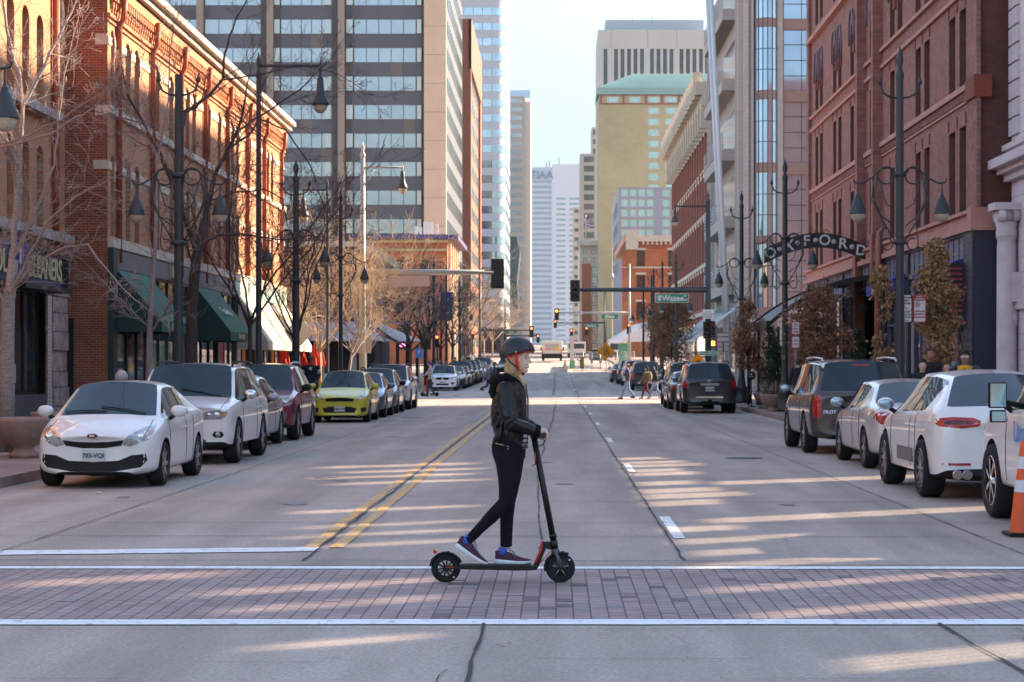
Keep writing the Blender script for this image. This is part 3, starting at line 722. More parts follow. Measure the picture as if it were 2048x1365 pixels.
q.add([], []); fbox(q, f, 54.2, 55.0, 5.9, 6.1, -.1, .72); q.lathe([(.26,5.1),(.3,5.3),(.27,5.4),(.34,5.7),(.3,5.9)], f.P(54.6, 0, .3), 16)
q.build('column', MATS['pale trim stone'], T, True)
q = MB(); fbox(q, f, 54.1, 55.2, 3.4, 4.2, 0, .22); q.sphere(f.P(54.65, 3.0, .15), (.2,.3,.4), 10); q.build('carved_bracket', MATS['pale trim stone'], T, True)

# ---- beige modern building beyond the cross street, right
X = FRX; Y = 125; f = FR(X); fc = FC(Y)
T = thing('modern_building', 'beige modern building with curved glass bay and white raking columns', 'building', (X+12, 140, G(Y)))
sl_ = [(z, z+3.9) for z in (5.3, 9.75, 14.3, 18.8, 23.3)]
hs = [(14.2, 15.9, a, b, 0) for a, b in sl_]+[(17.2, 18.9, a, b, 0) for a, b in sl_]
wb = MB(); wall(wb, fc, X, X+26, 0, 28.5, hs, .2, 1); mass(wb, X, X+26, Y, 153, 0, 28.5, 0, 'y-'); wb.build('wall', [b_beige, b_beigex], T, True)
for h in hs: window(fc, *h[:4], T, g_blue, m_frg, .12, .05, ((.68,), (.25,.5,.75)))
q = MB(); g = MB(); s_ = MB()
cx, cy, rx, ry = 13.15, Y, .78, .75
ang = [math.pi+math.pi*k/8 for k in range(9)]
for (a, b), (c, d) in zip([(cx+rx*math.cos(t), cy+ry*math.sin(t)) for t in ang], [(cx+rx*math.cos(t), cy+ry*math.sin(t)) for t in ang[1:]]):
    for z0, z1 in sl_: g.quad((a,b,z0), (c,d,z0), (c,d,z1), (a,b,z1))
    for z0, z1 in [(1.5,5.3)]+[(p[1], n_[0]) for p, n_ in zip(sl_, sl_[1:])]: s_.quad((a,b,z0), (c,d,z0), (c,d,z1), (a,b,z1))
for t in ang:
    x_, y_ = cx+rx*1.01*math.cos(t), cy+ry*1.01*math.sin(t)
    q.box(x_-.03, x_+.03, y_-.03, y_+.03, 5.3, 27.2)
for z0, z1 in sl_:
    for k in (.33, .66): q.tube([(cx+rx*1.01*math.cos(t), cy+ry*1.01*math.sin(t), z0+(z1-z0)*k) for t in ang], .03, 4)
g.build('bay_glass', g_blue, T, True); s_.build('bay_spandrels', mat('copper panel', (.33,.19,.15), .6, var=.1, world=True), T, True); q.build('bay_mullions', m_frg, T, True)
q = MB()
for z in (9.2, 13.65, 18.2, 22.7): fbox(q, fc, 14.1, X+10, z-.05, z+.62, 0, .04)
each(q, 'spandrel_panel', MATS['copper panel'], T)
q = MB(); fbox(q, fc, 13.72, 14.12, 1, 27.2, 0, .35); fbox(q, fc, 16.1, 16.5, 1, 27.2, 0, .3)
for z in [2+k*.3 for k in range(84)]: fbox(q, fc, 13.78, 14.06, z, z+.15, .35, .39)
for x in (11.85, 12.18): fbox(q, fc, x, x+.16, 0, 27, 0, .22)
fbox(q, fc, X, X+10, 27.2, 28.4, 0, 1.0); fbox(q, fc, X, X+10, 4.2, 5.2, 0, .3)
each(q, 'pilaster', b_beigex, T)
q = MB(); b_ = MB(); wn = MB()
for z in (7.2, 11.6, 16.0, 20.6, 25.2):
    fbox(b_, f, 131, 147, z-.9, z-.15, 0, .9); fbox(wn, f, 131.5, 146.5, z, z+2.6, 0, .03)
    for k in range(5): q.tube([f.P(131, z+.02+k*.24, .88), f.P(147, z+.02+k*.24, .88)], .035, 5)
    for y in (131, 135, 139, 143, 147): q.tube([f.P(y, z-.1, .88), f.P(y, z+1.05, .88)], .04, 5)
for y0 in (127.5,):
    q.tube([f.P(y0, 1.5, .7), f.P(y0+1.5, 27.5, 1.9)], .15, 10); q.tube([f.P(y0+1.9, 1.5, .7), f.P(y0+4.2, 27.5, 1.9)], .15, 10)
q.build('raking_columns_and_rails', mat('white steel', (.62,.62,.62), .5), T, True); each(b_, 'balcony', b_beige, T); each(wn, 'balcony_door', g_dark, T)
q = MB()
for y in (126.2, 127.0, 128.2, 149, 150.4, 151.8): fbox(q, f, y, y+.5, 0, 28.5, 0, .3)
each(q, 'street_pier', b_beige, T)
q = MB(); fbox(q, f, 125, 152, .2, 4.6, 0, .03); fbox(q, fc, 12.6, 20, .2, 4.2, 0, .03); q.build('ground_floor_glazing', g_shop, T, True)
q = MB()
for k in range(26):                       # white lattice canopy struts
    y = 125+k; q.tube([f.P(y, 3.2, 3.2), f.P(y+.5, 5.6, .1)], .04, 4); q.tube([f.P(y+.5, 3.2, 3.2), f.P(y, 5.6, .1)], .04, 4)
q.tube([f.P(124.5, 3.2, 3.2), f.P(151.5, 3.2, 3.2)], .1, 6)
q.build('canopy_lattice', MATS['white steel'], T, True)

# ---- red brick building with cream cornice, right
T = thing('brick_building', 'red brick block with heavy cream bracketed cornice beyond the beige building', 'building', (X+9, 178, G(178)))
g0 = .5; hs = []
for z0, z1, ar in ((6.2,8.6,.0), (10.2,12.6,.9), (13.9,16.1,.9), (17.4,19.4,.9)):
    for k in range(16): y = 155.4+k*2.95; hs.append((y, y+1.15, z0+g0, z1+g0, ar))
wb = MB(); wall(wb, f, 153.1, 202, 0, 23, hs, .3); mass(wb, X, X+20, 153.1, 202, 0, 23, 1, 'x-'); wb.build('wall', [b_rb, b_or2], T, True)
for h in hs: window(f, *h[:4], T, g_old, m_frd, .25, .08)
q = MB()
for z0, z1, d in ((21.2,21.6,.4), (22.4,23.4,1.1), (21.6,22.4,.6), (13.3,13.6,.12), (9.4,9.7,.15), (5.6,5.9,.2), (17.0,17.2,.1)): fbox(q, f, 153.1, 202.3, z0, z1, 0, d)
for k in range(17): y = 153.6+k*2.95; fbox(q, f, y, y+.6, 19.9, 22.4, 0, .7); fbox(q, f, y+.05, y+.55, 22.4, 24.2, .6, 1.25)
for h in hs: fbox(q, f, h[0]-.15, h[1]+.15, h[3]-.02, h[3]+.3, 0, .08)
q.build('cream_trim', m_cream, T, True)
q = MB()
for k in range(17): y = 153.9+k*2.95; fbox(q, f, y, y+.5, 6.2, 21, 0, .14)
each(q, 'pilaster', b_rb, T)
q = MB(); fbox(q, f, 153.5, 201.5, .5, 5.2, 0, .03); q.build('shop_windows', g_shop, T, True)

# ---- small buildings beyond, right: open lot, then the orange corner block
def simple(name, label, x0, x1, y0, y1, vt, wallf, walls, holes_c=(), holes_s=(), side=1, glass=g_old, frame=m_frd, cat='building', ztop=None, bars=((), (.5,)), fw=.1, depth=.25):
    z1 = ztop if ztop is not None else ZV(vt, y0)
    T = thing(name, label, cat, ((x0+x1)/2, (y0+y1)/2, G(y0)))
    fc = FC(y0); fsd = FR(x0) if side > 0 else FL(x1)
    wb = MB(); wall(wb, fc, x0, x1, -1, z1, list(holes_c), depth, 0); wall(wb, fsd, y0, y1, -1, z1, list(holes_s), depth, 1)
    mass(wb, x0, x1, y0, y1, -1, z1, 1, 'y- '+('x-' if side > 0 else 'x+')); wb.build('wall', [wallf, walls], T, True)
    for h in holes_c: window(fc, *h[:4], T, glass, frame, depth*.8, fw, bars)
    for h in holes_s: window(fsd, *h[:4], T, glass, frame, depth*.8, fw, bars)
    return T, fc, fsd, z1
y0 = 310
hc = []
for u0, u1 in ((1273,1290), (1336,1352), (1372,1388)):
    for v0, v1 in ((501,533), (550,582), (604,640)): hc.append((XU(u0,y0), XU(u1,y0), ZV(v1,y0), ZV(v0,y0), 0))
hs = [(y, y+1.6, z, z+2.8, 0) for y in (314,319,324,329,334,339,344,349,354) for z in (8.2,12.4,16.6)]
T, fc, fs, z1 = simple('brick_building', 'three storey orange brick corner block with stone cornice, far right of the street', XU(1265,y0), XU(1400,y0), y0, 360, 484, b_or2, b_or2y, hc, hs)
q = MB(); fbox(q, fc, XU(1262,y0)-.4, XU(1400,y0), ZV(484,y0), ZV(472,y0), -.3, .9); fbox(q, fs, y0, 360, ZV(484,y0), ZV(470,y0), -.3, 1.3); fbox(q, fc, XU(1262,y0)-.8, XU(1276,y0), ZV(500,y0), ZV(462,y0), -1, 1.2)
for k in range(9): x = XU(1284+k*9, y0); fbox(q, fc, x, x+.35, ZV(490,y0), ZV(484,y0), 0, .6)
fbox(q, fc, XU(1265,y0), XU(1400,y0), ZV(537,y0), ZV(534,y0), 0, .2)
for h in hc: fbox(q, fc, h[0]-.15, h[1]+.15, h[3], h[3]+.35, 0, .15)
q.build('cornice', m_sand, T, True)
q = MB()
for z in (ZV(492,y0), ZV(543,y0)):
    for k in range(32): x = XU(1268, y0)+k*.33; fbox(q, fc, x, x+.16, z-.45, z, 0, .12)
q.build('brick_dentils', b_or2, T, True)
y0 = 395
hc = [(XU(u,y0), XU(u+15,y0), ZV(v+16,y0), ZV(v,y0), 0) for u in (1242,1259,1276,1293) for v in range(378, 460, 20)]+[(XU(1325,y0), XU(1340,y0), ZV(v+16,y0), ZV(v,y0), 0) for v in range(378, 460, 20)]
T, fc, fs, z1 = simple('office_building', 'mid rise office block with pale blue glass panels behind the orange corner block', XU(1237,y0), XU(1362,y0), y0, 440, 375, mat('blue grey panel', (.30,.34,.40), .6, var=.1, vs=.2, world=True), MATS['blue grey panel'], hc, [(400+k*5, 403.5+k*5, z, z+2.5, 0) for k in range(7) for z in (20,24,28,32)], glass=g_teal, frame=m_frw, bars=((), ()), fw=.15)
# ---- tan hotel with green copper roof
y0 = 560
hc = []
for i, v in enumerate(range(214, 480, 22)):
    for j, u in enumerate((1296,1330,1364,1398)): hc.append((XU(u,y0), XU(u+23,y0), ZV(v+15,y0), ZV(v,y0), 0))
hc2 = [(XU(u,y0), XU(u+24,y0), ZV(206,y0), ZV(193,y0), 0) for u in (1214,1258,1296,1330,1364)]
m_tanw = brickmat('tan hotel wall', 'x', (.50,.40,.23), (.46,.37,.21), (.42,.35,.22), 3, 1.0, .02, .8, .22, .5, 0, ds=.06)
T, fc, fs, z1 = simple('hotel_tower', 'tan hotel slab with a green copper hipped roof', XU(1198,y0), XU(1440,y0), y0, 590, 190, m_tanw, mat('tan hotel side', (.42,.32,.2), .8), hc+hc2, (), glass=g_teal, frame=m_frw, bars=((.25,.75), ()), fw=.25, depth=.4)
q = MB(); x0, x1 = XU(1198,y0)-.6, XU(1445,y0); za, zb, zc = ZV(190,y0), ZV(177,y0), ZV(136,y0); yb = y0-.8
xr = XU(1266,y0+12); q.add([(x0,yb,za),(x1,yb,za),(x1,yb,zb),(x0,yb,zb),(x0,y0+30,za),(x0,y0+30,zb)], [(0,1,2,3),(0,3,5,4)])
q.add([(x0,yb,zb),(x1,yb,zb),(x1,y0+12,zc),(xr,y0+12,zc),(xr,y0+18,zc),(x0,y0+30,zb),(x1,y0+30,zb),(x1,y0+18,zc)], [(0,1,2,3),(0,3,4,5),(5,4,7,6),(3,2,7,4)])
n = 60
for k in range(n):
    t = k/n; x = x0+(x1-x0)*t; xt = max(x, xr) if x > xr-1 else xr
    if x < xr: tt = (x-x0)/(xr-x0); q.tube([(x,yb-.05,zb), (x,yb-.05+(12.8)*tt, zb+(zc-zb)*tt+.05)], .1, 4)
    else: q.tube([(x,yb-.05,zb), (x,y0+11.9,zc+.05)], .1, 4)
q.build('roof', mat('green copper', (.20,.36,.32), .7, var=.12, vs=.1, world=True), T, True)
q = MB(); fbox(q, fc, x0+.5, XU(1388,y0), ZV(209,y0), ZV(207,y0), 0, .3); fbox(q, fc, x0+.5, XU(1388,y0), ZV(191.5,y0), ZV(190,y0), 0, .3)
for u in (1200,1245,1290,1322,1356,1388): fbox(q, fc, XU(u,y0), XU(u+4,y0), ZV(207,y0), ZV(191,y0), 0, .25)
q.build('red_trim', mat('maroon trim', (.28,.09,.08), .7), T, True)
# ---- concrete tower
y0 = 650
T = thing('office_tower', 'pale concrete tower with vertical window slots behind the green roof', 'skyscraper', (XU(1310,y0), y0+15, G(y0)))
m_conc = mat('pale concrete', (.52,.48,.44), .8, var=.06, vs=.1, world=True)
fc = FC(y0); wb = MB(); us = (1207,1228,1241,1254,1267,1280,1300,1313,1326,1339,1359,1372,1385,1398,1410)
hs = [(XU(u,y0), XU(u+8,y0), ZV(600,y0), ZV(98,y0), 0) for u in us]
wall(wb, fc, XU(1196,y0), XU(1425,y0), 0, ZV(60,y0), hs, .8); mass(wb, XU(1196,y0), XU(1425,y0), y0, y0+40, 0, ZV(60,y0), 0, 'y-')
wb.build('wall', m_conc, T, True)
for h in hs: window(fc, *h[:4], T, g_dark, m_frg, .7, .1, ((), tuple(k/24 for k in range(1, 24))))
q = MB(); q.box(XU(1212,y0), XU(1410,y0), y0+6, y0+30, ZV(60,y0), ZV(34,y0)); q.build('penthouse', mat('penthouse metal', (.36,.42,.46), .6), T, True)
q = MB()
for u, v in ((1268,18), (1292,25), (1310,15), (1325,28)): q.tube([(XU(u,y0),y0+15,ZV(34,y0)), (XU(u,y0),y0+15,ZV(v,y0))], .12, 4)
q.sphere((XU(1293,y0),y0+15,ZV(30,y0)), .8); each(q, 'antenna', m_frg, T)
q = MB()
for u in (1222,1295,1353): fbox(q, fc, XU(u,y0), XU(u+1,y0), ZV(97,y0), ZV(60,y0), 0, .05)
each(q, 'panel_joint', mat('joint grey', (.3,.28,.27), .8), T)
# ---- far tower group
def tower(name, label, y0, u0, u1, vt, m, glass, nf_h, win_h, u_w=None, depthy=30, side=0, mull=0, cat='skyscraper', side_glass=True, z0=0., proud=.12):
    """tower with ribbon windows: one band per storey, front and street side"""
    x0, x1, z1 = XU(u0,y0), XU(u1,y0), ZV(vt,y0)
    T = thing(name, label, cat, ((x0+x1)/2, y0+depthy/2, G(y0)))
    wb = MB(); mass(wb, x0, x1, y0, y0+depthy, -2, z1, 0); wb.build('wall', m, T, True)
    fc = FC(y0); fsd = FR(x0) if side > 0 else FL(x1)
    w0, w1 = (XU(u_w[0],y0), XU(u_w[1],y0)) if u_w else (x0+.3, x1-.3)
    z = z1-1.0-win_h-z0; k = 0; me = None
    while z > 3 and k < 60:
        if me is None:
            q = MB(); g = Face((0,0,0), (1,0,0), (0,-1,0)); fbox(q, g, 0, w1-w0, 0, win_h, -.05, proud)
            for j in range(1, mull): a = (w1-w0)*j/mull; fbox(q, g, a-.07, a+.07, 0, win_h, proud, proud+.06, 1)
            me = q.mesh('window_band', [glass, m_frg]); me2 = None
            if side:
                q = MB(); g = Face((0,0,0), (0,1,0), fsd.od); fbox(q, g, 0, depthy-.6, 0, win_h, -.05, proud)
                for j in range(1, 8): a = depthy*j/8; fbox(q, g, a-.1, a+.1, 0, win_h, proud, proud+.05, 1)
                me2 = q.mesh('window_band', [glass, m_frg])
        o = link('window_band', me, T, True); o.location = (w0, y0, z)
        if me2 and side_glass: o = link('window_band', me2, T, True); o.location = ((x0 if side > 0 else x1), y0+.3, z)
        z -= nf_h; k += 1
    return T, fc, fsd, (x0, x1, z1)
m_tan = mat('tan stone', (.38,.33,.29), .8, var=.08, vs=.1, world=True)
m_gr = mat('grey stone', (.36,.34,.33), .8, var=.08, vs=.1, world=True)
m_wh = mat('white panel', (.60,.63,.66), .6)
T, fc, fs, b = tower('office_tower', 'slim tan tower with dark window grid left of the hotel', 760, 1160, 1192, 308, m_tan, g_dark, 3.6, 2.2, (1168,1188), 20, mull=6)
tower('office_tower', 'narrow beige tower rising between the slim tan tower and the hotel', 800, 1183, 1200, 255, mat('beige tower stone', (.46,.40,.35), .8), g_dark, 3.8, 2.0, (1186,1198), 20, mull=2)
tower('office_tower', 'low grey stone tower with small square windows left of the cream building', 900, 1146, 1170, 415, m_gr, g_dark, 4.2, 1.6, (1149,1157), 20, mull=3)
y0 = 430
hc = [(XU(u,y0), XU(u+8,y0), ZV(v+9,y0), ZV(v,y0), 0) for u in (1166,1182) for v in (500,516)]+[(XU(1183,y0), XU(1195,y0), ZV(v+14,y0), ZV(v,y0), 0) for v in range(535, 690, 19)]
T, fc, fs, z1 = simple('office_building', 'cream building with bracketed cornice and orange brick lower floors beside the golden wall', XU(1160,y0), XU(1196,y0), y0, 470, 486, m_cream, m_cream, hc, (), glass=g_grey, frame=m_frg, depth=.4)
q = MB(); fbox(q, fc, XU(1154,y0), XU(1197,y0), ZV(492,y0), ZV(482,y0), -.5, 1.2); q.build('cornice', m_cream, T, True)
q = MB(); fbox(q, fc, XU(1164,y0), XU(1181,y0), -1, ZV(528,y0), 0, .4); q.build('brick_front', b_or2, T, True)
FP = thing('flagpole', 'flagpole with stars and stripes above a white flag, on the cream building', 'flagpole', (XU(1172,y0), y0, ZV(482,y0)))
q = MB(); q.tube([(XU(1172,y0),y0+2,ZV(482,y0)), (XU(1172,y0),y0+2,ZV(428,y0))], .12, 6); q.build('pole', m_frw, FP, True)
def flag(name, u, v, w, h, cols, parent, y0):
    q = MB(); n = 8; x0, z0 = XU(u,y0), ZV(v,y0); rows = len(cols)
    for i in range(n):
        for j in range(rows):
            p = lambda a, b: (x0+w*a/n, y0+2+.15*math.sin(a*1.1), z0-h*b/rows-.35*h*a/n+.1*math.sin(a))
            c = cols[j] if not (name == 'flag' and rows > 3 and i < 3 and j < rows//2+1) else 2
            q.quad(p(i,j), p(i+1,j), p(i+1,j+1), p(i,j+1), c)
    me = baked(q.mesh(name, [mat('flag red', (.5,.05,.06), .8), mat('flag white', (.7,.7,.7), .8), mat('flag blue', (.03,.05,.2), .8)]), [('SOLIDIFY', {'thickness': .03})])
    return link(name, me, parent, True)
flag('flag', 1172, 432, 1.6, 1.0, [0,1,0,1,0,1,0], FP, y0); flag('flag', 1173.5, 447, 1.5, .9, [1,0,1], FP, y0)
# white round-topped tower with lettering
y0 = 1350
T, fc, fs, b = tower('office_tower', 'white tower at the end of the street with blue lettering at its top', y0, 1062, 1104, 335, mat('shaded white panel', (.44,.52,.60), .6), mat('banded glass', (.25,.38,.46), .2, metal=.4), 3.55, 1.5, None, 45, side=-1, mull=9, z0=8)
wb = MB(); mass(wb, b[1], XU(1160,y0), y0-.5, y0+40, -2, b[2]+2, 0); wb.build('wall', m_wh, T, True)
me = None
for k in range(34):
    z = b[2]-22-k*3.55
    if z < 5: break
    for (a, c) in ((1112,1131), (1138,1158)):
        q = MB(); fbox(q, FC(y0-.5), XU(a,y0), XU(c,y0), z, z+1.4, 0, .1); q.build('window_band', MATS['banded glass'], T, True)
text('TIAA', 7.2, mat('blue grey lettering', (.13,.24,.40), .6), (XU(1083,y0), y0-.6, ZV(351,y0)), T, depth=.3, bold=.12)
q = MB()
for u, v in ((1093,322), (1099,318), (1118,312), (1121,325)): q.tube([(XU(u,y0),y0+10,b[2]), (XU(u,y0),y0+10,ZV(v,y0))], .35, 4)
each(q, 'antenna', m_frg, T)
# tan banded tower and its glass neighbour, left
T, fc, fs, b = tower('office_tower', 'tan stone tower with pale window strips left of the white lettered tower', 850, 985, 1050, 193, m_tan, g_grey, 3.66, 1.75, (985,1044), 45, side=0, mull=12)
wb = MB(); mass(wb, b[1], XU(1061,850), 852, 895, -2, b[2]-2, 0); wb.build('side_slab', mat('pale side stone', (.52,.46,.41), .8), T, True)
q = MB(); q.box(XU(980,850), XU(1060,850), 856, 885, b[2], ZV(177,850)); q.build('glass_top', g_blue, T, True)
y0 = 640
T = thing('glass_building', 'faceted dark green glass building at the foot of the tan tower', 'building', (XU(1022,y0), y0+10, G(y0)))
q = MB(); pr_ = [(1005,620),(1037,620),(1034,560),(1040,505),(1033,474),(1012,474),(1008,520)]
q.prism(pr_, lambda a, b, d: V((XU(a,y0), y0+d+(b-550)*.02, ZV(b,y0))), 0, 20); q.build('glass_shell', mat('green dark glass', (.12,.2,.2), .12, metal=.6, var=.5, vs=.15, world=True), T, True)
# white banded tower with a rounded corner
y0 = 470; z1 = 130; fh = 3.585
T = thing('office_tower', 'tall white tower with rounded corner and wavy glass bands', 'skyscraper', (XU(975,y0), y0+15, G(y0)))
x1 = XU(1011,y0); xr = 3.2
def ring(z0, z1, off):
    pts = [(-40, y0-off)]+[(x1-xr+(xr+off)*math.sin(t), y0+xr-(xr+off)*math.cos(t)) for t in [math.pi/2*k/8 for k in range(9)]]+[(x1+off, y0+45)]
    return [((a,b,z0),(c,d,z0),(c,d,z1),(a,b,z1)) for (a,b),(c,d) in zip(pts, pts[1:])]
q = MB()
for r_ in ring(-2, z1, 0): q.quad(*r_)
q.add([(-40,y0,z1),(x1-xr,y0,z1),(x1,y0+xr,z1),(x1,y0+45,z1),(-40,y0+45,z1)], [(0,1,2,3,4)]); q.build('wall', mat('white tower panel', (.50,.50,.51), .5), T, True)
q = MB()
for r_ in ring(0, 1.75, .06): q.quad(*r_, smooth=True)
for k in range(14): x = x1-xr-k*2.2; fbox(q, FC(y0), x-.05, x+.05, 0, 1.75, .06, .1, 1)
me = q.mesh('window_band', [mat('mirror glass', (.50,.62,.70), .05, metal=.9, var=.25, vs=.25, world=True), m_frg])
for k in range(34):
    o = link('window_band', me, T, True); o.location = (0,0,z1-3-k*fh)
    if z1-3-k*fh < 3: break
# brown red slab
T, fc, fs, b = tower('office_tower', 'narrow red brown slab between the striped block and the white tower', 325, 900, 937, 38, mat('red granite', (.30,.10,.065), .7), g_grey, 3.6, 1.6, (901,903), 45, side=-1, mull=0)
q = MB(); fbox(q, FL(b[1]), 325, 371, b[2]-8, b[2], 0, .5); fbox(q, FL(b[1]), 325, 327, -2, b[2], 0, .4); fbox(q, FL(b[1]), 366, 371, -2, b[2], 0, .4); q.build('granite_frame', MATS['red granite'], T, True)
# big striped block
y0 = 275; x1 = XU(893,y0); x0 = XU(300,y0); z1 = 66; fh = 57/F*y0
m_band = mat('charcoal band', (.095,.095,.11), .6, var=.08, vs=.12, world=True); m_gran = mat('tan granite', (.72,.48,.33), .7, var=.06, vs=.4, world=True, bump=.1); m_gran2 = mat('brown granite', (.33,.24,.19), .7, var=.06, vs=.4, world=True)
T = thing('office_tower', 'broad striped office block with charcoal bands, pale glass and a tan granite corner pier', 'skyscraper', ((x0+x1)/2, y0+25, G(y0)))
wb = MB(); mass(wb, x0, x1, y0, 321, -1, z1, 0); wb.build('wall', m_band, T, True)
q = MB(); fbox(q, FC(y0), XU(849,y0), XU(893,y0)+.02, -1, z1, 0, 1.1); 
q.build('corner_pier', m_gran, T, True)
q = MB()
for k in range(24): fbox(q, FC(y0), XU(849,y0)-.01, XU(893,y0)+.04, 5+k*fh, 5.05+k*fh, 1.0, 1.12)
q.build('granite_joints', mat('granite joint', (.3,.2,.14), .8), T, True)
q = MB()
for u in (677, 535, 395): fbox(q, FC(y0), XU(u,y0), XU(u+13,y0), -1, z1, -.2, .9)
each(q, 'brown_pier', m_gran2, T)
q = MB()
for u in (664, 690, 522, 548): fbox(q, FC(y0), XU(u,y0), XU(u+12,y0), -1, z1, -.9, .25)
fbox(q, FC(y0), XU(843,y0), XU(849,y0), -1, z1, 0, .3)
each(q, 'recess_pier', mat('dark bronze panel', (.07,.055,.055), .6), T)
zw = ZV(97,y0)
runs = [(708,832,5), (562,664,5), (410,522,4), (300,395,3)]
mes = []
for (a, b, n) in runs:
    q = MB(); g = Face((0,0,0), (1,0,0), (0,-1,0)); w_ = XU(b,y0)-XU(a,y0); fbox(q, g, 0, w_, 0, 28/F*y0, -.1, .06)
    for j in range(n+1): x = w_*j/n; fbox(q, g, x-.05, x+.05, 0, 28/F*y0, .06, .1, 1)
    mes.append((XU(a,y0), q.mesh('window_band', [g_grey, m_frg])))
q = MB(); w_ = XU(845,y0)-XU(832,y0)
q.add([(0,-.06,0),(w_,.7,0),(w_,.7,28/F*y0),(0,-.06,28/F*y0)], [(0,1,2,3)]); 
q2 = MB(); fbox(q2, FL(0), 0, 44, 0, 28/F*y0, -.1, .1)
for j in range(14): fbox(q2, FL(0), j*3.3, j*3.3+.12, 0, 28/F*y0, .1, .16, 1)
ms_ = q2.mesh('window_band', [g_grey, m_frg])
for u in (570, 832):
    pass
for k in range(-4, 11):
    z = zw-28/F*y0-(k-1)*fh-fh
    if z < 3: break
    for x, me in mes: o = link('window_band', me, T, True); o.location = (x, y0, z)
    o = link('window_band', ms_, T, True); o.location = (x1, y0+1.2, z)
q = MB()
for k in range(-4, 11):
    z = zw-28/F*y0-k*fh
    for (a, b) in ((693,706), (834,846), (549,560), (651,662)): fbox(q, FC(y0), XU(a,y0), XU(b,y0), z, z+28/F*y0, 0, .3)
each(q, 'corner_pane', mat('pale corner glass', (.52,.56,.52), .2, metal=.4), T)
q = MB()
rr = random.Random(4)
for k in range(10): 
    a = rr.choice([708+24.8*rr.randrange(5), 562+20*rr.randrange(5)]); z = zw-28/F*y0-rr.randrange(-1, 8)*fh-2.0
    fbox(q, FC(y0), XU(a,y0), XU(a+22,y0), z, z+1.9, 0, .03)
each(q, 'replaced_panel', mat('brown panel', (.15,.115,.10), .6), T)

# ---- beyond the cross street, left
m_mw = m_cream
y0 = 125; hc = [(x, x+1.1, z, z+2.0, 0) for x in (-26,-24,-22,-20,-17.5,-15.5) for z in (6.2,)]
hs = [(y, y+1.2, z, z+2.2, .8) for y in (127,130,133,136,139,142,145,148) for z in (5.2,)]
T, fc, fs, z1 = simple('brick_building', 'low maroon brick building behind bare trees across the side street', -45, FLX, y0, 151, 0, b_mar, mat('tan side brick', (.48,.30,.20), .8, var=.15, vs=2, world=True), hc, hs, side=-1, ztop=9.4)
q = MB(); fbox(q, fs, y0, 151.3, 8.9, 9.45, 0, .7); fbox(q, fc, -45, FLX+.7, 9.1, 9.4, 0, .3); q.build('cornice', m_cream, T, True)
q = MB(); q.box(-24, -23.3, 130, 130.8, 9.4, 11); q.box(-19.5, -16, 128, 131, 9.4, 10.3); each(q, 'roof_unit', m_slate, T)
q = MB(); fbox(q, fs, 125.5, 151, .5, 3.9, 0, .03); fbox(q, fc, -24, FLX, .3, 3.9, 0, .03); q.build('shopfront', m_dark, T, True)
q = MB()
for x in (-22, -19.5, -17, -14.8, -12.8): fbox(q, fc, x, x+.35, .14, 3.9, 0, .2)
each(q, 'shopfront_pier', mat('pale pier', (.42,.38,.33), .8), T)
# striped metal canopy
CN = thing('metal_canopy', 'pinkish grey standing seam canopy round the corner cafe', 'canopy', (-14, 123.5, 3))
q = MB(); zA, zB = ZV(655,125), ZV(683,123)
q.add([(-21.5,125,zA+.3),(-12.6,125,zA+.3),(-10.6,122.6,zB),(-21.5,122.6,zB)], [(0,1,2,3)], 0); q.add([(-12.6,125,zA+.3),(-12.6,146,zA+.6),(-9.8,146,zB+.3),(-10.6,122.6,zB)], [(0,1,2,3)], 0)
me = baked(q.mesh('canopy_sheet', [mat('canopy sheet', (.42,.36,.38), .6)]), [('SOLIDIFY', {'thickness': .06})]); link('canopy_sheet', me, CN, True)
q = MB()
for k in range(12): x = -21+k*.85; q.tube([(x,125,zA+.36), (x*1.0+(.0 if x < -13.4 else 1.2),122.6,zB+.06)], .06, 4)
for k in range(16): y = 124.5+k*1.4; q.tube([(-12.6,y+.6,zA+.4), (-10.3,y-.4,zB+.1)], .05, 4)
q.build('seams', mat('canopy seam', (.30,.12,.12), .6), CN, True)
q = MB()
for x, y in ((-21,122.8), (-16.5,122.8), (-11,122.8), (-10.3,130), (-10.2,137), (-10,144)): q.box(x-.1, x+.1, y-.1, y+.1, .2, zB)
each(q, 'post', m_black, CN)
NS = thing('blade_sign', 'red and blue vertical sign standing out from the low maroon building', 'sign', (-12.2, 127, 4.8))
q = MB(); q.box(-12.5, -11.7, 126.9, 127.1, 4.7, 5.6, 0); q.box(-12.3, -11.9, 126.88, 127.12, 5.6, 6.5, 1); q.box(-12.6, -11.6, 126.92, 127.08, 4.3, 4.7, 1); q.build('sign_panel', [mat('sign red', (.55,.04,.04), .5), mat('sign blue light', (.25,.35,.6), .5)], NS, True)
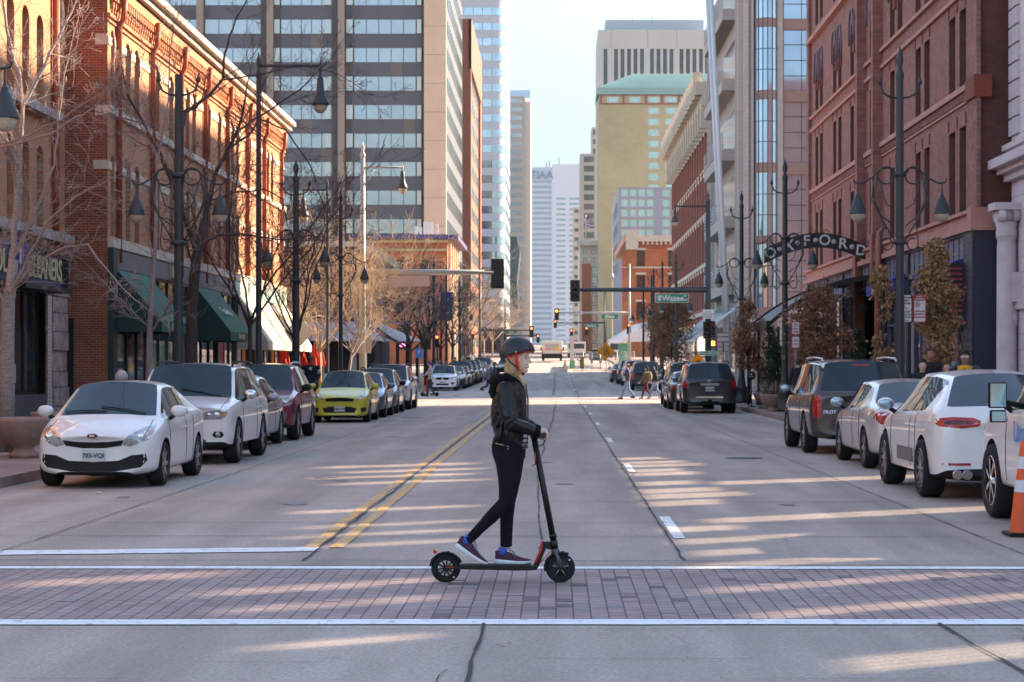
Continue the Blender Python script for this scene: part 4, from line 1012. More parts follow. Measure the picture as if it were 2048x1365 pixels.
# orange corner block with a purple cornice and roof antennas
y0 = 229; zz = lambda v: ZV(v, y0)
hc = [(XU(u,y0), XU(u+17,y0), zz(v1), zz(v0), ar) for u in (790,843) for v0, v1, ar in ((519,556,.8), (585,627,.8))]+[(XU(793,y0), XU(822,y0), zz(700), zz(650), 0), (XU(840,y0), XU(862,y0), zz(700), zz(650), 0)]
hs = [(y, y+1.3, z, z+2.6, .6) for y in (232,236,240,244,248) for z in (8.6,12.2)]
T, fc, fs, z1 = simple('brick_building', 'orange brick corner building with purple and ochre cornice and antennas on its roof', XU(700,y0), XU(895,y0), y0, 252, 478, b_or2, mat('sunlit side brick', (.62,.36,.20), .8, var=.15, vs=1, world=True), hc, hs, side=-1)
q = MB(); fbox(q, fc, XU(700,y0), XU(898,y0), zz(479), zz(470), 0, .8); fbox(q, fs, y0, 252.4, zz(479), zz(470), 0, 1.2); fbox(q, fc, XU(783,y0), XU(822,y0), zz(650), zz(643), 0, .5); q.build('purple_cornice', mat('purple paint', (.10,.07,.17), .6), T, True)
q = MB(); fbox(q, fc, XU(700,y0), XU(896,y0), zz(486), zz(480), 0, .45); fbox(q, fc, XU(700,y0), XU(895.5,y0), zz(503), zz(498), 0, .3); q.build('ochre_bands', mat('ochre stone', (.48,.37,.18), .8), T, True)
q = MB(); fbox(q, fs, y0+1, 251, 1.8, 5.2, 0, .03); q.build('side_shop_windows', g_shop, T, True)
q = MB()
for i in range(5): fbox(q, fs, y0+1+i*4.6, y0+2+i*4.6, 1.5, 16.5, .0, .35)
each(q, 'side_pilaster', mat('cream side', (.62,.48,.34), .8), T)
for u, v0, v1 in ((829,450,468), (838,452,470), (846,440,466), (853,441,466), (860,441,467), (871,445,468)):
    A = thing('roof_antenna', 'white panel antenna on the orange corner building roof', 'antenna', (XU(u,y0), y0+3, zz(470)), 0, 'white panel antennas on the roof')
    q = MB(); q.box(XU(u,y0)-.16, XU(u,y0)+.16, y0+2.9, y0+3.1, zz(v1), zz(v0)); q.build('panel', mat('antenna white', (.7,.7,.72), .5), A, True)
    q = MB(); q.tube([(XU(u,y0),y0+3.2,zz(472)), (XU(u,y0),y0+3.2,zz(v0+2))], .05, 5); q.build('mast', m_frg, A, True)
# low market building far left side, brown
simple('brick_building', 'low dark brown building seen past the far trees on the left', XU(900,420), XU(1005,420), 420, 460, 655, mat('dark brown wall', (.12,.06,.05), .8), MATS['dark brown wall'], [(XU(u,420), XU(u+14,420), ZV(700,420), ZV(690,420), 0) for u in (930,955,980)], (), side=-1)
# ---------------------------------------------------------------- cars
m_tyre = mat('tyre rubber', (.010,.010,.011), .9, bump=.3, bs=80)
m_rim = mat('alloy', (.42,.42,.44), .3, .85)
m_rimd = mat('dark alloy', (.07,.07,.075), .5, .6)
m_plast = mat('black plastic', (.010,.010,.011), .65, spec=.3)
m_trimc = mat('chrome', (.75,.75,.76), .12, 1.)
m_cglass = mat('car glass', (.014,.032,.042), .03, spec=.5, var=.5, vs=1.1)
m_mirror = mat('mirror glass blue', (.35,.5,.58), .05, .6)
m_lamp = mat('headlamp lens', (.34,.36,.38), .08, .3, var=.7, vs=16, coat=.6)
m_lampa = mat('amber lens', (.55,.16,.02), .2, coat=.4)
m_lampr = mat('red lens', (.42,.012,.015), .15, coat=.6, var=.4, vs=9)
m_platem = mat('licence plate', (.55,.57,.55), .5)
m_plateg = mat('plate characters', (.03,.07,.06), .6)
m_under = mat('underbody', (.006,.006,.006), .9)
def paint(name, col, metal=.0, rough=.32): return mat(name, col, rough, metal, coat=.8, var=.04, vs=2)
RIMS = {}
def wheel_meshes(r, w, style, rm):
    k = (r, w, style, rm.name)
    if k in RIMS: return RIMS[k]
    t = MB(); ri = r*.66
    t.lathe([(ri,-w*.42),(r*.9,-w*.5),(r*.97,-w*.42),(r,-w*.25),(r,w*.25),(r*.97,w*.42),(r*.9,w*.5),(ri,w*.42),(ri,-w*.42)], n=32, axis=0)
    q = MB(); q.lathe([(ri*1.0,w*.42),(ri*.98,w*.45),(ri*.9,w*.43),(ri*.88,w*.2),(0,w*.16)], n=28, axis=0, mi=0)
    n = {0: 5, 1: 10, 2: 6, 3: 7}[style]; wd = {0: .28, 1: .13, 2: .24, 3: .16}[style]*ri
    q.lathe([(ri*.24,w*.3),(ri*.22,w*.44),(0,w*.46)], n=12, axis=0, mi=1)
    for i in range(n):
        a = 2*math.pi*i/n; c, s = math.cos(a), math.sin(a); wo = wd*.62
        vs = [(x, c*rr_-s*d, s*rr_+c*d) for x in (w*.2, w*.43) for rr_, d in ((ri*.15,-wd*.5),(ri*.93,-wo),(ri*.93,wo),(ri*.15,wd*.5))]
        q.add(vs, [(0,3,2,1),(4,5,6,7),(0,1,5,4),(1,2,6,5),(2,3,7,6),(3,0,4,7)], 1)
    q.lathe([(ri*.9,w*.2),(ri*.99,w*.46),(ri*1.02,w*.43)], n=28, axis=0, mi=1)
    RIMS[k] = (t.mesh('wheel', [m_tyre]), q.mesh('rim', [m_under, rm]))
    return RIMS[k]
def inpoly(): pass
def patch(bvh, poly, view, L, m, name, parent, off=.006, back=.03, sub=2, rim=None):
    """a lens, grille or pane shaped in the front (x,z) or side (y,z) view and laid onto the body"""
    bm = bmesh.new()
    if view == 'f': org = lambda a, b: (V((a, 5, b)), V((0,-1,0)))
    elif view == 'r': org = lambda a, b: (V((a, -5, b)), V((0,1,0)))
    elif view == 's': org = lambda a, b: (V((3, a, b)), V((-1,0,0)))
    else: org = lambda a, b: (V((-3, a, b)), V((1,0,0)))
    vs = [bm.verts.new((a, b, 0)) for a, b in poly]
    bm.faces.new(vs); bmesh.ops.triangulate(bm, faces=bm.faces[:])
    for _ in range(sub):
        bmesh.ops.subdivide_edges(bm, edges=[e for e in bm.edges if e.calc_length() > .05], cuts=1, use_grid_fill=True)
    bmesh.ops.triangulate(bm, faces=bm.faces[:])
    bd = [v for v in bm.verts if any(len(e.link_faces) == 1 for e in v.link_edges)]
    for v in bm.verts:
        o, d = org(v.co.x, v.co.y); h = bvh.ray_cast(o, d)
        if h[0] is None: h = bvh.find_nearest(o+d*(5-L/2+.3) if view in 'fr' else o+d*2)
        v.co = h[0]-d*off
    r = bmesh.ops.extrude_edge_only(bm, edges=[e for e in bm.edges if len(e.link_faces) == 1])
    d = org(0,0)[1]
    for g in r['geom']:
        if isinstance(g, bmesh.types.BMVert): g.co += d*back
    bmesh.ops.recalc_face_normals(bm, faces=bm.faces[:])
    me = bpy.data.meshes.new(name); bm.to_mesh(me); bm.free()
    for p in me.polygons: p.use_smooth = False
    me.materials.append(m)
    return link(name, me, parent)
def mirrorp(poly): return [(-a, b) for a, b in poly]
def make_car(s, label, cat='car', name='parked_car', group=None, detail=True):
    """local frame: +Y forward, origin on the road under the centre"""
    L, W, Hh = s['L'], s['W']/2, s['H']; belt = s['belt']; clr = s.get('clr', .2)
    T = thing(name, label, cat, group=group)
    c, rf, rr_, rd = s['cowl'], s['rf'], s['rr'], s['rd']; zc = s['zc']; nz = s['nose']; tz = s['tail']; deck = s['deck']
    # station: y from nose, half width, z bottom, z mid, shoulder z, top z, roof?, roof half width
    wr = s.get('wr', W*.70); zr = Hh; bx = 1 if s.get('box') else 0
    b1, b2 = s.get('bp', ((rf+rr_)/2-.05, (rf+rr_)/2+.05)); cp = s['cp']
    st = [(0, W*(.78+.10*bx), clr+.05, .42, nz-.13+.07*bx, nz-.03+.04*bx, 0, 0), (.10, W*(.90+.05*bx), clr, .45, nz-.05, nz+.02, 0, 0), (.38, W*.975, clr, .5, nz+.03, (nz*.62+zc*.38), 0, 0),
          (.72, W*.99, clr, .55, (nz+belt)/2-.0, (nz*.3+zc*.7), 0, 0),
          (c, W, clr, .58, belt-.02, zc, 0, 0), (rf, W, clr, .58, belt, zr-.02, 1, wr), (b1, W, clr, .58, belt+.01, zr, 1, wr), (b2, W, clr, .58, belt+.01, zr, 1, wr),
          (cp, W, clr, .6, belt+.03, zr-.02*(1 if s['hatch'] else 2), 1, wr*.98), (rr_, W*.99, clr, .6, belt+.04, zr-.05, 1, wr*.95),
          (rd, W*.985, clr, .6, deck-.03, deck, 0, 0), (L-.12 if rd < L-.2 else L-.06, W*.94, clr+.02, .6, tz-.02, tz+.03, 0, 0), (L, W*.84, clr+.08, .55, tz-.16, tz-.06, 0, 0)]
    rows = []
    for y, w, zb, zm, zs, zt, roof, wr_ in st:
        if roof: q = [(wr_, zt-.085), (wr_-.055, zt-.035), (wr_*.5, zt), (0, zt+.012)]
        else: q = [(w*.86, zs+(zt-zs)*.45), (w*.80, zs+(zt-zs)*.65), (w*.45, zt), (0, zt+.008)]
        rows.append([(0,zb), (w*.8,zb), (w*.965,zb+.08), (w,zm), (w*.985,zs-.07), (w*.94,zs)]+q)
    nr = 10; bm = bmesh.new(); grid = {}
    ce = bm.edges.layers.float.new('crease_edge'); cv_ = bm.verts.layers.float.new('crease_vert')
    for i, (stn, rw) in enumerate(zip(st, rows)):
        for j, (x, z) in enumerate(rw):
            y = L/2-stn[0]-(.13*(x/W)**2 if i in (4, 5) else .16*(x/W)**2 if i < 2 else .05*(x/W)**2 if i == 2 else -.11*(x/W)**2 if i in (9, 10) else -.13*(x/W)**2 if i > 10 else 0)
            for sg in (1, -1):
                if x == 0 and sg < 0: grid[i, j, -1] = grid[i, j, 1]; continue
                grid[i, j, sg] = bm.verts.new((x*sg, y, z))
    N = len(st)
    for i, j in ((4,7),(5,7),(9,7),(10,7),(4,5),(5,6),(8,5),(8,6),(6,5),(6,6),(7,5),(7,6)):
        for sg in (1, -1): grid[i,j,sg][cv_] = .8
    for i in range(N-1):
        for j in range(nr-1):
            k = 0
            if i == 4 and j in (7, 8): k = 1
            elif i == 9 and j in (7, 8): k = 3
            elif j == 5 and i in (4, 5, 7) : k = 2
            elif j == 5 and i == 6: k = 4
            elif j == 5 and i == 8 and s.get('quarter', 0): k = 2
            elif j == 1 or j == 0: k = 4 if (s.get('clad') or j == 0) else 0
            for sg in (1, -1):
                vs = [grid[i,j,sg], grid[i+1,j,sg], grid[i+1,j+1,sg], grid[i,j+1,sg]]
                if len(set(vs)) < 4: vs = list(dict.fromkeys(vs))
                try: f = bm.faces.new(vs if sg < 0 else vs[::-1]); f.material_index = k; f.smooth = True
                except ValueError: pass
    for i in (0, N-1):
        for j in range(nr-1):
            vs = list(dict.fromkeys([grid[i,j,1], grid[i,j,-1], grid[i,j+1,-1], grid[i,j+1,1]]))
            if len(vs) > 2:
                f = bm.faces.new(vs); f.smooth = True; f.material_index = 4 if j == 0 or (s.get('clad') and j < 2) else 0
    bmesh.ops.recalc_face_normals(bm, faces=bm.faces[:])
    for e in bm.edges:
        ms_ = {f.material_index for f in e.link_faces}
        if len(ms_) > 1 and (ms_ & {1,2,3}): e[ce] = 1.0
    for (i, j, sg), v_ in grid.items():
        v2 = grid.get((i+1, j, sg)); e = bm.edges.get((v_, v2)) if v2 and v2 is not v_ else None
        if e and j in (5, 2, 6): e[ce] = max(e[ce], .55 if s['hatch'] and s['H'] > 1.6 else .4)
        v2 = grid.get((i, j+1, sg)); e = bm.edges.get((v_, v2)) if v2 and v2 is not v_ else None
        if e and i in (0, N-1): e[ce] = max(e[ce], .75 if s.get('box') else .35)
    me = bpy.data.meshes.new('body'); bm.to_mesh(me); bm.free()
    pm = s['paint']
    for m in (pm, m_cglass, m_cglass, m_cglass, m_plast, m_under): me.materials.append(m)
    me = baked(me, [('SUBSURF', {'levels': 2, 'render_levels': 2})])
    # wheel wells
    fy, ry = L/2-s['fo'], L/2-s['fo']-s['wb']; r = s['r']
    cut = MB()
    for y in (fy, ry):
        for sg in (1, -1): cut.lathe([(0, sg*(W-.34)), (r+.045, sg*(W-.34)), (r+.045, sg*(W+.2)), (0, sg*(W+.2))], (0, y, r+.01), 28, axis=0, mi=5)
    cm = cut.mesh('cut', [pm, m_cglass, m_cglass, m_cglass, m_plast, m_under]); cobj = link('cut', cm)
    bodyfull = me
    o = bpy.data.objects.new('tmpb', me); C.objects.link(o); bo = o.modifiers.new('b', 'BOOLEAN'); bo.object = cobj; bo.solver = 'EXACT'; bo.operation = 'DIFFERENCE'
    dg = bpy.context.evaluated_depsgraph_get(); dg.update(); cutme = bpy.data.meshes.new_from_object(o.evaluated_get(dg))
    bpy.data.objects.remove(o); bpy.data.objects.remove(cobj)
    bm = bmesh.new(); bm.from_mesh(bodyfull); bvh = BVHTree.FromBMesh(bm); bm.free()
    # split by material into parts
    def part(ids, name, m, side=0, rng=None):
        bm = bmesh.new(); bm.from_mesh(cutme)
        dl = [f for f in bm.faces if f.material_index not in ids or (side and f.calc_center_median().x*side < 0) or (rng and not (rng[0] <= f.calc_center_median().y <= rng[1]))]
        bmesh.ops.delete(bm, geom=dl, context='FACES')
        if not bm.faces: bm.free(); return None
        me = bpy.data.meshes.new(name); bm.to_mesh(me); bm.free(); me.materials.clear(); me.materials.append(m)
        me.polygons.foreach_set('material_index', [0]*len(me.polygons))
        return link(name, me, T)
    body = part({0}, 'body', pm); part({1}, 'windshield', m_cglass); part({3}, 'rear_window', m_cglass)
    part({4}, 'lower_trim', m_plast); part({5}, 'wheel_wells', m_under)
    for sg in (1, -1):
        part({2}, 'side_window', m_cglass, sg, (L/2-b1, 9)); part({2}, 'side_window', m_cglass, sg, (-9, L/2-b2))
    # wheels
    tm, rm_ = wheel_meshes(r, s.get('tw', .225), s.get('rim', 0), s.get('rimm', m_rim))
    for y in (fy, ry):
        for sg in (1, -1):
            wo = link('wheel', tm, T); wo.location = (sg*(W-.125), y, r); wo.rotation_euler = (0, 0, 0 if sg > 0 else math.pi)
            ro = link('rim', rm_, wo)
    # mirrors, handles, seams
    my = L/2-c-.38; mz = belt+.09; ms = s.get('mirror', (.12,.09,.085))
    for sg in (1, -1):
        q = MB(); q.sphere((sg*(W+.085), my, mz), (ms[0], ms[1]*.8, ms[2]), 12, 0, 8); q.tube([(sg*(W-.06), my+.02, belt-.03), (sg*(W+.04), my, mz-.05)], .03, 6, 1)
        mo = q.build('mirror', [s.get('mirrorm', pm), m_plast], T)
        q = MB(); q.sphere((sg*(W+.085), my-ms[1]*.55, mz), (ms[0]*.86, .022, ms[2]*.8), 12); q.build('mirror_glass', m_mirror, mo)
        q = MB(); sx = sg*(W*.985+.012)
        for yy in (L/2-b1+.1, L/2-b1-(cp-b2)*.85): 
            h = bvh.ray_cast(V((sg*3, yy, belt-.16)), V((-sg,0,0)))
            if h[0]: q2 = MB(); q2.tube([(h[0].x, yy+.09, belt-.16), (h[0].x+sg*.03, yy+.05, belt-.155), (h[0].x+sg*.03, yy-.05, belt-.155), (h[0].x, yy-.09, belt-.16)], .012, 5); q2.build('door_handle', s.get('handlem', pm), T)
        sm_ = MB()
        for yy, zt_ in ((L/2-c-.25, belt-.02), (L/2-(b1+b2)/2, belt), (min(ry+.45, L/2-cp+.12), belt)):
            pts = []
            for k in range(9):
                z = clr+.13+(zt_-clr-.13)*k/8; h = bvh.ray_cast(V((sg*3, yy, z)), V((-sg,0,0)))
                if h[0] and not ((yy-fy)**2+(z-r)**2 < (r+.06)**2 or (yy-ry)**2+(z-r)**2 < (r+.06)**2): pts.append(V((h[0].x+sg*.001, yy, z)))
            if len(pts) > 2: sm_.tube(pts, .006, 4)
        if sm_.v: sm_.build('door_seams', m_under, T)
    for sg in (1, -1):
        pts = []
        for k in range(11):
            yy = L/2-.12-(c-.16)*k/10; h = bvh.ray_cast(V((sg*(W*.80-.02*abs(k-5)/5), yy, 3)), V((0,0,-1)))
            if h[0]: pts.append(h[0]+V((0,0,.001)))
        if len(pts) > 2: q = MB(); q.tube(pts, .005, 4); q.build('bonnet_seam', m_under, T)
    if s.get('rails'):
        for sg in (1, -1):
            q = MB(); x = sg*(wr-.06); ya, yb = L/2-rf-.15, L/2-rr_+.1
            q.tube([(x, ya, Hh-.06), (x, ya-.12, Hh+.01), (x, (ya+yb)/2, Hh+.03), (x, yb+.12, Hh+.005), (x, yb, Hh-.06)], .022, 6); q.build('roof_rail', s.get('railm', m_plast), T)
    # face patches: name, polygon, material, view, mirrored
    for nm, poly, m, view, mir in s.get('patches', ()):
        po_ = patch(bvh, poly, view, L, m, nm, T)
        if nm == 'headlight':
            a_ = sum(p[0] for p in poly)/len(poly)+.03; b__ = sum(p[1] for p in poly)/len(poly)
            for sg in (1, -1):
                h = bvh.ray_cast(V((sg*a_, 5, b__)), V((0,-1,0)))
                if h[0]: q = MB(); q.sphere(h[0]+V((0,.004,0)), (.052,.02,.048), 12); q.sphere(h[0]+V((sg*-.13,.010,0)), (.035,.014,.035), 10, 1); q.build('reflector', [mat('reflector bowl', (.8,.82,.85), .08, .9), m_trimc], po_)
        if mir: patch(bvh, mirrorp(poly), view, L, m, nm, T)
    def surf(x, z, view):
        h = bvh.ray_cast(V((x, 5 if view == 'f' else -5, z)), V((0, -1 if view == 'f' else 1, 0))); return h[0].y if h[0] else (L/2 if view == 'f' else -L/2)
    for (x, z, view, chars) in s.get('plates', ()):
        y = surf(x, z, view); sg = 1 if view == 'f' else -1
        q = MB(); q.box(x-.155, x+.155, y-.01 if sg > 0 else y-.025, y+.025 if sg > 0 else y+.01, z-.077, z+.077); po = q.build('licence_plate', m_platem, T)
        t = text(chars, .085, m_plateg, (x, y+sg*.027, z-.003), po, (rad(90), 0, rad(180) if sg > 0 else 0), .002, .003, world=False)
    for (kind, x, z, view, sz) in s.get('badges', ()):
        y = surf(x, z, view); sg = 1 if view == 'f' else -1; rz = rad(180) if sg > 0 else 0
        if kind == 'ring':
            q = MB(); q.lathe([(sz*.85,-.01),(sz,-.01),(sz,.012),(sz*.85,.012),(sz*.85,-.01)], (x, y+sg*.008, z), 20, axis=1); q.tube([(x-sz*.6,y+sg*.01,z),(x+sz*.6,y+sg*.01,z)], sz*.1, 4); q.build('badge', m_trimc, T)
        elif kind == 'oval':
            q = MB(); q.sphere((x, y+sg*.004, z), (sz, .012, sz*.42), 14); b = q.build('badge', mat('badge dark red', (.18,.01,.02), .3), T); text('KIA', sz*.55, m_trimc, (x, y+sg*.018, z), b, (rad(90),0,rz), .002, .003, world=False)
        elif kind == 'disc':
            q = MB(); q.lathe([(0,.008),(sz,.008),(sz,-.01)], (x, y+(.004 if sg > 0 else -.01), z), 18, axis=1); q.build('badge', mat('badge blue', (.1,.2,.5), .3), T)
        else: text(kind, sz, m_trimc, (x, y+sg*.006, z), T, (rad(90),0,rz), .003, .004, world=False)
    for (x0,y0_,x1_,y1_) in s.get('wipers', ()):
        pts = []
        for k in range(6):
            x, y = x0+(x1_-x0)*k/5, L/2-(y0_+(y1_-y0_)*k/5); h = bvh.ray_cast(V((x, y, 3)), V((0,0,-1)))
            if h[0]: pts.append(h[0]+V((0,0,.02)))
        if len(pts) > 2: q = MB(); q.tube(pts, .011, 4); q.build('wiper', m_under, T)
    if s.get('extra'): s['extra'](T, bvh, s, surf)
    return T
SED = dict(L=4.6, W=1.80, H=1.46, belt=.93, cowl=1.12, rf=1.86, rr=3.35, rd=3.95, cp=3.12, zc=.98, nose=.72, tail=.98, deck=1.04, hatch=False, fo=.92, wb=2.7, r=.325)
SUV = dict(L=4.75, W=1.92, H=1.74, belt=1.08, cowl=1.12, rf=1.75, rr=4.15, rd=4.62, cp=3.55, zc=1.13, nose=.92, tail=1.05, deck=1.12, hatch=True, fo=.90, wb=2.85, r=.375, tw=.25, clr=.26, quarter=1, clad=1, rails=1)
HAT = dict(L=4.1, W=1.70, H=1.52, belt=.97, cowl=.88, rf=1.58, rr=3.45, rd=3.92, cp=2.95, zc=1.02, nose=.76, tail=1.0, deck=1.05, hatch=True, fo=.80, wb=2.53, r=.30)
p_white = paint('white paint', (.76,.74,.73)); p_pearl = paint('pearl paint', (.62,.58,.56), .25); p_red = paint('maroon paint', (.22,.012,.03), .3)
p_yel = paint('lime yellow paint', (.62,.55,.05), .1); p_silver = paint('silver paint', (.30,.31,.33), .55); p_gblue = paint('grey blue paint', (.14,.19,.25), .5)
p_choc = paint('dark bronze grey paint', (.075,.06,.058), .5); p_black = paint('black car paint', (.012,.013,.016), .3); p_dgrey = paint('dark grey paint', (.045,.042,.045), .5); p_navy = paint('navy car paint', (.015,.03,.075), .4)
m_cladg = mat('grey cladding', (.16,.14,.13), .6)
def slat(T, bvh, s, surf): pass
def car(spec, label, x, y, rz=0, **k):
    """x,y = the centre of the car; rz 180 = facing the camera"""
    group = k.pop('group', None); nm = k.pop('name', 'parked_car'); cat = k.pop('cat', 'car')
    s = dict(spec); s.update(k); T = make_car(s, label, cat, nm, group)
    slope = (G(y+1.4)-G(y-1.4))/2.8
    T.location = (x, y, G(y)); T.rotation_euler = (math.atan(slope)*(1 if rz == 0 else -1), 0, rad(rz))
    return T
GL = 'cars parked along the left kerb facing the camera'; GR = 'cars parked along the right kerb seen from behind'
# --- left row (faces the camera). x given for the centre, y for the nose
def left(spec, label, xc, ynose, **k): return car(spec, label, xc, ynose+spec.get('L') / 2 if 'L' not in k else ynose+k['L']/2, 180, group=GL, **k)
def right(spec, label, xc, ytail, **k): return car(spec, label, xc, ytail+(k['L'] if 'L' in k else spec['L'])/2, 0, group=GR, **k)
kia_p = [('headlight', [(.40,.60),(.50,.57),(.72,.66),(.78,.73),(.74,.86),(.60,.82),(.45,.70)], m_lamp, 'f', 1), ('turn_signal', [(.705,.71),(.755,.73),(.75,.80),(.70,.78)], m_lampa, 'f', 1),
         ('grille', [(-.42,.66),(-.38,.585),(-.15,.55),(.15,.55),(.38,.585),(.42,.66),(.2,.635),(0,.63),(-.2,.635)], m_plast, 'f', 0),
         ('lower_grille', [(-.70,.47),(-.72,.38),(-.64,.29),(-.3,.235),(.3,.235),(.64,.29),(.72,.38),(.70,.47),(.52,.455),(.34,.38),(0,.36),(-.34,.38),(-.52,.455)], m_plast, 'f', 0)]
left(SED, 'small white sedan with number plate 783-VQI, nearest car of the left row', -6.30, 27.15, L=4.37, W=1.72, H=1.455, belt=.94, cowl=.86, rf=1.66, rr=3.05, rd=3.8, cp=2.75, zc=.99, nose=.74, deck=1.06, tail=1.0, fo=.83, wb=2.57, r=.31, paint=p_white, rim=2, patches=kia_p,
     plates=[(0,.45,'f','783-VQI')], badges=[('oval',0,.72,'f',.075)], wipers=[(-.55,.92,.1,1.02),(.0,.90,.6,.99)], clr=.17)
jeep_p = [('headlight', [(.42,.86),(.44,.76),(.80,.77),(.87,.84),(.86,.93),(.62,.92)], m_lamp, 'f', 1), ('turn_signal', [(.76,.79),(.85,.82),(.85,.90),(.78,.90)], m_lampa, 'f', 1), ('fog_lamp', [(.62,.50),(.67,.46),(.78,.46),(.82,.50),(.79,.56),(.66,.56)], m_plast, 'f', 1),
          ('lower_grille', [(-.52,.40),(-.5,.33),(.5,.33),(.52,.40),(.45,.47),(-.45,.47)], m_plast, 'f', 0)]
jeep_p += [('grille_slot', [(x-.03,.76),(x+.03,.76),(x+.03,.92),(x-.03,.92)], m_plast, 'f', 0) for x in (-.36,-.24,-.12,0,.12,.24,.36)]
def fogl(T, bvh, s, surf):
    for x in (.72, -.72):
        q = MB(); q.sphere((x, surf(x,.51,'f')+.01, .51), (.045,.02,.045), 10); q.build('fog_lamp', m_lamp, T)
JP = dict(SUV, box=1, wr=.73, L=4.82, W=1.94, H=1.72, patches=jeep_p, rim=0, clad=1, nose=.97, zc=1.14, rimm=m_rim, extra=fogl, paint=p_white, wipers=[(-.6,1.15,.1,1.24)], mirrorm=m_trimc)
left(JP, 'white sport utility with slotted grille and chrome mirrors, second in the left row', -6.42, 33.6)
left(SED, 'silver grey sedan squeezed between the white sport utility and the maroon one', -6.75, 39.4, L=4.45, W=1.74, H=1.49, paint=p_silver, rim=1, patches=kia_p, nose=.76)
red_p = [('headlight', [(.45,.88),(.47,.76),(.78,.78),(.84,.84),(.82,.93),(.6,.93)], m_lamp, 'f', 1), ('grille', [(-.38,.86),(-.36,.78),(.36,.78),(.38,.86)], m_plast, 'f', 0), ('bumper', [(-.85,.62),(-.82,.42),(-.5,.34),(.5,.34),(.82,.42),(.85,.62),(.4,.66),(-.4,.66)], m_cladg, 'f', 0), ('lower_grille', [(-.45,.54),(-.43,.44),(.43,.44),(.45,.54)], m_plast, 'f', 0)]
left(SUV, 'maroon sport utility with grey bumper and roof rails, left row', -6.70, 44.2, L=4.44, W=1.83, H=1.72, paint=p_red, rr=3.8, rd=4.28, cp=3.25, wb=2.62, fo=.88, patches=red_p, rim=0, mirrorm=m_plast, railm=m_rim)
fit_p = [('headlight', [(.42,.72),(.5,.66),(.78,.76),(.80,.90),(.66,.84)], m_lamp, 'f', 1), ('grille', [(-.42,.70),(-.40,.62),(.40,.62),(.42,.70),(0,.735)], m_plast, 'f', 0), ('lower_grille', [(-.5,.42),(-.44,.29),(.44,.29),(.5,.42),(.3,.47),(-.3,.47)], m_plast, 'f', 0), ('fog_lamp', [(.6,.42),(.64,.30),(.76,.34),(.76,.46)], m_plast, 'f', 1)]
left(HAT, 'lime yellow hatchback in the left row', -6.33, 58.4, L=4.06, W=1.70, H=1.525, paint=p_yel, patches=fit_p, plates=[(0,.40,'f','OZD-YTK')], rim=1, clr=.16)
left(SED, 'grey blue sedan directly behind the yellow hatchback', -6.33, 63.6, L=4.6, W=1.76, H=1.46, paint=p_gblue, patches=kia_p, rim=0, mirrorm=p_gblue)
left(HAT, 'silver hatchback with roof rails ahead of the second white sport utility', -6.35, 69.0, L=4.4, W=1.75, H=1.58, paint=p_silver, patches=fit_p, rails=1, rim=1, mirrorm=m_plast)
left(JP, 'white sport utility farther up the left row, last before the side street', -6.45, 75.0)
bmw_p = [('headlight', [(.50,.86),(.48,.78),(.82,.80),(.86,.90),(.7,.90)], m_lamp, 'f', 1), ('kidney_grille', [(.04,.86),(.04,.74),(.10,.68),(.34,.68),(.40,.74),(.40,.82),(.36,.87),(.10,.88)], m_plast, 'f', 1), ('lower_grille', [(-.42,.46),(-.36,.34),(.36,.34),(.42,.46)], m_plast, 'f', 0), ('side_intake', [(.52,.52),(.56,.38),(.74,.42),(.78,.54)], m_plast, 'f', 1)]
left(SUV, 'white crossover with twin kidney grille parked beyond the side street', -7.0, 123.2, L=4.45, W=1.82, H=1.58, belt=1.02, zc=1.08, nose=.88, rr=3.85, rd=4.3, cp=3.3, wb=2.67, fo=.85, clad=0, paint=p_white, patches=bmw_p, rails=0, rim=0, clr=.2, plates=[(0,.52,'f','BRZ-418')], badges=[('disc',0,.94,'f',.04)])
far_l = [('black sedan right behind the white crossover', SED, p_black, 129.5, -6.75), ('grey sedan third in the far left row', SED, p_dgrey, 135.3, -6.7), ('tall dark sport utility in the far left row', SUV, p_dgrey, 141.2, -6.8), ('bronze sport utility behind the tall dark one', SUV, p_choc, 147.2, -6.7),
         ('silver sport utility in the far left row', SUV, p_silver, 153.4, -6.6), ('pale blue grey sedan in the far left row', SED, p_gblue, 159.6, -6.5), ('silver sedan farthest but two in the left row', SED, p_silver, 166, -6.5), ('grey blue sport utility near the end of the left row', SUV, p_gblue, 172.5, -6.4), ('black sedan at the far end of the left row', SED, p_black, 180, -6.4)]
protos = {}
for lab, sp, pt, y, x in far_l:
    k = (sp['L'], pt.name)
    pos = dict(loc=(x, y+2.3, G(y+2.3)), rz=math.pi)
    if k in protos: T = dup(protos[k], pos['loc'], pos['rz'], lab)
    else:
        T = make_car(dict(sp, paint=pt, patches=(kia_p if sp is SED else red_p[:2]), rim=0), lab, group=GL); protos[k] = T; T.location = pos['loc']; T.rotation_euler = (0,0,math.pi)
T = dup(protos[(SED['L'], p_navy.name)] if (SED['L'], p_navy.name) in protos else protos[(SED['L'], p_black.name)], (-4.6, 186, G(186)), math.pi, 'dark sedan driving toward the camera beside the left row'); T['group'] = 'cars driving toward the camera'
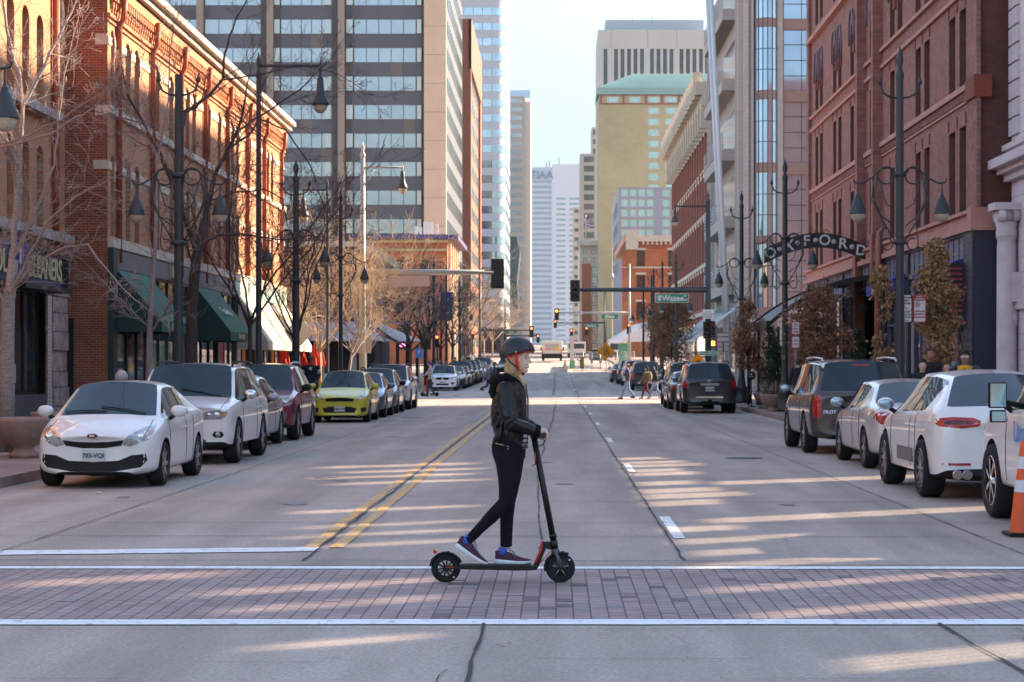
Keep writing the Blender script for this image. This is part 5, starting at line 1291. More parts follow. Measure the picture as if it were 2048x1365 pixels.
# --- right row (seen from behind)
mac_p = [('tail_light', [(.38,.995),(.40,.925),(.60,.90),(.86,.92),(.93,.96),(.90,1.02),(.70,1.04),(.46,1.03)], m_lampr, 'r', 1), ('tail_light_core', [(.46,.985),(.48,.955),(.80,.945),(.84,.975),(.7,1.0)], mat('smoked lens', (.05,.01,.012), .1, coat=.6), 'r', 1),
         ('reflector', [(.50,.47),(.50,.44),(.84,.44),(.84,.47)], m_lampr, 'r', 1)]
def macx(T, bvh, s, surf):
    for sg in (1, -1):
        q = MB(); x = sg*.56
        q.tube([(x-.12, -s['L']/2+.08, .33), (x-.12, -s['L']/2-.03, .33)], .06, 12); q.tube([(x, -s['L']/2+.08, .33), (x, -s['L']/2-.03, .33)], .06, 12); q.build('exhaust_pipe', m_trimc, T)
        q = MB(); q.box(sg*(s['W']/2-.01) - .02, sg*(s['W']/2-.01)+.02, -.75, .35, .42, .60); q.build('door_blade', m_cladg, T)
MC = dict(SUV, L=4.68, W=1.925, H=1.62, belt=1.06, cowl=1.15, rf=1.95, rr=3.75, rd=4.45, cp=3.25, zc=1.04, nose=.84, deck=1.17, tail=1.03, wb=2.81, fo=.88, r=.37, tw=.29, wr=.62, rails=0, patches=mac_p, paint=p_white, rim=1, extra=macx, clr=.23)
right(MC, 'white sporty crossover with wide slim tail lights, ahead of the pickup on the right', 5.62, 24.6)
lex_p = [('tail_light', [(.52,.92),(.50,.80),(.60,.72),(.74,.74),(.85,.86),(.80,.97),(.66,1.0)], m_lampr, 'r', 1)]
right(SED, 'pearl white sedan between the white crossover and the dark sport utility, right row', 5.90, 31.7, L=4.78, W=1.80, H=1.45, belt=.95, deck=1.07, tail=1.0, rr=3.4, rd=4.05, wb=2.85, paint=p_pearl, patches=lex_p, rim=2, mirrorm=p_pearl)
pil_p = [('tail_light', [(.78,1.13),(.76,.72),(.82,.68),(.93,.72),(.93,1.10)], m_lampr, 'r', 1), ('plate_recess', [(-.26,1.0),(-.26,.86),(.26,.86),(.26,1.0)], m_plast, 'r', 0), ('brake_light', [(-.17,1.70),(-.17,1.67),(.17,1.67),(.17,1.70)], m_lampr, 'r', 0)]
def towx(T, bvh, s, surf):
    q = MB(); q.box(-.06, .06, -s['L']/2-.1, -s['L']/2+.2, .42, .5); q.tube([(-.3, -s['L']/2+.05, .40), (.3, -s['L']/2+.05, .40)], .03, 6); q.build('tow_hitch', m_under, T)
PL = dict(SUV, box=1, L=4.85, W=1.99, H=1.80, belt=1.12, wr=.76, rr=4.45, rd=4.74, cp=3.75, deck=1.20, tail=1.16, zc=1.16, wb=2.775, fo=.93, r=.385, tw=.26, clad=0, patches=pil_p, paint=p_choc, rim=2, railm=m_rim, plates=[(0,1.0-.07,'r','LKS-642')], extra=towx, clr=.28)
right(PL, 'boxy dark bronze sport utility with roof rails, fourth car up the right kerb', 5.75, 37.4, badges=[('PILOT',-.62,.80,'r',.09)])
run_p = [('tail_light', [(.74,1.17),(.74,.90),(.90,.86),(.93,1.12)], m_lampr, 'r', 1), ('chrome_strip', [(-.36,1.05),(-.3,.97),(.3,.97),(.36,1.05),(.25,1.07),(-.25,1.07)], m_trimc, 'r', 0), ('bumper', [(-.92,.60),(-.92,.54),(.92,.54),(.92,.60)], m_trimc, 'r', 0)]
right(PL, 'dark grey off road sport utility with oval badge, nearest car before the far crosswalk', 5.36, 69.6, L=4.82, W=1.93, H=1.80, patches=run_p, paint=p_dgrey, plates=[(0,.85,'r','506-NVR')], badges=[('ring',0,1.10,'r',.075)], rim=0, railm=m_plast, clr=.3)
right(SED, 'dark grey sedan mostly hidden in front of the off road sport utility', 5.15, 75.6, paint=p_dgrey, patches=lex_p, rim=0)
right(PL, 'black sport utility at the head of the right row by the far crosswalk', 5.45, 81.6, L=4.8, W=1.92, H=1.83, patches=pil_p[:1], paint=p_black, rim=0)
far_r = [('black sport utility first beyond the side street on the right', PL, p_black, 124.5, 5.65, pil_p[:1]), ('white sedan in the far right row', SED, p_white, 132, 5.6, lex_p), ('white sport utility in the far right row', PL, p_white, 139, 5.6, pil_p[:1]), ('silver sport utility in the far right row', PL, p_silver, 146, 5.5, pil_p[:1]), ('tan bronze sedan jutting out of the far right row', SED, p_choc, 153, 5.1, lex_p), ('grey sedan farthest up the right row', SED, p_silver, 161, 5.4, lex_p)]
for lab, sp, pt, y, x, pp in far_r:
    T = make_car(dict(sp, paint=pt, patches=pp, rim=0, plates=(), badges=(), extra=None), lab, group=GR); T.location = (x, y+2.3, G(y+2.3))
# --- white service pickup at the right edge
def pick(T, bvh, s, surf):
    W, L = s['W']/2, s['L']
    for sg in (1, -1):
        q = MB(); q.cbox((sg*(W+.20), L/2-2.25, 1.37), .19, .07, .27); q.cbox((sg*(W+.20), L/2-2.28, 1.15), .17, .06, .13); q.tube([(sg*W*.9, L/2-2.2, 1.25), (sg*(W+.15), L/2-2.25, 1.30)], .035, 6); mo = q.build('tow_mirror', m_plast, T, bevel=.02)
        q = MB(); q.cbox((sg*(W+.20), L/2-2.29, 1.37), .16, .01, .24); q.cbox((sg*(W+.20), L/2-2.315, 1.15), .14, .01, .10); q.build('mirror_glass', m_mirror, mo)
    q = MB(); o = text('Lit power', .30, mat('blue vinyl', (.08,.27,.60), .4), (-W-.012, L/2-2.75, .98), T, (rad(90),0,rad(-90)), .002, .006, world=False)
TR = car(SUV, 'white service pickup with big tow mirrors and blue lettering cut by the right edge', 5.80, 20.15, 0, name='pickup_truck', cat='pickup', L=5.8, W=2.02, H=1.95, belt=1.22, cowl=1.45, rf=2.1, rr=3.7, rd=3.95, cp=3.4, zc=1.26, nose=1.08, tail=1.2, deck=1.22, wb=3.6, fo=.98, r=.41, tw=.28, paint=p_white, rim=3, clad=0, rails=0, quarter=0, mirror=(.01,.01,.01), extra=pick, clr=.32, wr=.78, rimm=m_trimc, patches=[('fender_flare', [(1.45,.2),(1.5,.5),(1.47,.55),(1.40,.2)], m_trimc, 's', 0)] and ())
# ---------------------------------------------------------------- people
def loft(mb, rings, n=20, mi=0, power=2.0, tilt=0):
    """rings: (cx, cy, cz, rx, ry) ellipses stacked upward or downward"""
    vs = []
    for cx, cy, cz, rx, ry in rings:
        for k in range(n):
            a = 2*math.pi*k/n; c, s = math.cos(a), math.sin(a)
            x = math.copysign(abs(c)**(2/power), c); y = math.copysign(abs(s)**(2/power), s)
            vs.append((cx+rx*x, cy+ry*y, cz+tilt*x*rx))
    m = len(rings)
    fs = [(i*n+k, i*n+(k+1) % n, (i+1)*n+(k+1) % n, (i+1)*n+k) for i in range(m-1) for k in range(n)]
    fs += [tuple(range(n))[::-1], tuple((m-1)*n+k for k in range(n))]
    return mb.add(vs, fs, mi, True)
def limb(mb, pts, rs, n=12, mi=0):
    pts = [V(p) for p in pts]
    P, Rr = [], []
    for i in range(len(pts)-1):
        for k in range(4): t = k/4; P.append(pts[i].lerp(pts[i+1], t)); Rr.append(rs[i]+(rs[i+1]-rs[i])*t)
    P.append(pts[-1]); Rr.append(rs[-1])
    d0 = (P[0]-P[1]).normalized(); d1 = (P[-1]-P[-2]).normalized()
    P = [P[0]+d0*Rr[0]*.9]+[P[0]+d0*Rr[0]*.6]+P+[P[-1]+d1*Rr[-1]*.6]+[P[-1]+d1*Rr[-1]*.9]; Rr = [Rr[0]*.35, Rr[0]*.8]+Rr+[Rr[-1]*.8, Rr[-1]*.35]
    mb.tube(P, Rr, n, mi)
    for p, r in zip(pts[1:-1], rs[1:-1]): mb.sphere(p, r, n, mi, 8)
    return mb
def organic(mb, voxel, smooth=2, name='body', mats=(), extra=None):
    me = mb.mesh(name, [m_dark], recalc=True)
    me = baked(me, [('REMESH', {'mode': 'VOXEL', 'voxel_size': voxel, 'use_smooth_shade': True}), ('SMOOTH', {'iterations': smooth, 'factor': .5})])
    if extra is not None and extra.v:
        e = extra.mesh('e', [m_dark]); bm = bmesh.new(); bm.from_mesh(me); bm.from_mesh(e); bm.to_mesh(me); bm.free()
    for p in me.polygons: p.use_smooth = True
    me.name = name; me.materials.clear()
    for m in mats: me.materials.append(m)
    return me
m_skin = mat('skin', (.66,.42,.33), .5, var=.08, vs=12); m_skin2 = mat('tan skin', (.38,.20,.14), .55)
m_leather = mat('black leather', (.004,.004,.0055), .34, bump=1.0, bs=14, spec=.35)
m_fleece = mat('black fleece', (.005,.005,.006), .95, bump=.4, bs=120, spec=.15)
m_jean = mat('black denim', (.007,.007,.011), .9, bump=.8, bs=18, var=.3, vs=5, spec=.2)
m_blond = mat('blonde hair', (.52,.345,.18), .55, var=.65, vs=30, stretch=(1,1,.15), bump=.4, bs=70)
YS = 15.48; SC = F/YS
def S(u, v, dy=0): return V(((u-U0)/SC, YS+dy, (1165-v)/SC))
PX = 1/SC
P = thing('person', 'woman in black leather jacket and black helmet with red straps riding the kick scooter', 'person', S(1010,1133))
def head_rings(rows, off=0):
    return [((S((a+b)/2, v).x), YS, S(0,v).z, (b-a)/2*PX+off, hw+off) for v, a, b, hw in rows]
HR = [(747,1034,1049,.026),(744.5,1030,1053.5,.042),(741,1026,1054.6,.050),(737,1021,1054.8,.060),(733,1016,1056,.067),(729,1012,1056.3,.072),(724,1009,1056.5,.075),(719,1007,1056,.076),(713,1006,1058,.078),(706,1006,1058.5,.077),(698,1008,1057,.073),(690,1013,1052,.06),(684,1022,1044,.035)]
b = MB(); loft(b, head_rings(HR), 24, power=2.2)
b.tube([S(1055.8,715), S(1058.5,719), S(1060.6,723.6), S(1060.0,725.4), S(1056,726.5)], [.006,.009,.0125,.012,.008], 8)
b.sphere(S(1053.5,742.2), (.014,.022,.012), 10); b.sphere(S(1052.5,727,-.035), (.020,.022,.018), 10); b.sphere(S(1052.5,727,.035), (.020,.022,.018), 10)
for s_ in (-1, 1): b.sphere(S(1029,722,s_*.078), (.014,.010,.026), 8)
limb(b, [S(1030,735), S(1024,752), S(1020,768)], [.056,.055,.065])
loft(b, [(S(1020,0).x,YS,S(0,v).z,hx,hy) for v,hx,hy in ((905,.10,.14),(885,.11,.155),(860,.10,.135),(830,.10,.13),(800,.11,.16),(780,.10,.17),(766,.06,.10))], 18)
sh_n, el_n, wr_n = S(1012,780,-.175), S(1024,846,-.235), S(1078,865,-.17)
sh_f, el_f, wr_f = S(1018,780,.175), S(1036,842,.235), S(1078,865,.17)
limb(b, [sh_n, el_n, wr_n], [.05,.038,.024]); limb(b, [sh_f, el_f, wr_f], [.05,.038,.024])
hip_n, kn_n, an_n = S(1014,905,-.085), S(1013,1001,-.10), S(941,1080,-.075)
hip_f, kn_f, an_f = S(1018,905,.085), S(1016,1003,.075), S(1010,1096,.05)
limb(b, [hip_n+V((.012,0,0)), kn_n+V((.004,0,0)), an_n], [.075,.034,.022]); limb(b, [hip_f, kn_f, an_f], [.07,.04,.028])
fg = MB()
for sgn, wr, gy in ((-1, wr_n, -.17), (1, wr_f, .17)):
    limb(b, [wr, S(1086,861.5,gy)], [.024,.022])
    for i, (ln) in enumerate((.9,1.05,1.0,.82)):
        y = gy-.034+.0225*i
        q = [S(1085,861.5,y), S(1091,861.2,y), S(1094.2,865,y), S(1094.6,871,y), S(1091.5,875.5*1.0+ln,y), S(1087.5,876,y)]
        fg.tube(q, [.0115,.011,.0095,.009,.0085,.006], 8)
    yt = gy+sgn*-.0+(.05 if sgn < 0 else -.05)
    fg.tube([S(1080,864,gy+(.02 if sgn < 0 else -.02)), S(1081,869,yt), S(1084,875,yt), S(1088,877.5,yt)], [.013,.011,.010,.007], 8)
    b.sphere(S(1086,863,gy), (.030,.042,.017), 10)
me = organic(b, .0075, 2, 'body', [m_skin], fg); link('body', me, P, True)
# face
q = MB()
for s_ in (-1, 1):
    q.sphere(S(1051.3,716.6,s_*.047), (.013,.009,.0055), 10, 0); q.sphere(S(1051.8,716.7,s_*.0505), (.005,.0065,.0045), 8, 1)
q.build('eyes', [mat('eye white', (.55,.5,.48), .4), mat('eye dark', (.03,.02,.02), .3)], P, True)
q = MB()
for s_ in (-1, 1): q.tube([S(1047,713.6,s_*.062), S(1051,712,s_*.055), S(1055.5,713,s_*.036)], [.002,.0035,.002], 5); q.tube([S(1047.5,716,s_*.060), S(1051.2,715.2,s_*.055), S(1054.6,716.2,s_*.042)], [.0015,.003,.0015], 5)
q.build('eyebrows', mat('brow brown', (.12,.07,.045), .8), P, True)
q = MB()
for s_ in (-1, 1):
    q.tube([S(1048,729.3,s_*.050), S(1052,731.6,s_*.040), S(1056.8,731.7,s_*.012), S(1057.2,731.6,0)], [.0022,.0045,.005,.005], 6); q.tube([S(1048,729.3,s_*.050), S(1051.8,735.4,s_*.040), S(1056.4,735.6,s_*.012), S(1056.8,735.4,0)], [.002,.004,.0055,.0055], 6)
q.build('lips', mat('lips', (.42,.13,.12), .4), P, True)
q = MB(); q.tube([S(1049.3,731.5,-.048), S(1052.6,733.5,-.038), S(1056.8,733.7,-.012), S(1057.0,733.6,.012), S(1052.6,733.5,.038)], [.002,.0065,.0065,.0065,.004], 6); q.build('teeth', mat('teeth', (.75,.73,.68), .3), P, True)
# hair: falls from under the helmet to the collar
q = MB(); rr = random.Random(2)
loft(q, [(S(1021,0).x,YS,S(0,v).z,hx,hy) for v,hx,hy in ((752,.036,.055),(744,.046,.066),(734,.052,.076),(722,.058,.082),(710,.064,.084),(700,.05,.07))], 20)
hb = organic(q, .01, 1, 'hair', [m_blond])
q = MB()
for k in range(90):
    s_ = rr.choice((-1,-1,1)); a = rr.random(); u = 1016+a*24
    p0 = S(u, 707+rr.random()*5, s_*(.082+rr.random()*.006)); p1 = S(u-1+rr.uniform(-2,3), 722, s_*(.090)); p2 = S(u-1+rr.uniform(-3,3), 740+rr.random()*5, s_*.082); p3 = S(u+rr.uniform(-2,8)*a, 750+rr.random()*14, s_*(.062-.02*a))
    q.tube([p0,p1,p2,p3], [.004,.006,.005,.0015], 5)
for k in range(34):   # locks by the temple and cheek
    s_ = rr.choice((-1,-1,1)); u = 1037+rr.random()*6
    q.tube([S(u+2,704,s_*.074), S(u,712,s_*.079), S(u-4,726,s_*.081), S(u-6,741,s_*.07), S(u-3+rr.uniform(-4,4),757,s_*.06)], [.003,.0045,.0045,.004,.0015], 5)
for k in range(12):   # lock lying on the collar in front
    q.tube([S(1033+rr.random()*6,743,-.06), S(1040+rr.random()*5,755,-.065), S(1046+rr.random()*5,766,-.07), S(1049+rr.random()*5,776+rr.random()*6,-.066)], [.004,.005,.004,.001], 5)
e = q.mesh('e', [m_blond]); bm = bmesh.new(); bm.from_mesh(hb); bm.from_mesh(e); bm.to_mesh(hb); bm.free()
for p_ in hb.polygons: p_.use_smooth = True
link('hair', hb, P, True)
# helmet
def shell(cx, cv, rx, ry, rz, edge, n=48, m=14):
    vs = []; fs = []
    for k in range(n):
        a = 2*math.pi*k/n; c, s = math.cos(a), math.sin(a)
        ph = edge(c)
        for j in range(1, m+1):
            t = ph*j/m; bul = 1+.03*math.sin(t*1.2)
            vs.append(V((cx+rx*math.sin(t)*c*bul, YS+ry*math.sin(t)*s*bul, cv+rz*math.cos(t))))
    vs.append(V((cx, YS, cv+rz))); top = len(vs)-1
    for k in range(n):
        k2 = (k+1) % n; fs.append((top, k*m, k2*m))
        for j in range(m-1): fs.append((k*m+j, k*m+j+1, k2*m+j+1, k2*m+j))
    return vs, fs
def edge(c):   # c=1 at the forehead, -1 at the nape
    pts = [(-1,2.32),(-.75,2.28),(-.6,2.16),(-.5,1.78),(-.1,1.58),(.3,1.56),(.55,1.42),(.85,1.46),(1,1.49)]
    for (a, x), (b_, y) in zip(pts, pts[1:]):
        if a <= c <= b_+1e-6: return x+(y-x)*(c-a)/(b_-a)
    return 1.5
hc_ = S(1034.3,706.5)
vs, fs = shell(hc_.x, hc_.z, .124, .104, .118, edge); q = MB(); q.add(vs, fs, 0, True)
me = baked(q.mesh('helmet', [mat('matte helmet', (.012,.012,.016), .42, bump=.05, bs=200)]), [('SOLIDIFY', {'thickness': .012, 'offset': 1})]); hm = link('helmet', me, P, True)
vs, fs = shell(hc_.x, hc_.z, .121, .101, .115, lambda c: edge(c)+.075); q = MB(); q.add(vs, fs, 0, True)
m_rstrap = mat('red webbing', (.62,.012,.015), .6)
me = baked(q.mesh('helmet_liner', [m_rstrap]), [('SOLIDIFY', {'thickness': .014, 'offset': 0})]); link('helmet_liner', me, hm)
q = MB()
for s_ in (-1, 1):
    for u, v, d in ((1032.5,704.5,.117),(1012.3,718.4,.085)): q.sphere(S(u,v,s_*d), (.005,.004,.005), 8)
q.build('rivets', mat('rivet', (.8,.8,.8), .3), hm)
q = MB()
for s_ in (-1, 1):
    def rib(pts, w):
        for (a, b_) in zip(pts, pts[1:]):
            d = (b_-a).normalized(); sd_ = d.cross(V((0,1,0))).normalized()*w
            q.add([a-sd_, b_-sd_, b_+sd_, a+sd_, a-sd_+V((0,s_*.004,0)), b_-sd_+V((0,s_*.004,0)), b_+sd_+V((0,s_*.004,0)), a+sd_+V((0,s_*.004,0))], [(0,1,2,3),(4,5,6,7),(0,1,5,4),(3,2,6,7),(1,2,6,5)])
    rib([S(1033,707,s_*.098), S(1034,722,s_*.103), S(1034.5,732,s_*.101), S(1037,739,s_*.094), S(1042.5,746,s_*.066), S(1048,749.5,0)], .0115)
    rib([S(1016,711,s_*.098), S(1019,720,s_*.097)], .006)
q.build('chin_strap', m_rstrap, hm)
q = MB()
for s_ in (-1, 1): q.tube([S(1014,718,s_*.09), S(1024,727,s_*.098), S(1035,735,s_*.103)], .0065, 5)
q.tube([S(1045,747.8,-.03), S(1047,748,.03)], .012, 6); q.build('rear_strap', m_black, hm)
q = MB(); q.cbox(S(1063,697,-.03), .012, .016, .02, Matrix.Rotation(.3, 3, 'Y')); q.build('emblem', mat('helmet red mark', (.25,.02,.03), .4), hm)
# clothes
q = MB()
TOR = [(896,1003,1050,.150),(888,995,1051.5,.162),(878,990,1052,.168),(866,986,1052.5,.17),(850,982.5,1052.8,.172),(835,981,1053,.175),(818,982,1053.5,.185),(800,985,1053.5,.195),(784,991,1052.5,.20),(773,998,1049,.18),(764,1004,1044,.13),(758,1008,1041,.095)]
loft(q, [(S((a+c)/2,0).x,YS,S(0,v).z,(c-a)/2*PX,hw) for v,a,c,hw in TOR], 28, power=2.3, tilt=-.14)
for s_, sh, el, wr in ((-1,sh_n,el_n,wr_n),(1,sh_f,el_f,wr_f)):
    limb(q, [sh, sh.lerp(el,.5)+V((0,s_*.01,0)), el, el.lerp(wr,.5)+V((0,0,.006)), el.lerp(wr,.9)], [.074,.066,.060,.050,.043])
rr = random.Random(6)
for k in range(26):        # leather folds
    t = rr.random(); s_ = rr.choice((-1,-1,1)); sh, el = (sh_n,el_n) if s_ < 0 else (sh_f,el_f)
    c = sh.lerp(el, t); a = rr.uniform(-.6,.6); d = V((math.cos(a)*.055,0,math.sin(a)*.055)); q.tube([c-d+V((0,s_*.05,0)), c+V((0,s_*.068,.004)), c+d+V((0,s_*.05,0))], [.006,.012,.006], 6)
for k in range(18):
    z = rr.uniform(820,885); u = rr.uniform(988,1044); d = V((rr.uniform(-.02,.03),0,rr.uniform(.03,.07))); c = S(u,z,-.166); q.tube([c-d, c+V((0,-.006,0)), c+d], [.005,.013,.005], 6)
me = organic(q, .0085, 2, 'jacket', [m_leather]); jk = link('jacket', me, P, True)
q = MB()
for s_, el, wr in ((-1,el_n,wr_n),(1,el_f,wr_f)): a = el.lerp(wr,.80); q.tube([a, el.lerp(wr,.90), el.lerp(wr,1.0)], [.046,.047,.036], 14)
q.build('cuffs', m_fleece, jk)
q = MB(); q.tube([S(1052,772,-.03), S(1056,800,-.02), S(1056,850,-.03), S(1053,891,-.05)], [.006,.007,.007,.008], 6); q.tube([S(1046,889,-.135), S(1053,893,-.06)], .012, 6); q.sphere(S(1049.5,805,-.16), .006, 6); q.sphere(S(1053,770,-.05), .006, 6)
for u, v in ((1041,887),(1043,881)): q.sphere(S(u,v,-.155), .005, 6)
q.build('zip_and_studs', mat('gunmetal', (.10,.10,.105), .4, .7), jk)
q = MB()
q.sphere(S(997,765), (.078,.15,.070), 18, 0, 12, Matrix.Rotation(.5, 3, 'Y')); q.sphere(S(990,782), (.048,.12,.075), 16); q.sphere(S(1012,757), (.066,.125,.045), 16, 0, 10, Matrix.Rotation(-.3, 3, 'Y'))
for s_ in (-1, 1): limb(q, [S(1012,756,s_*.085), S(1030,762,s_*.085), S(1043,776,s_*.07), S(1048,800,s_*.055)], [.035,.028,.022,.012])
me = organic(q, .009, 3, 'hood', [m_fleece]); link('hood', me, jk)
q = MB(); loft(q, [(S(1031,0).x,YS,S(0,v).z,hx,.135) for v,hx in ((897,.096),(880,.100),(860,.095))], 24); me = q.mesh('shirt', [mat('striped shirt', (.30,.29,.33), .9)])
st = MATS['striped shirt']; nt = st.node_tree; gq = _n(st, 'ShaderNodeNewGeometry'); wv = _n(st, 'ShaderNodeTexWave', bands_direction='Z'); wv.inputs['Scale'].default_value = 9; nt.links.new(gq.outputs['Position'], wv.inputs['Vector'])
cr = _n(st, 'ShaderNodeValToRGB'); cr.color_ramp.elements[0].color = (.04,.04,.06,1); cr.color_ramp.elements[1].color = (.5,.48,.52,1); cr.color_ramp.interpolation = 'CONSTANT'; cr.color_ramp.elements[1].position = .4; nt.links.new(wv.outputs[0], cr.inputs[0]); nt.links.new(cr.outputs[0], nt.nodes['Principled BSDF'].inputs['Base Color'])
link('shirt', me, P, True)
q = MB()
HIP = [(870,990,1049,.155),(880,985,1050.5,.168),(892,983,1051.5,.175),(905,983.5,1051.5,.178),(918,987,1050.5,.170)]
loft(q, [(S((a+c)/2,0).x,YS,S(0,v).z,(c-a)/2*PX,hw) for v,a,c,hw in HIP], 26, power=2.3)
def leg(rows, y0, y1):
    n = len(rows); loft(q, [(S((a+c)/2,0).x, YS+y0+(y1-y0)*i/(n-1), S(0,v).z, (c-a)/2*PX, min((c-a)/2*PX*1.0, .098)) for i,(v,a,c) in enumerate(rows)], 18)
leg([(905,984,1050),(930,992.5,1047),(955,996.5,1043),(975,998,1038),(992,998,1032),(1006,998,1026)], -.085, -.10)
limb(q, [S(1012,1003,-.10), S(984,1032,-.09), S(960,1056,-.083), S(944,1073,-.078)], [.056,.053,.041,.040])
for k in range(4): c = S(957-6*k, 1060+6*k, -.08); q.sphere(c, (.040,.040,.020), 10, rot=Matrix.Rotation(.75, 3, 'Y'))
leg([(905,986,1050),(930,996,1046.5),(955,1000,1042),(985,1002,1036),(1005,1002,1031),(1035,999.5,1027),(1060,999.5,1025.5),(1078,1000,1024.5),(1094,1000,1024)], .085, .05)
for k in range(4): q.sphere(S(1012, 1072+7*k, .05), (.050,.046,.013), 10)
me = organic(q, .0085, 2, 'jeans', [m_jean]); jn = link('jeans', me, P, True)
q = MB(); q.sphere(S(1017,896,-.178), .006, 6); q.tube([S(984,884,-.10), S(1000,887,-.16), S(1020,892,-.174)], .0035, 5); q.build('pocket_stud', mat('brass stud', (.6,.5,.35), .4, .8), jn)
# running shoes
m_sole = mat('white foam sole', (.70,.70,.72), .6); m_knit = mat('maroon knit', (.04,.018,.042), .85, var=.8, vs=38, col2=(.13,.015,.035), bump=.4, bs=90); m_lace = mat('grey lace', (.20,.26,.27), .8); m_sock = mat('blue sock', (.03,.10,.45), .9)
def shoe(heel, ang, y, Lh=.285):
    M = Matrix.Translation(heel)@Matrix.Rotation(ang, 4, 'Y')
    f = lambda x, yy, z: M@V((x, yy, z))
    q = MB(); n = 14; lo = []; hi = []
    prof = [(0,.020,.040),(.02,.031,.042),(.08,.036,.036),(.15,.036,.029),(.21,.043,.027),(.25,.038,.028),(.275,.025,.031),(.285,.008,.034)]
    vs = []; fs = []
    for x, hw, t in prof:
        z0 = .006*max(0,(x-.2)/.085)**2*3+.002; vs += [f(x,-hw,z0), f(x,-hw*1.06,t*.6), f(x,-hw*.98,t), f(x,hw*.98,t), f(x,hw*1.06,t*.6), f(x,hw,z0)]
    for i in range(len(prof)-1):
        for k in range(6): fs.append((i*6+k, i*6+(k+1) % 6, (i+1)*6+(k+1) % 6, (i+1)*6+k))
    fs += [tuple(range(6)), tuple(range((len(prof)-1)*6, len(prof)*6))]
    q.add(vs, fs, 0, True); so_ = q.build('sole', m_sole, None)
    q = MB(); vs = []; fs = []; m = 9
    up = [(.0,.016,.100),(.018,.029,.112),(.06,.034,.094),(.10,.034,.098),(.13,.034,.088),(.17,.037,.068),(.21,.041,.052),(.25,.037,.044),(.272,.026,.038),(.283,.008,.035)]
    for x, hw, z in up:
        for k in range(m):
            a = math.pi*k/(m-1); vs.append(f(x, -hw*math.cos(a)*(1 if z < .09 else 1), .028+(z-.028)*math.sin(a)**.55))
    for i in range(len(up)-1):
        for k in range(m-1): fs.append((i*m+k, i*m+k+1, (i+1)*m+k+1, (i+1)*m+k))
    fs += [tuple(range(m)), tuple(range((len(up)-1)*m, len(up)*m))]
    q.add(vs, fs, 0, True); sh = q.build('shoe', m_knit, P, True)
    so_.parent = sh; so_.matrix_parent_inverse = Matrix()
    q = MB(); rr = random.Random(3)
    for k in range(5): x = .115+k*.02; z = .108-k*.0125; q.tube([f(x,-.030,z-.022), f(x+.004,-.012,z), f(x+.004,.012,z), f(x,.030,z-.022)], .0032, 5)
    for s_ in (-1, 1):
        q.tube([f(.115,0,.108), f(.105,s_*.03,.125), f(.125,s_*.045,.12), f(.12,s_*.02,.105)], .0028, 5); q.tube([f(.115,0,.108), f(.14,s_*.035,.10), f(.15,s_*.042,.072)], .0028, 5)
    q.build('laces', m_lace, sh)
    q = MB(); q.tube([f(.055,0,.07), f(.060,0,.13)], [.034,.033], 14); q.build('sock', m_sock, sh)
shoe(S(909.5,1093,-.075), rad(31), -.075); shoe(S(990,1130.0,.045), 0, .045, .30)

# ---------------------------------------------------------------- the kick scooter
K = thing('kick_scooter', 'black electric kick scooter with red accents under the woman on the brick crosswalk', 'scooter', S(1005,1165))
m_sc = mat('scooter black', (.006,.006,.007), .4, spec=.4); m_scg = mat('scooter grey', (.09,.10,.11), .5, .3); m_scr = mat('scooter red', (.60,.015,.012), .4)
def swheel(c, r, rear):
    q = MB(); q.lathe([(r*.62,-.02),(r*.9,-.026),(r,-.014),(r,.014),(r*.9,.026),(r*.62,.02),(r*.62,-.02)], c, 36, axis=1); w_ = q.build('wheel', m_tyre, K, True)
    q = MB()
    if rear:
        q.lathe([(r*.62,-.018),(r*.56,-.022),(r*.52,-.01),(r*.52,.01),(r*.62,.018)], c, 28, axis=1, mi=0); q.lathe([(r*.2,-.026),(0,-.028)], c, 16, axis=1, mi=0); q.lathe([(r*.46,-.004),(r*.2,-.006)], c, 28, axis=1, mi=1)
        for k in range(10): a = 2*math.pi*k/10; q.tube([c+V((math.cos(a)*r*.15,-.016,math.sin(a)*r*.15)), c+V((math.cos(a+.15)*r*.58,-.016,math.sin(a+.15)*r*.58))], .006, 5, 0)
    else:
        q.lathe([(0,-.024),(r*.3,-.024),(r*.34,-.02),(r*.62,-.019)], c, 30, axis=1, mi=0); q.lathe([(0,.024),(r*.62,.019)], c, 30, axis=1, mi=0)
        for k in range(5): a = 2*math.pi*k/5+.3; q.tube([c+V((math.cos(a)*r*.15,-.024,math.sin(a)*r*.15)), c+V((math.cos(a)*r*.58,-.022,math.sin(a)*r*.58))], .004, 4, 1)
    q.build('hub', [m_sc, mat('brake disc', (.42,.40,.36), .35, .8)], w_)
    q = MB(); q.sphere(c+V((r*.55,-.0265,-r*.6) if rear else (r*.62,-.0265,r*.55)), (.007,.002,.007), 6); q.build('valve_mark', m_sole, w_)
cr_, cf = S(891.8,1136.2), S(1120.8,1135.8); r_ = .1135
swheel(cr_, r_, True); swheel(cf, r_, False)
q = MB(); q.prism([(S(912,0).x,S(0,1129.5).z),(S(1068,0).x,S(0,1129.5).z),(S(1076,0).x,S(0,1131).z),(S(1074,0).x,S(0,1138).z),(S(1060,0).x,S(0,1139.5).z),(S(1000,0).x,S(0,1139).z),(S(912,0).x,S(0,1137).z)], lambda a, b_, d: V((a, YS+d, b_)), -.075, .075)
q.box(S(888,0).x, S(915,0).x, YS-.045, YS-.03, S(0,1137.5).z, S(0,1131).z); q.box(S(888,0).x, S(915,0).x, YS+.03, YS+.045, S(0,1137.5).z, S(0,1131).z)
for u in (1023,1030,1036): q.sphere(S(u,1140,-.03), (.006,.01,.006), 6)
q.build('deck', m_sc, K, True, bevel=.004)
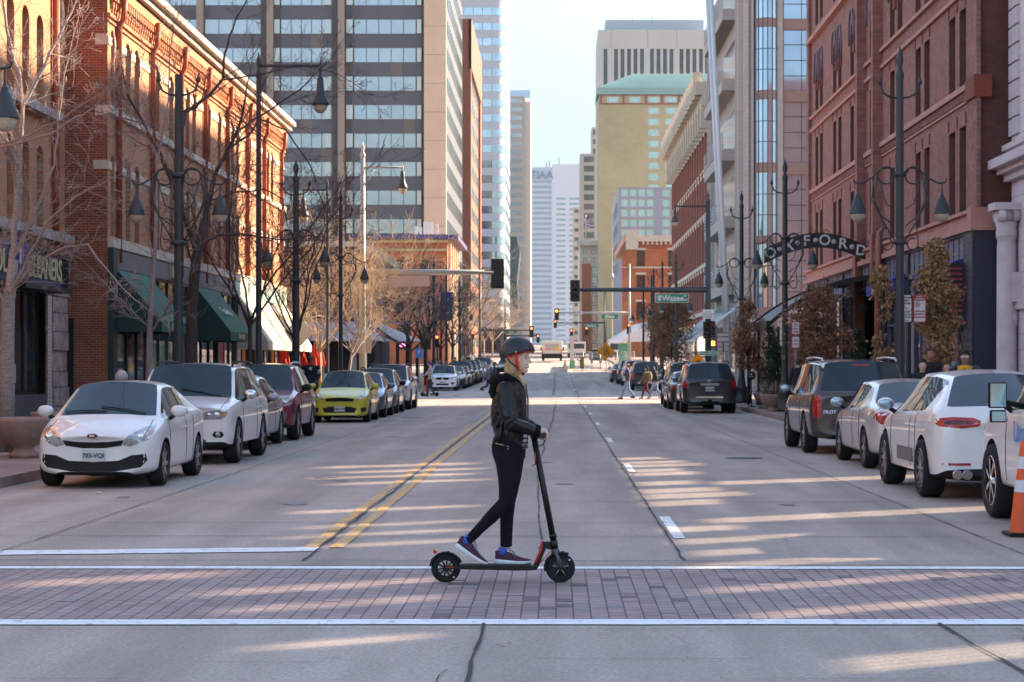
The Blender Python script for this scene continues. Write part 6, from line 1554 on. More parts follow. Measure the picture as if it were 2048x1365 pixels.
q = MB(); q.box(S(922,0).x, S(1062,0).x, YS-.066, YS+.066, S(0,1129.6).z, S(0,1128.6).z); q.build('grip_mat', mat('deck rubber', (.03,.03,.032), .9, bump=.6, bs=150), K, True)
q = MB(); q.prism([(S(1066,0).x,S(0,1131).z),(S(1076,0).x,S(0,1136).z),(S(1092,0).x,S(0,1097).z),(S(1102,0).x,S(0,1100).z),(S(1102,0).x,S(0,1083).z),(S(1087,0).x,S(0,1083).z),(S(1081,0).x,S(0,1104).z)], lambda a, b_, d: V((a, YS+d, b_)), -.03, .03); q.build('neck', m_sc, K, True, bevel=.003)
q = MB(); q.prism([(S(1083,0).x,S(0,1081).z),(S(1086.5,0).x,S(0,1081).z),(S(1084.5,0).x,S(0,1100).z),(S(1072.5,0).x,S(0,1124).z),(S(1068.5,0).x,S(0,1124).z),(S(1080,0).x,S(0,1098).z)], lambda a, b_, d: V((a, YS+d, b_)), -.045, .045); q.build('kick_plate', m_scr, K, True, bevel=.002)
top, bot = S(1067.5,873), S(1107.5,1084)
q = MB(); q.tube([top, bot], [.0235,.0245], 18); q.tube([S(1107,1080), S(1109.5,1098)], .029, 16); q.tube([S(1105,1068), S(1106.5,1076)], .030, 14); q.build('stem', m_sc, K, True)
q = MB(); q.tube([S(1109.5,1098), S(1112,1108)], [.030,.034], 14); 
for s_ in (-1, 1): q.tube([S(1111,1102,s_*.036), S(1117,1118,s_*.040), S(1122,1136,s_*.040)], [.017,.014,.012], 8)
q.build('fork', m_scg, K, True)
q = MB(); q.tube([S(1069,876,-.03), S(1078,872,-.04), S(1083,870,-.07), S(1086,870,-.10)], [.018,.015,.014,.014], 10); q.tube([S(1069,876,.03), S(1078,872,.04), S(1083,870,.07), S(1086,870,.10)], [.018,.015,.014,.014], 10); q.sphere(S(1069,873), (.035,.05,.03), 12); q.tube([S(1086,870,-.21), S(1086,870,.21)], .012, 10); q.build('handlebar', m_sc, K, True)
for s_ in (-1, 1):
    q = MB(); q.tube([S(1087,870,s_*.11), S(1087,870,s_*.225)], .0195, 16); q.tube([S(1087,870,s_*.222), S(1087,870,s_*.232)], .0215, 16); q.build('grip', mat('grip rubber', (.02,.022,.024), .8), K, True)
q = MB(); q.tube([S(1080,876,.09), S(1088,878,.13), S(1092.5,876.5,.18)], .006, 6); q.tube([S(1080,876,-.09), S(1088,879,-.12), S(1092.5,877,-.16)], .006, 6); q.build('brake_lever', m_scr, K, True)
q = MB(); q.tube([S(1091,880,-.10), S(1087,887,-.07), S(1080,891,-.03), S(1074,893,0)], .0035, 6); q.tube([S(1109,1098,-.03), S(1101,1103,-.035), S(1088,1116,-.034), S(1080,1126,-.03)], .0035, 6, 1); q.build('cable', [m_sc, m_scr], K, True)
q = MB(); q.tube([S(1070,905,-.026), S(1071,930,-.026)], .006, 6); q.tube([S(1070,928,-.026), S(1066,932,-.026), S(1064,928,-.026)], .0045, 6); q.build('bag_hook', m_scr, K, True)
def fender(c, r, a0, a1, w, m, nm):
    q = MB(); n = 16
    for k in range(n):
        a, b_ = a0+(a1-a0)*k/n, a0+(a1-a0)*(k+1)/n
        p = lambda t, s_, rr_: c+V((math.cos(t)*rr_, s_*w, math.sin(t)*rr_))
        q.quad(p(a,-1,r), p(b_,-1,r), p(b_,1,r), p(a,1,r), smooth=True)
        for s_ in (-1, 1): q.quad(p(a,s_,r), p(b_,s_,r), p(b_,s_*1.05,r-.014), p(a,s_*1.05,r-.014), smooth=True)
    me = baked(q.mesh(nm, [m]), [('SOLIDIFY', {'thickness': .004})]); return link(nm, me, K, True)
fender(cr_, .128, rad(20), rad(172), .032, m_sc, 'rear_mudguard'); fender(cf, .126, rad(60), rad(192), .032, m_sc, 'front_mudguard')
q = MB(); q.prism([(S(866.5,0).x,S(0,1098).z),(S(875,0).x,S(0,1103).z),(S(873,0).x,S(0,1107).z),(S(868,0).x,S(0,1108).z)], lambda a, b_, d: V((a, YS+d, b_)), -.02, .02); q.build('rear_light', m_scr, K, True)
q = MB(); q.box(S(893,0).x, S(908,0).x, YS-.05, YS-.045, S(0,1135.2).z, S(0,1132.8).z); q.build('red_accent', m_scr, K, True)

# ---------------------------------------------------------------- passers-by
JK = {}
def cm(n, c, rough=.85): return mat(n, c, rough, var=.2, vs=6)
def figure(label, x, y, head=0, h=1.75, top=None, legs=None, hair=None, shoes=None, pose='walk', hat=None, skin=m_skin, z=None, group=None, ph=1, build=1.0, arm=None, extra=None, phone=False):
    """facing +Y before turning; head = heading in degrees; pose walk / stand / sit / run"""
    T = thing('person', label, 'person', group=group); k = h/1.75
    top = top or cm('dark coat', (.02,.02,.025)); legs = legs or cm('blue jeans', (.06,.10,.19)); hair = hair or cm('brown hair', (.06,.035,.02)); shoes = shoes or cm('dark shoes', (.03,.025,.022))
    hipz, kz = .92, .50
    sw = {'walk': .30, 'stand': .03, 'run': .42, 'push': .18}.get(pose, .1)
    L = []
    for s_ in (-1, 1):
        f_ = s_*ph
        hip = V((s_*.09, 0, hipz)); an = V((s_*.08, f_*sw, .10+(0 if f_ > 0 else min(.06, sw*.2)))); kn = V((s_*.085, f_*sw*.5+.04*(1 if sw > .1 else .3)+(.05 if f_ < 0 and sw > .2 else 0), kz)); L.append((hip, kn, an))
    if pose == 'run':
        L[0] = (L[0][0], V((-.085,-.05,.5)), V((-.08,-.40,.34)))
    A = []
    for s_ in (-1, 1):
        f_ = -s_*ph; sh = V((s_*.19*build, 0, 1.42)); 
        if arm == 'front' or pose == 'push': el = V((s_*.24, .12, 1.18)); wr = V((s_*.20, .36, 1.08 if pose == 'push' else 1.2))
        elif arm == 'fold': el = V((s_*.25, .06, 1.16)); wr = V((-s_*.02, .20, 1.22))
        elif arm == 'pocket': el = V((s_*.27, -.06, 1.18)); wr = V((s_*.19, .08, 1.00))
        elif arm == 'phone': el = V((s_*.25, .10, 1.18)); wr = V((s_*.07, .28, 1.28))
        else: el = V((s_*.25, f_*sw*.25-.02, 1.15)); wr = V((s_*.24, f_*sw*.7+.05, .92))
        A.append((sh, el, wr))
    b = MB(); b.sphere((0,.01,1.64), (.073,.092,.115), 16, 0, 12); b.sphere((0,.035,1.575), (.052,.06,.045), 12); b.tube([(0,.095,1.655), (0,.115,1.625), (0,.098,1.612)], [.008,.013,.008], 6)
    for s_ in (-1, 1): b.sphere((s_*.075,0,1.635), (.012,.02,.03), 8)
    limb(b, [(0,-.01,1.57), (0,-.015,1.44)], [.052,.06])
    loft(b, [(0,0,z_,rx,ry) for z_,rx,ry in ((.90,.145,.10),(1.05,.13,.095),(1.2,.145,.10),(1.38,.17,.10),(1.46,.10,.07))], 16)
    for hip, kn, an in L: limb(b, [hip, kn, an], [.08,.052,.036])
    for sh, el, wr in A: limb(b, [sh, el, wr], [.048,.036,.024]); 
    fg = MB()
    for (sh, el, wr), s_ in zip(A, (-1, 1)):
        d = (wr-el).normalized(); sd_ = V((0,1,0)) if abs(d.z) > .6 else V((1,0,0))
        b.sphere(wr+d*.05, (.024,.038,.045) if abs(d.z) > .6 else (.038,.045,.022), 10)
        for i in range(4): o = sd_*(-.027+.018*i); fg.tube([wr+d*.08+o, wr+d*(.115+.006*(i in (1,2)))+o-V((s_*.008,0,0)), wr+d*(.14+.008*(i in (1,2)))+o-V((s_*.022,0,0))], [.0095,.009,.006], 6)
        fg.tube([wr+d*.03+sd_*.03, wr+d*.065+sd_*.05, wr+d*.10+sd_*.045], [.011,.0095,.006], 6)
    link('body', organic(b, .018, 1, 'body', [skin], fg), T)
    q = MB(); B = build
    loft(q, [(0,0,z_,rx*B,ry*B) for z_,rx,ry in ((.86,.175,.135),(.98,.17,.13),(1.12,.165,.125),(1.28,.185,.13),(1.40,.195,.12),(1.47,.14,.09),(1.50,.075,.07))], 20)
    for sh, el, wr in A: limb(q, [sh, el, el.lerp(wr,.9)], [.068*B,.054,.042])
    jk = link('jacket', organic(q, .018, 1, 'jacket', [top]), T)
    q = MB(); loft(q, [(0,0,z_,rx,ry) for z_,rx,ry in ((.84,.16,.115),(.93,.168,.12),(1.02,.155,.11))], 16)
    for hip, kn, an in L: limb(q, [hip-V((0,0,.04)), kn, an+V((0,0,.03))], [.096,.070,.055])
    link('trousers', organic(q, .018, 1, 'trousers', [legs]), T)
    for hip, kn, an in L:
        q = MB(); up_ = an.z-.10; q.sphere((an.x, an.y+.05, .045+up_), (.045,.135,.05), 12); q.sphere((an.x, an.y-.02, .07+up_), (.042,.05,.055), 10); q.box(an.x-.045, an.x+.045, an.y-.075, an.y+.17, up_+.0, up_+.025); q.build('shoe', shoes, T)
    q = MB()
    if hair: 
        q.sphere((0,-.006,1.673), (.087,.111,.118), 16, 0, 12)
        q2 = []
        if h < 1.70 or extra == 'long': q.sphere((0,-.06,1.56), (.08,.06,.13), 12)
        me = q.mesh('hair', [hair]); bm = bmesh.new(); bm.from_mesh(me)
        bmesh.ops.delete(bm, geom=[v for v in bm.verts if v.co.y > .055 and v.co.z < 1.70], context='VERTS'); bm.to_mesh(me); bm.free(); link('hair', me, T)
    if hat:
        q = MB(); q.sphere((0,0,1.70), (.093,.108,.085), 14); q.cbox((0,.13,1.695), .13, .12, .015); q.build('cap', hat, T)
    q = MB()
    for s_ in (-1, 1): q.sphere((s_*.03,.092,1.655), (.012,.006,.007), 6)
    q.build('eyes', MATS['eye dark'], T)
    q = MB(); q.sphere((0,.099,1.588), (.022,.006,.007), 8); q.build('lips', MATS['lips'], T)
    T.scale = (k,k,k); T.location = (x, y, G(y) if z is None else z); T.rotation_euler = (0,0,rad(head))
    return T
SW = .14
m_brim = cm('tan felt', (.42,.28,.16)); m_wj = cm('light jeans', (.20,.29,.42))
def W_(u, v, y): return XU(u, y)
y = 98.5
figure('pedestrian in tan hat, dark jacket and light jeans striding left over the far crosswalk', XU(1255,y), y, 90, 1.74, cm('slate jacket', (.035,.045,.07)), m_wj, hat=m_brim, arm='pocket', ph=1)
T = figure('girl with camouflage backpack and maroon leggings crossing beside the parked cars', XU(1293,y+1), y+1, 60, 1.62, cm('khaki coat', (.16,.11,.07)), cm('maroon leggings', (.12,.015,.035)), shoes=cm('tan shoes', (.4,.3,.2)), extra='long', hair=cm('dark brown hair', (.04,.02,.015)))
q = MB(); q.sphere((0,-.2,1.2), (.17,.13,.27), 14); q.build('backpack', mat('camouflage', (.10,.085,.04), .9, var=.9, vs=9, col2=(.32,.24,.14)), T)
figure('woman in black jacket and pale jeans with long dark hair crossing by the parked cars', XU(1311,y), y, 75, 1.68, cm('black jacket', (.012,.012,.014)), m_wj, extra='long', hair=cm('black hair', (.012,.01,.01)), shoes=cm('white shoes', (.6,.6,.6)), ph=-1)
y = 106.5
T = figure('man in blue cap and grey sweatshirt pushing a scooter across the side street', XU(861,y), y, 90, 1.80, cm('grey sweatshirt', (.40,.37,.35)), cm('dark blue jeans', (.02,.035,.075)), hat=cm('bright blue cap', (.02,.07,.42)), pose='push', shoes=cm('brown shoes', (.22,.13,.09)))
TS = thing('kick_scooter', 'parked style scooter with yellow and red upright pushed by the man in the blue cap', 'scooter', (XU(848,y), y, G(y)), rad(0))
q = MB(); q.cbox((.3,0,.13), .7, .14, .05); q.build('deck', m_sc, TS, bevel=.01)
q = MB(); q.tube([(-.05,0,.15), (-.02,0,1.05)], .04, 8); q.tube([(-.02,-.25,1.08), (-.02,.25,1.08)], .02, 6); q.build('stem', mat('scooter yellow', (.55,.40,.02), .4), TS)
q = MB(); q.cbox((.16,0,.62), .12, .10, .75); q.build('battery', mat('scooter dark red', (.40,.02,.02), .4), TS, bevel=.02)
for x_ in (-.08, .68): q = MB(); q.lathe([(0,-.02),(.10,-.025),(.115,0),(.10,.025),(0,.02)], (x_,0,.115), 16, axis=1); q.build('wheel', m_tyre, TS)
y = 112
figure('woman with blonde hair and a vest hurrying across behind the scooter rider', XU(976,y), y, 270, 1.66, cm('grey vest', (.13,.12,.13)), cm('navy trousers', (.02,.03,.08)), extra='long', hair=cm('fair hair', (.40,.26,.13)), pose='run')
figure('man in dark blue jacket crossing beside the blonde woman, behind the scooter rider', XU(989,y), y+.7, 270, 1.80, cm('dark blue jacket', (.02,.035,.06)), cm('navy trousers', (.02,.03,.08)), skin=m_skin2)
# pavement right
y = 38
T = figure('man in yellow and black jacket with white sunglasses at the hotel corner', XU(1930,y), y, 165, 1.80, cm('yellow jacket', (.62,.33,.02)), pose='stand', arm='pocket', skin=m_skin2, hair=cm('black hair', (.012,.01,.01)), z=.14)
q = MB(); q.cbox((-.045,.1,1.655), .05, .012, .03); q.cbox((.045,.1,1.655), .05, .012, .03); q.cbox((0,.1,1.662), .05, .01, .01); q.build('sunglasses', m_frw, T)
q = MB(); q.sphere((-.2,0,1.42), (.09,.12,.07), 10); q.sphere((.2,0,1.42), (.09,.12,.07), 10); q.box(-.01, .01, .13, .142, 1.1, 1.45); q.build('shoulder_panels', m_black, T)
q = MB(); q.lathe([(0,0),(.045,0),(.045,.01),(0,.01)], (.10,.137,1.33), 14, axis=1); q.build('round_badge', m_frw, T)
T = figure('boy in black t shirt with folded arms beside the leafy young tree', XU(1845,38), 38, 180, 1.64, cm('black tee', (.012,.012,.013)), pose='stand', arm='fold', hair=cm('black hair', (.012,.01,.01)), z=.14)
o = text('TOWER', .09, m_frw, (0,.137,1.30), T, (rad(90),0,rad(180)), .002, .004, world=False)
figure('adult in black standing behind the boy in the black t shirt', XU(1860,39.5), 39.5, 190, 1.88, cm('black jacket', (.012,.012,.014)), pose='stand', arm='fold', skin=m_skin2, z=.14)
figure('person in dark purple coat half hidden by the leafy young tree', XU(1892,39), 39, 200, 1.60, cm('dark purple coat', (.03,.02,.05)), pose='stand', z=.14)
figure('person in long dark coat seen from behind near the canopy posts', XU(1596,62), 62, 10, 1.72, cm('dark coat', (.02,.02,.025)), pose='stand', z=.14)
figure('person in khaki coat walking beside the hotel entrance', XU(1760,68), 70, 170, 1.68, cm('khaki coat', (.16,.11,.07)), pose='walk', z=.14)
# pavement left
T = figure('man in navy jacket with white sleeves standing by the red umbrellas', XU(622,66), 66, 180, 1.82, cm('navy team jacket', (.012,.016,.035)), cm('dark trousers', (.02,.02,.025)), hat=cm('brown cap', (.12,.07,.04)), pose='stand', arm='pocket', z=.14, build=1.12, skin=m_skin2)
q = MB(); q.sphere((-.235,-.02,1.30), (.075,.075,.10), 10); q.sphere((.235,-.02,1.30), (.075,.075,.10), 10); q.cbox((.0,.135,1.38), .09, .02, .09); q.build('white_sleeve_panels', m_frw, T)
figure('patron in grey coat left of the nearest red umbrella', XU(526,76), 76, 170, 1.70, cm('grey coat', (.1,.1,.11)), pose='stand', z=.14)
figure('woman with dark hair under the nearest red umbrella', XU(573,82), 82, 180, 1.62, cm('black jacket', (.012,.012,.014)), pose='stand', z=.14)
cols_ = [cm('olive jacket', (.06,.08,.04)), cm('black jacket', (.012,.012,.014)), cm('pale blue shirt', (.32,.36,.5)), cm('charcoal hoodie', (.03,.03,.035)), cm('crimson top', (.30,.02,.05)), cm('mustard coat', (.50,.30,.12)), cm('white coat', (.55,.5,.46)), cm('cream coat', (.6,.52,.42))]
crowd = [(859,133,0,'in olive jacket'),(866,136,1,'in black jacket'),(873,131,2,'in pale blue shirt'),(879,134,3,'in charcoal hoodie'),(892,138,1,'in black coat by a post'),(905,150,3,'in grey hoodie'),(910,160,4,'in crimson top'),(926,184,5,'in mustard coat'),(936,190,3,'in dark jacket'),(941,196,6,'in white coat'),(950,204,7,'in cream coat')]
for i, (u, y, c, d) in enumerate(crowd):
    figure('pedestrian %s on the far left pavement' % d, max(XU(u,y), -11.5), y, 180 if i % 2 else 200, 1.68+.03*(i % 4), cols_[c], pose='stand' if i % 3 else 'walk', z=G(y)+.14, group='people on the far left pavement')
# ---------------------------------------------------------------- lamp posts
m_post = mat('lamp post green grey', (.036,.044,.048), .5, .2)
m_postg = mat('galvanised pole', (.34,.35,.33), .5, .4)
m_bowl = mat('lamp bowl', (.46,.40,.30), .25, var=.2, vs=20)
def lantern(parent, c, k=1.0, nm='lantern'):
    q = MB(); x, y, z = c
    q.lathe([(0,.52),(.02,.50),(.03,.43),(.055,.42),(.06,.36),(.09,.34),(.17,.10),(.185,.02),(.19,0),(0,.0)], (0,0,0), 16)
    q.v = [(a*k+x, b*k+y, d*k+z) for a, b, d in q.v]; o = q.build(nm, m_post, parent)
    q = MB(); q.lathe([(.165,.005),(.16,-.05),(.12,-.13),(.05,-.17),(0,-.175)], (0,0,0), 16); q.v = [(a*k+x, b*k+y, d*k+z) for a, b, d in q.v]; q.build('lamp_bowl', m_bowl, o)
    return o
def scroll(cx, cz, r0, a0, turns, n=18, sgn=1, shrink=.45): return [(cx+sgn*r0*(1-shrink*t/n)*math.cos(a0+turns*2*math.pi*t/n), 0, cz+r0*(1-shrink*t/n)*math.sin(a0+turns*2*math.pi*t/n)) for t in range(n+1)]
def lamp_post(label, x, y, h=8.7, hooks=True, finial=True, twin=True, r=.10, arm=None, mat_=None, base=True, group='twin lantern lamp posts', z=.14):
    T = thing('street_lamp', label, 'street lamp', (x, y, G(y)+z), group=group); m = mat_ or m_post
    q = MB()
    if base: q.lathe([(.0,0),(.30,0),(.30,.12),(.24,.16),(.22,.55),(.25,.60),(.18,.72),(.15,.95),(r*1.25,1.05),(r*1.15,1.2),(r,1.25)], n=12)
    q.lathe([(r*1.05,0 if not base else 1.2),(r*.92,h*.55),(r*.8,h-.7 if finial else h),(r*.8 if not finial else r*.9,h-.65 if finial else h),(0,h-.6 if finial else h)], n=8, smooth=False)
    if finial: q.lathe([(r*.9,h-.72),(r*1.0,h-.62),(r*.4,h-.5),(r*.85,h-.34),(r*.7,h-.2),(r*.25,h-.1),(r*.2,h-.05),(0,h)], n=12)
    q.build('pole', m, T)
    if hooks:
        for s_ in (-1, 1):
            z0 = h-1.15 if finial else h-.45
            q = MB(); q.tube([(s_*.08,0,z0), (s_*.22,0,z0+.02), (s_*.36,0,z0+.1), (s_*.44,0,z0+.3)], .024, 6); q.lathe([(.02,0),(.06,.05),(.05,.09),(.02,.16),(0,.22)], (s_*.44,0,z0+.28), 8); q.build('hook', m, T)
    if twin:
        q = MB(); q.lathe([(r*1.0,5.70),(r*1.5,5.73),(r*1.5,5.8),(r*1.0,5.83)], n=12); q.build('collar', m, T); q = MB(); q.lathe([(r*1.05,4.20),(r*1.5,4.22),(r*1.5,4.29),(r*1.0,4.32)], n=12); q.build('collar', m, T)
        for s_ in (-1, 1):
            q = MB(); q.tube(scroll(s_*.30, 5.74, .19, math.pi, 1, sgn=s_, shrink=0), .019, 5)
            q.tube([(s_*.12,0,5.76), (s_*.22,0,5.9), (s_*.42,0,5.88), (s_*.62,0,5.68), (s_*.85,0,5.56), (s_*1.0,0,5.58), (s_*1.03,0,5.66)], .020, 5)
            q.tube([(s_*.50,0,5.75), (s_*.52,0,5.5), (s_*.60,0,5.3), (s_*.42,0,4.85), (s_*.12,0,4.62)], .015, 5); q.tube([(s_*.58,0,5.7), (s_*.62,0,5.2), (s_*.38,0,4.75), (s_*.12,0,4.3)], .016, 5)
            q.tube([(s_*.45,0,5.62), (s_*.30,0,5.1), (s_*.12,0,5.0)], .013, 5)
            q.tube([(s_*.60,0,5.65), (s_*.55,0,5.1), (s_*.36,0,4.7), (s_*.40,0,4.35)]+[(s_*(.28+.12*math.cos(t)),0,4.22+.13*math.sin(t)) for t in [-.2-math.pi*1.6*k/10 for k in range(11)]], .016, 5)
            q.tube([(s_*.93,0,5.56), (s_*.93,0,5.34)], .014, 5)
            q.build('scroll_bracket', m, T); lantern(T, (s_*.93,0,4.88))
    if arm:
        L_, sgn, az = arm; q = MB(); q.tube([(0,0,az), (sgn*L_,0,az)], .045, 6); q.tube([(sgn*.05,0,az-.75), (sgn*.15,0,az-.45), (sgn*.35,0,az-.15), (sgn*.5,0,az)], .02, 5); q.lathe([(.03,-.3),(.045,0),(.02,.12),(0,.3)], (sgn*L_,0,az), 8); q.build('arm', m, T)
        q = MB(); c = (sgn*L_,0,az-1.12); q.lathe([(.05,.82),(.09,.75),(.10,.5),(.14,.28),(.22,.14),(.24,.05),(.24,0),(0,0)], c, 14); lo = q.build('pendant', m, T); q = MB(); q.lathe([(.2,0),(.19,-.1),(.1,-.2),(0,-.23)], c, 14); q.build('lamp_bowl', m_bowl, lo)
    return T
XR, XL = 7.6, -8.4
lamp_post('nearest right lamp post with scroll brackets, in front of the rose brick hotel', XR, 44.2, 8.6)
lamp_post('second right lamp post, crossing the arched hotel sign', XR, 66.4, 8.4)
lamp_post('third right lamp post, beside the small paired parking signs', XR, 81.9, 8.7)
for y, h, d in ((126.7,8.6,'first'),(143,8.8,'second'),(156,8.8,'third'),(174,8.8,'fourth')): lamp_post('%s right lamp post beyond the side street' % d, XR, y, h)
lamp_post('nearest left lamp post, its lantern cut by the left edge', XL, 27.1, 8.2, base=True)
lamp_post('dark flat topped left lamp post between the two green awnings', XL, 44.5, 8.0, finial=False, r=.105)
lamp_post('left lamp post standing before the red umbrellas', XL, 64.6, 8.2, r=.115)
lamp_post('slim left lamp post behind the yellow hatchback', XL, 78, 8.4, r=.09)
lamp_post('tall left pole with one long arm and a pendant lamp over the brick cornice', XL, 56.5, 10.4, twin=False, hooks=False, arm=(1.74, 1, 10.0), r=.085, group='pendant lamp poles')
for y, h, d in ((131,8.6,'first'),(146,8.6,'second'),(166,8.6,'third')): lamp_post('%s left lamp post beyond the side street' % d, XL+.4, y, h)
for i, (u, v) in enumerate(((621,405),)):
    lamp_post('left pole with a pendant lamp high among the bare branches', -9.6, 84, 9.4, twin=False, hooks=False, arm=(1.0, -1, 8.9), group='pendant lamp poles', r=.07)
# ---------------------------------------------------------------- signals
m_sig = mat('signal black', (.012,.012,.012), .5); m_so = mat('signal olive', (.06,.06,.03), .6)
m_redl = mat('red signal light', (1,.12,.05), .3, emit=2.2); m_dimred = mat('dim red lens', (.22,.02,.02), .2, coat=.5); m_ambl = mat('amber signal light', (1,.42,.06), .3, emit=2.4); m_offl = mat('off lens', (.03,.03,.03), .2, coat=.5)
def signal(parent, x, y, z, lit, back=False, plate=.58, k=1.0, box=True, lens=3):
    """three-lens head centred at x,z; faces the camera unless back"""
    h = .36*lens*k; s_ = 1 if back else -1
    q = MB(); q.box(x-.17*k, x+.17*k, y-.12, y+.10, z-h/2, z+h/2); 
    if plate: q.box(x-plate/2*k, x+plate/2*k, y+.02, y+.04, z-h/2-.12, z+h/2+.12)
    o = q.build('signal_head', m_sig if not back else m_so if False else m_sig, parent, True)
    for i in range(lens):
        zz = z+h/2-.18*k-i*.36*k; c = (x, y+s_*.13, zz); m = [m_redl, m_ambl, m_offl][0] if (lit == 'r' and i == 0) else m_dimred if (lit == 'd' and i == 0) else m_ambl if (lit == 'a' and i == 0) else m_offl
        q = MB(); q.lathe([(0,0),(.12*k,.0),(.125*k,.02)], (c[0], c[1]-.005, c[2]), 16, axis=1); q.build('lens', m, o)
        q = MB(); q.lathe([(.14*k,0),(.14*k,s_*.2)], (x, y+s_*.12, zz), 14, axis=1, a0=rad(-20), a1=rad(200)); me = baked(q.mesh('visor', [m_sig]), [('SOLIDIFY', {'thickness': .008})]); link('visor', me, o)
    return o
def signbox(parent, x, y, z, w, h, m, name='sign_panel', r=0, edge=None, th=.02):
    q = MB()
    def rr_(w, h, r): 
        pts = []
        for cx_, cz_, a in ((w/2-r,h/2-r,0),(-w/2+r,h/2-r,90),(-w/2+r,-h/2+r,180),(w/2-r,-h/2+r,270)): pts += [(cx_+r*math.cos(rad(a+t)), cz_+r*math.sin(rad(a+t))) for t in (0,30,60,90)]
        return pts
    if edge: q.prism(rr_(w, h, .05), lambda a, b_, d: V((x+a, y+d, z+b_)), 0, th, 1); q.prism(rr_(w-.05, h-.05, .035), lambda a, b_, d: V((x+a, y+d, z+b_)), -.006, .0, 0)
    else: q.prism(rr_(w, h, .04), lambda a, b_, d: V((x+a, y+d, z+b_)), 0, th, 0)
    return q.build(name, [m, edge or m], parent, True)
m_sgreen = mat('sign green', (.0,.19,.10), .5); m_swhite = mat('sign white', (.62,.62,.61), .5); m_sred = mat('sign red letters', (.42,.02,.03), .5); m_sblk = mat('sign black letters', (.02,.02,.02), .6); m_sback = mat('sign back aluminium', (.42,.36,.31), .5, .3); m_sorg = mat('sign orange', (.92,.30,.01), .5); m_syel = mat('sign yellow', (.75,.48,.02), .5)
# left mast (seen from the back)
T = thing('traffic_signal', 'grey mast arm with signal seen from behind, reaching in from the left', 'traffic signal', (-8.6, 89, 0))
q = MB(); q.tube([(-8.6,89,0), (-8.6,89,11.0)], [.17,.10], 10); q.lathe([(.1,0),(.13,.15),(.05,.3),(.09,.45),(0,.75)], (-8.6,89,10.9), 10); q.build('pole', m_postg, T, True)
za = ZV(545,89); q = MB(); q.tube([(-8.6,89,za), (-2.45,89,za)], [.16,.10], 10); q.build('mast_arm', m_postg, T, True)
signal(T, XU(995,89), 89, ZV(548,89), '', back=True)
q = MB(); q.box(XU(777,89), XU(858,89), 88.95, 88.98, ZV(573,89), ZV(552,89)); q.build('sign_back', mat('sign back pink', (.50,.38,.34), .6), T, True)
zl = ZV(335,89); q = MB(); q.tube([(-8.6,89,zl), (XU(805,89),89,zl)], .05, 6); q.tube([(-8.55,89,zl-.9), (-8.3,89,zl-.5), (-8.1,89,zl-.1)], .025, 5); q.lathe([(.03,-.3),(.045,0),(.02,.12),(0,.3)], (XU(805,89),89,zl), 8); q.build('lamp_arm', m_postg, T, True)
q = MB(); c = (XU(805,89),89,zl-.95); q.lathe([(.04,.8),(.09,.75),(.10,.5),(.14,.25),(.20,.14),(.23,.05),(.23,0),(0,0)], c, 14); pd = q.build('pendant', m_post, T, True); q = MB(); q.lathe([(.2,0),(.18,-.1),(.1,-.2),(0,-.23)], c, 14); q.build('lamp_bowl', m_bowl, pd)
for dx in (-.10, .27): q = MB(); q.box(-8.6+dx-.13, -8.6+dx+.13, 88.75, 88.78, ZV(707,89), ZV(673,89)); q.build('sign_back', m_sback, T, True)
# right mast
Y = 121; T = thing('traffic_signal', 'dark green mast arm with red signal and the Wazee street sign on the right', 'traffic signal', (9.2, Y, G(Y)))
q = MB(); q.tube([(9.2,Y,0), (9.2,Y,11.6)], [.21,.13], 10); q.lathe([(.13,0),(.16,.15),(.06,.3),(.1,.45),(0,.75)], (9.2,Y,11.5), 10); q.build('pole', m_post, T, True)
za = ZV(580,Y); q = MB(); q.tube([(9.2,Y,za), (XU(1160,Y),Y,za)], [.17,.11], 10); q.build('mast_arm', m_post, T, True)
signal(T, XU(1150,Y), Y, ZV(582,Y), 'd')
w = XU(1377,Y)-XU(1311,Y); so_ = signbox(T, XU(1344,Y), Y-.25, ZV(597,Y), w, .54, m_sgreen, edge=m_swhite)
text('Wazee', .46, m_swhite, (XU(1345,Y), Y-.27, ZV(597.5,Y)), so_, bold=.012); text('ST', .15, m_swhite, (XU(1369.5,Y), Y-.27, ZV(593.5,Y)), so_, bold=.004); text('1600', .15, m_swhite, (XU(1369.5,Y), Y-.27, ZV(600.5,Y)), so_, bold=.004)
q = MB(); q.box(XU(1315,Y), XU(1322,Y), Y-.27, Y-.26, ZV(602,Y), ZV(592,Y)); q.build('city_mark', m_swhite, so_); q = MB(); q.tube([(XU(1315.5,Y),Y-.275,ZV(599,Y)), (XU(1318.5,Y),Y-.275,ZV(595,Y)), (XU(1321.5,Y),Y-.275,ZV(599,Y))], .02, 4); q.build('city_mark', m_sred, so_)
zl = ZV(413,Y); q = MB(); q.tube([(9.2,Y,zl), (XU(1350,Y),Y,zl)], .05, 6); q.lathe([(.03,-.3),(.045,0),(.02,.12),(0,.3)], (XU(1350,Y),Y,zl), 8); q.build('lamp_arm', m_post, T, True)
q = MB(); c = (XU(1350,Y),Y,zl-.98); q.lathe([(.04,.8),(.09,.75),(.10,.5),(.14,.25),(.20,.14),(.23,.05),(.23,0),(0,0)], c, 14); pd = q.build('pendant', m_post, T, True); q = MB(); q.lathe([(.2,0),(.18,-.1),(.1,-.2),(0,-.23)], c, 14); q.build('lamp_bowl', m_bowl, pd)
sg = signbox(T, XU(1416,Y), Y-.3, ZV(629,Y), .70, .55, m_swhite); text('TWO WAY', .14, m_sblk, (XU(1416,Y), Y-.31, ZV(629,Y)), sg); text('TRAFFIC', .14, m_sblk, (XU(1416,Y), Y-.31, ZV(634.5,Y)), sg); text('<-  ->', .12, m_sblk, (XU(1416,Y), Y-.31, ZV(624,Y)), sg, bold=.006)
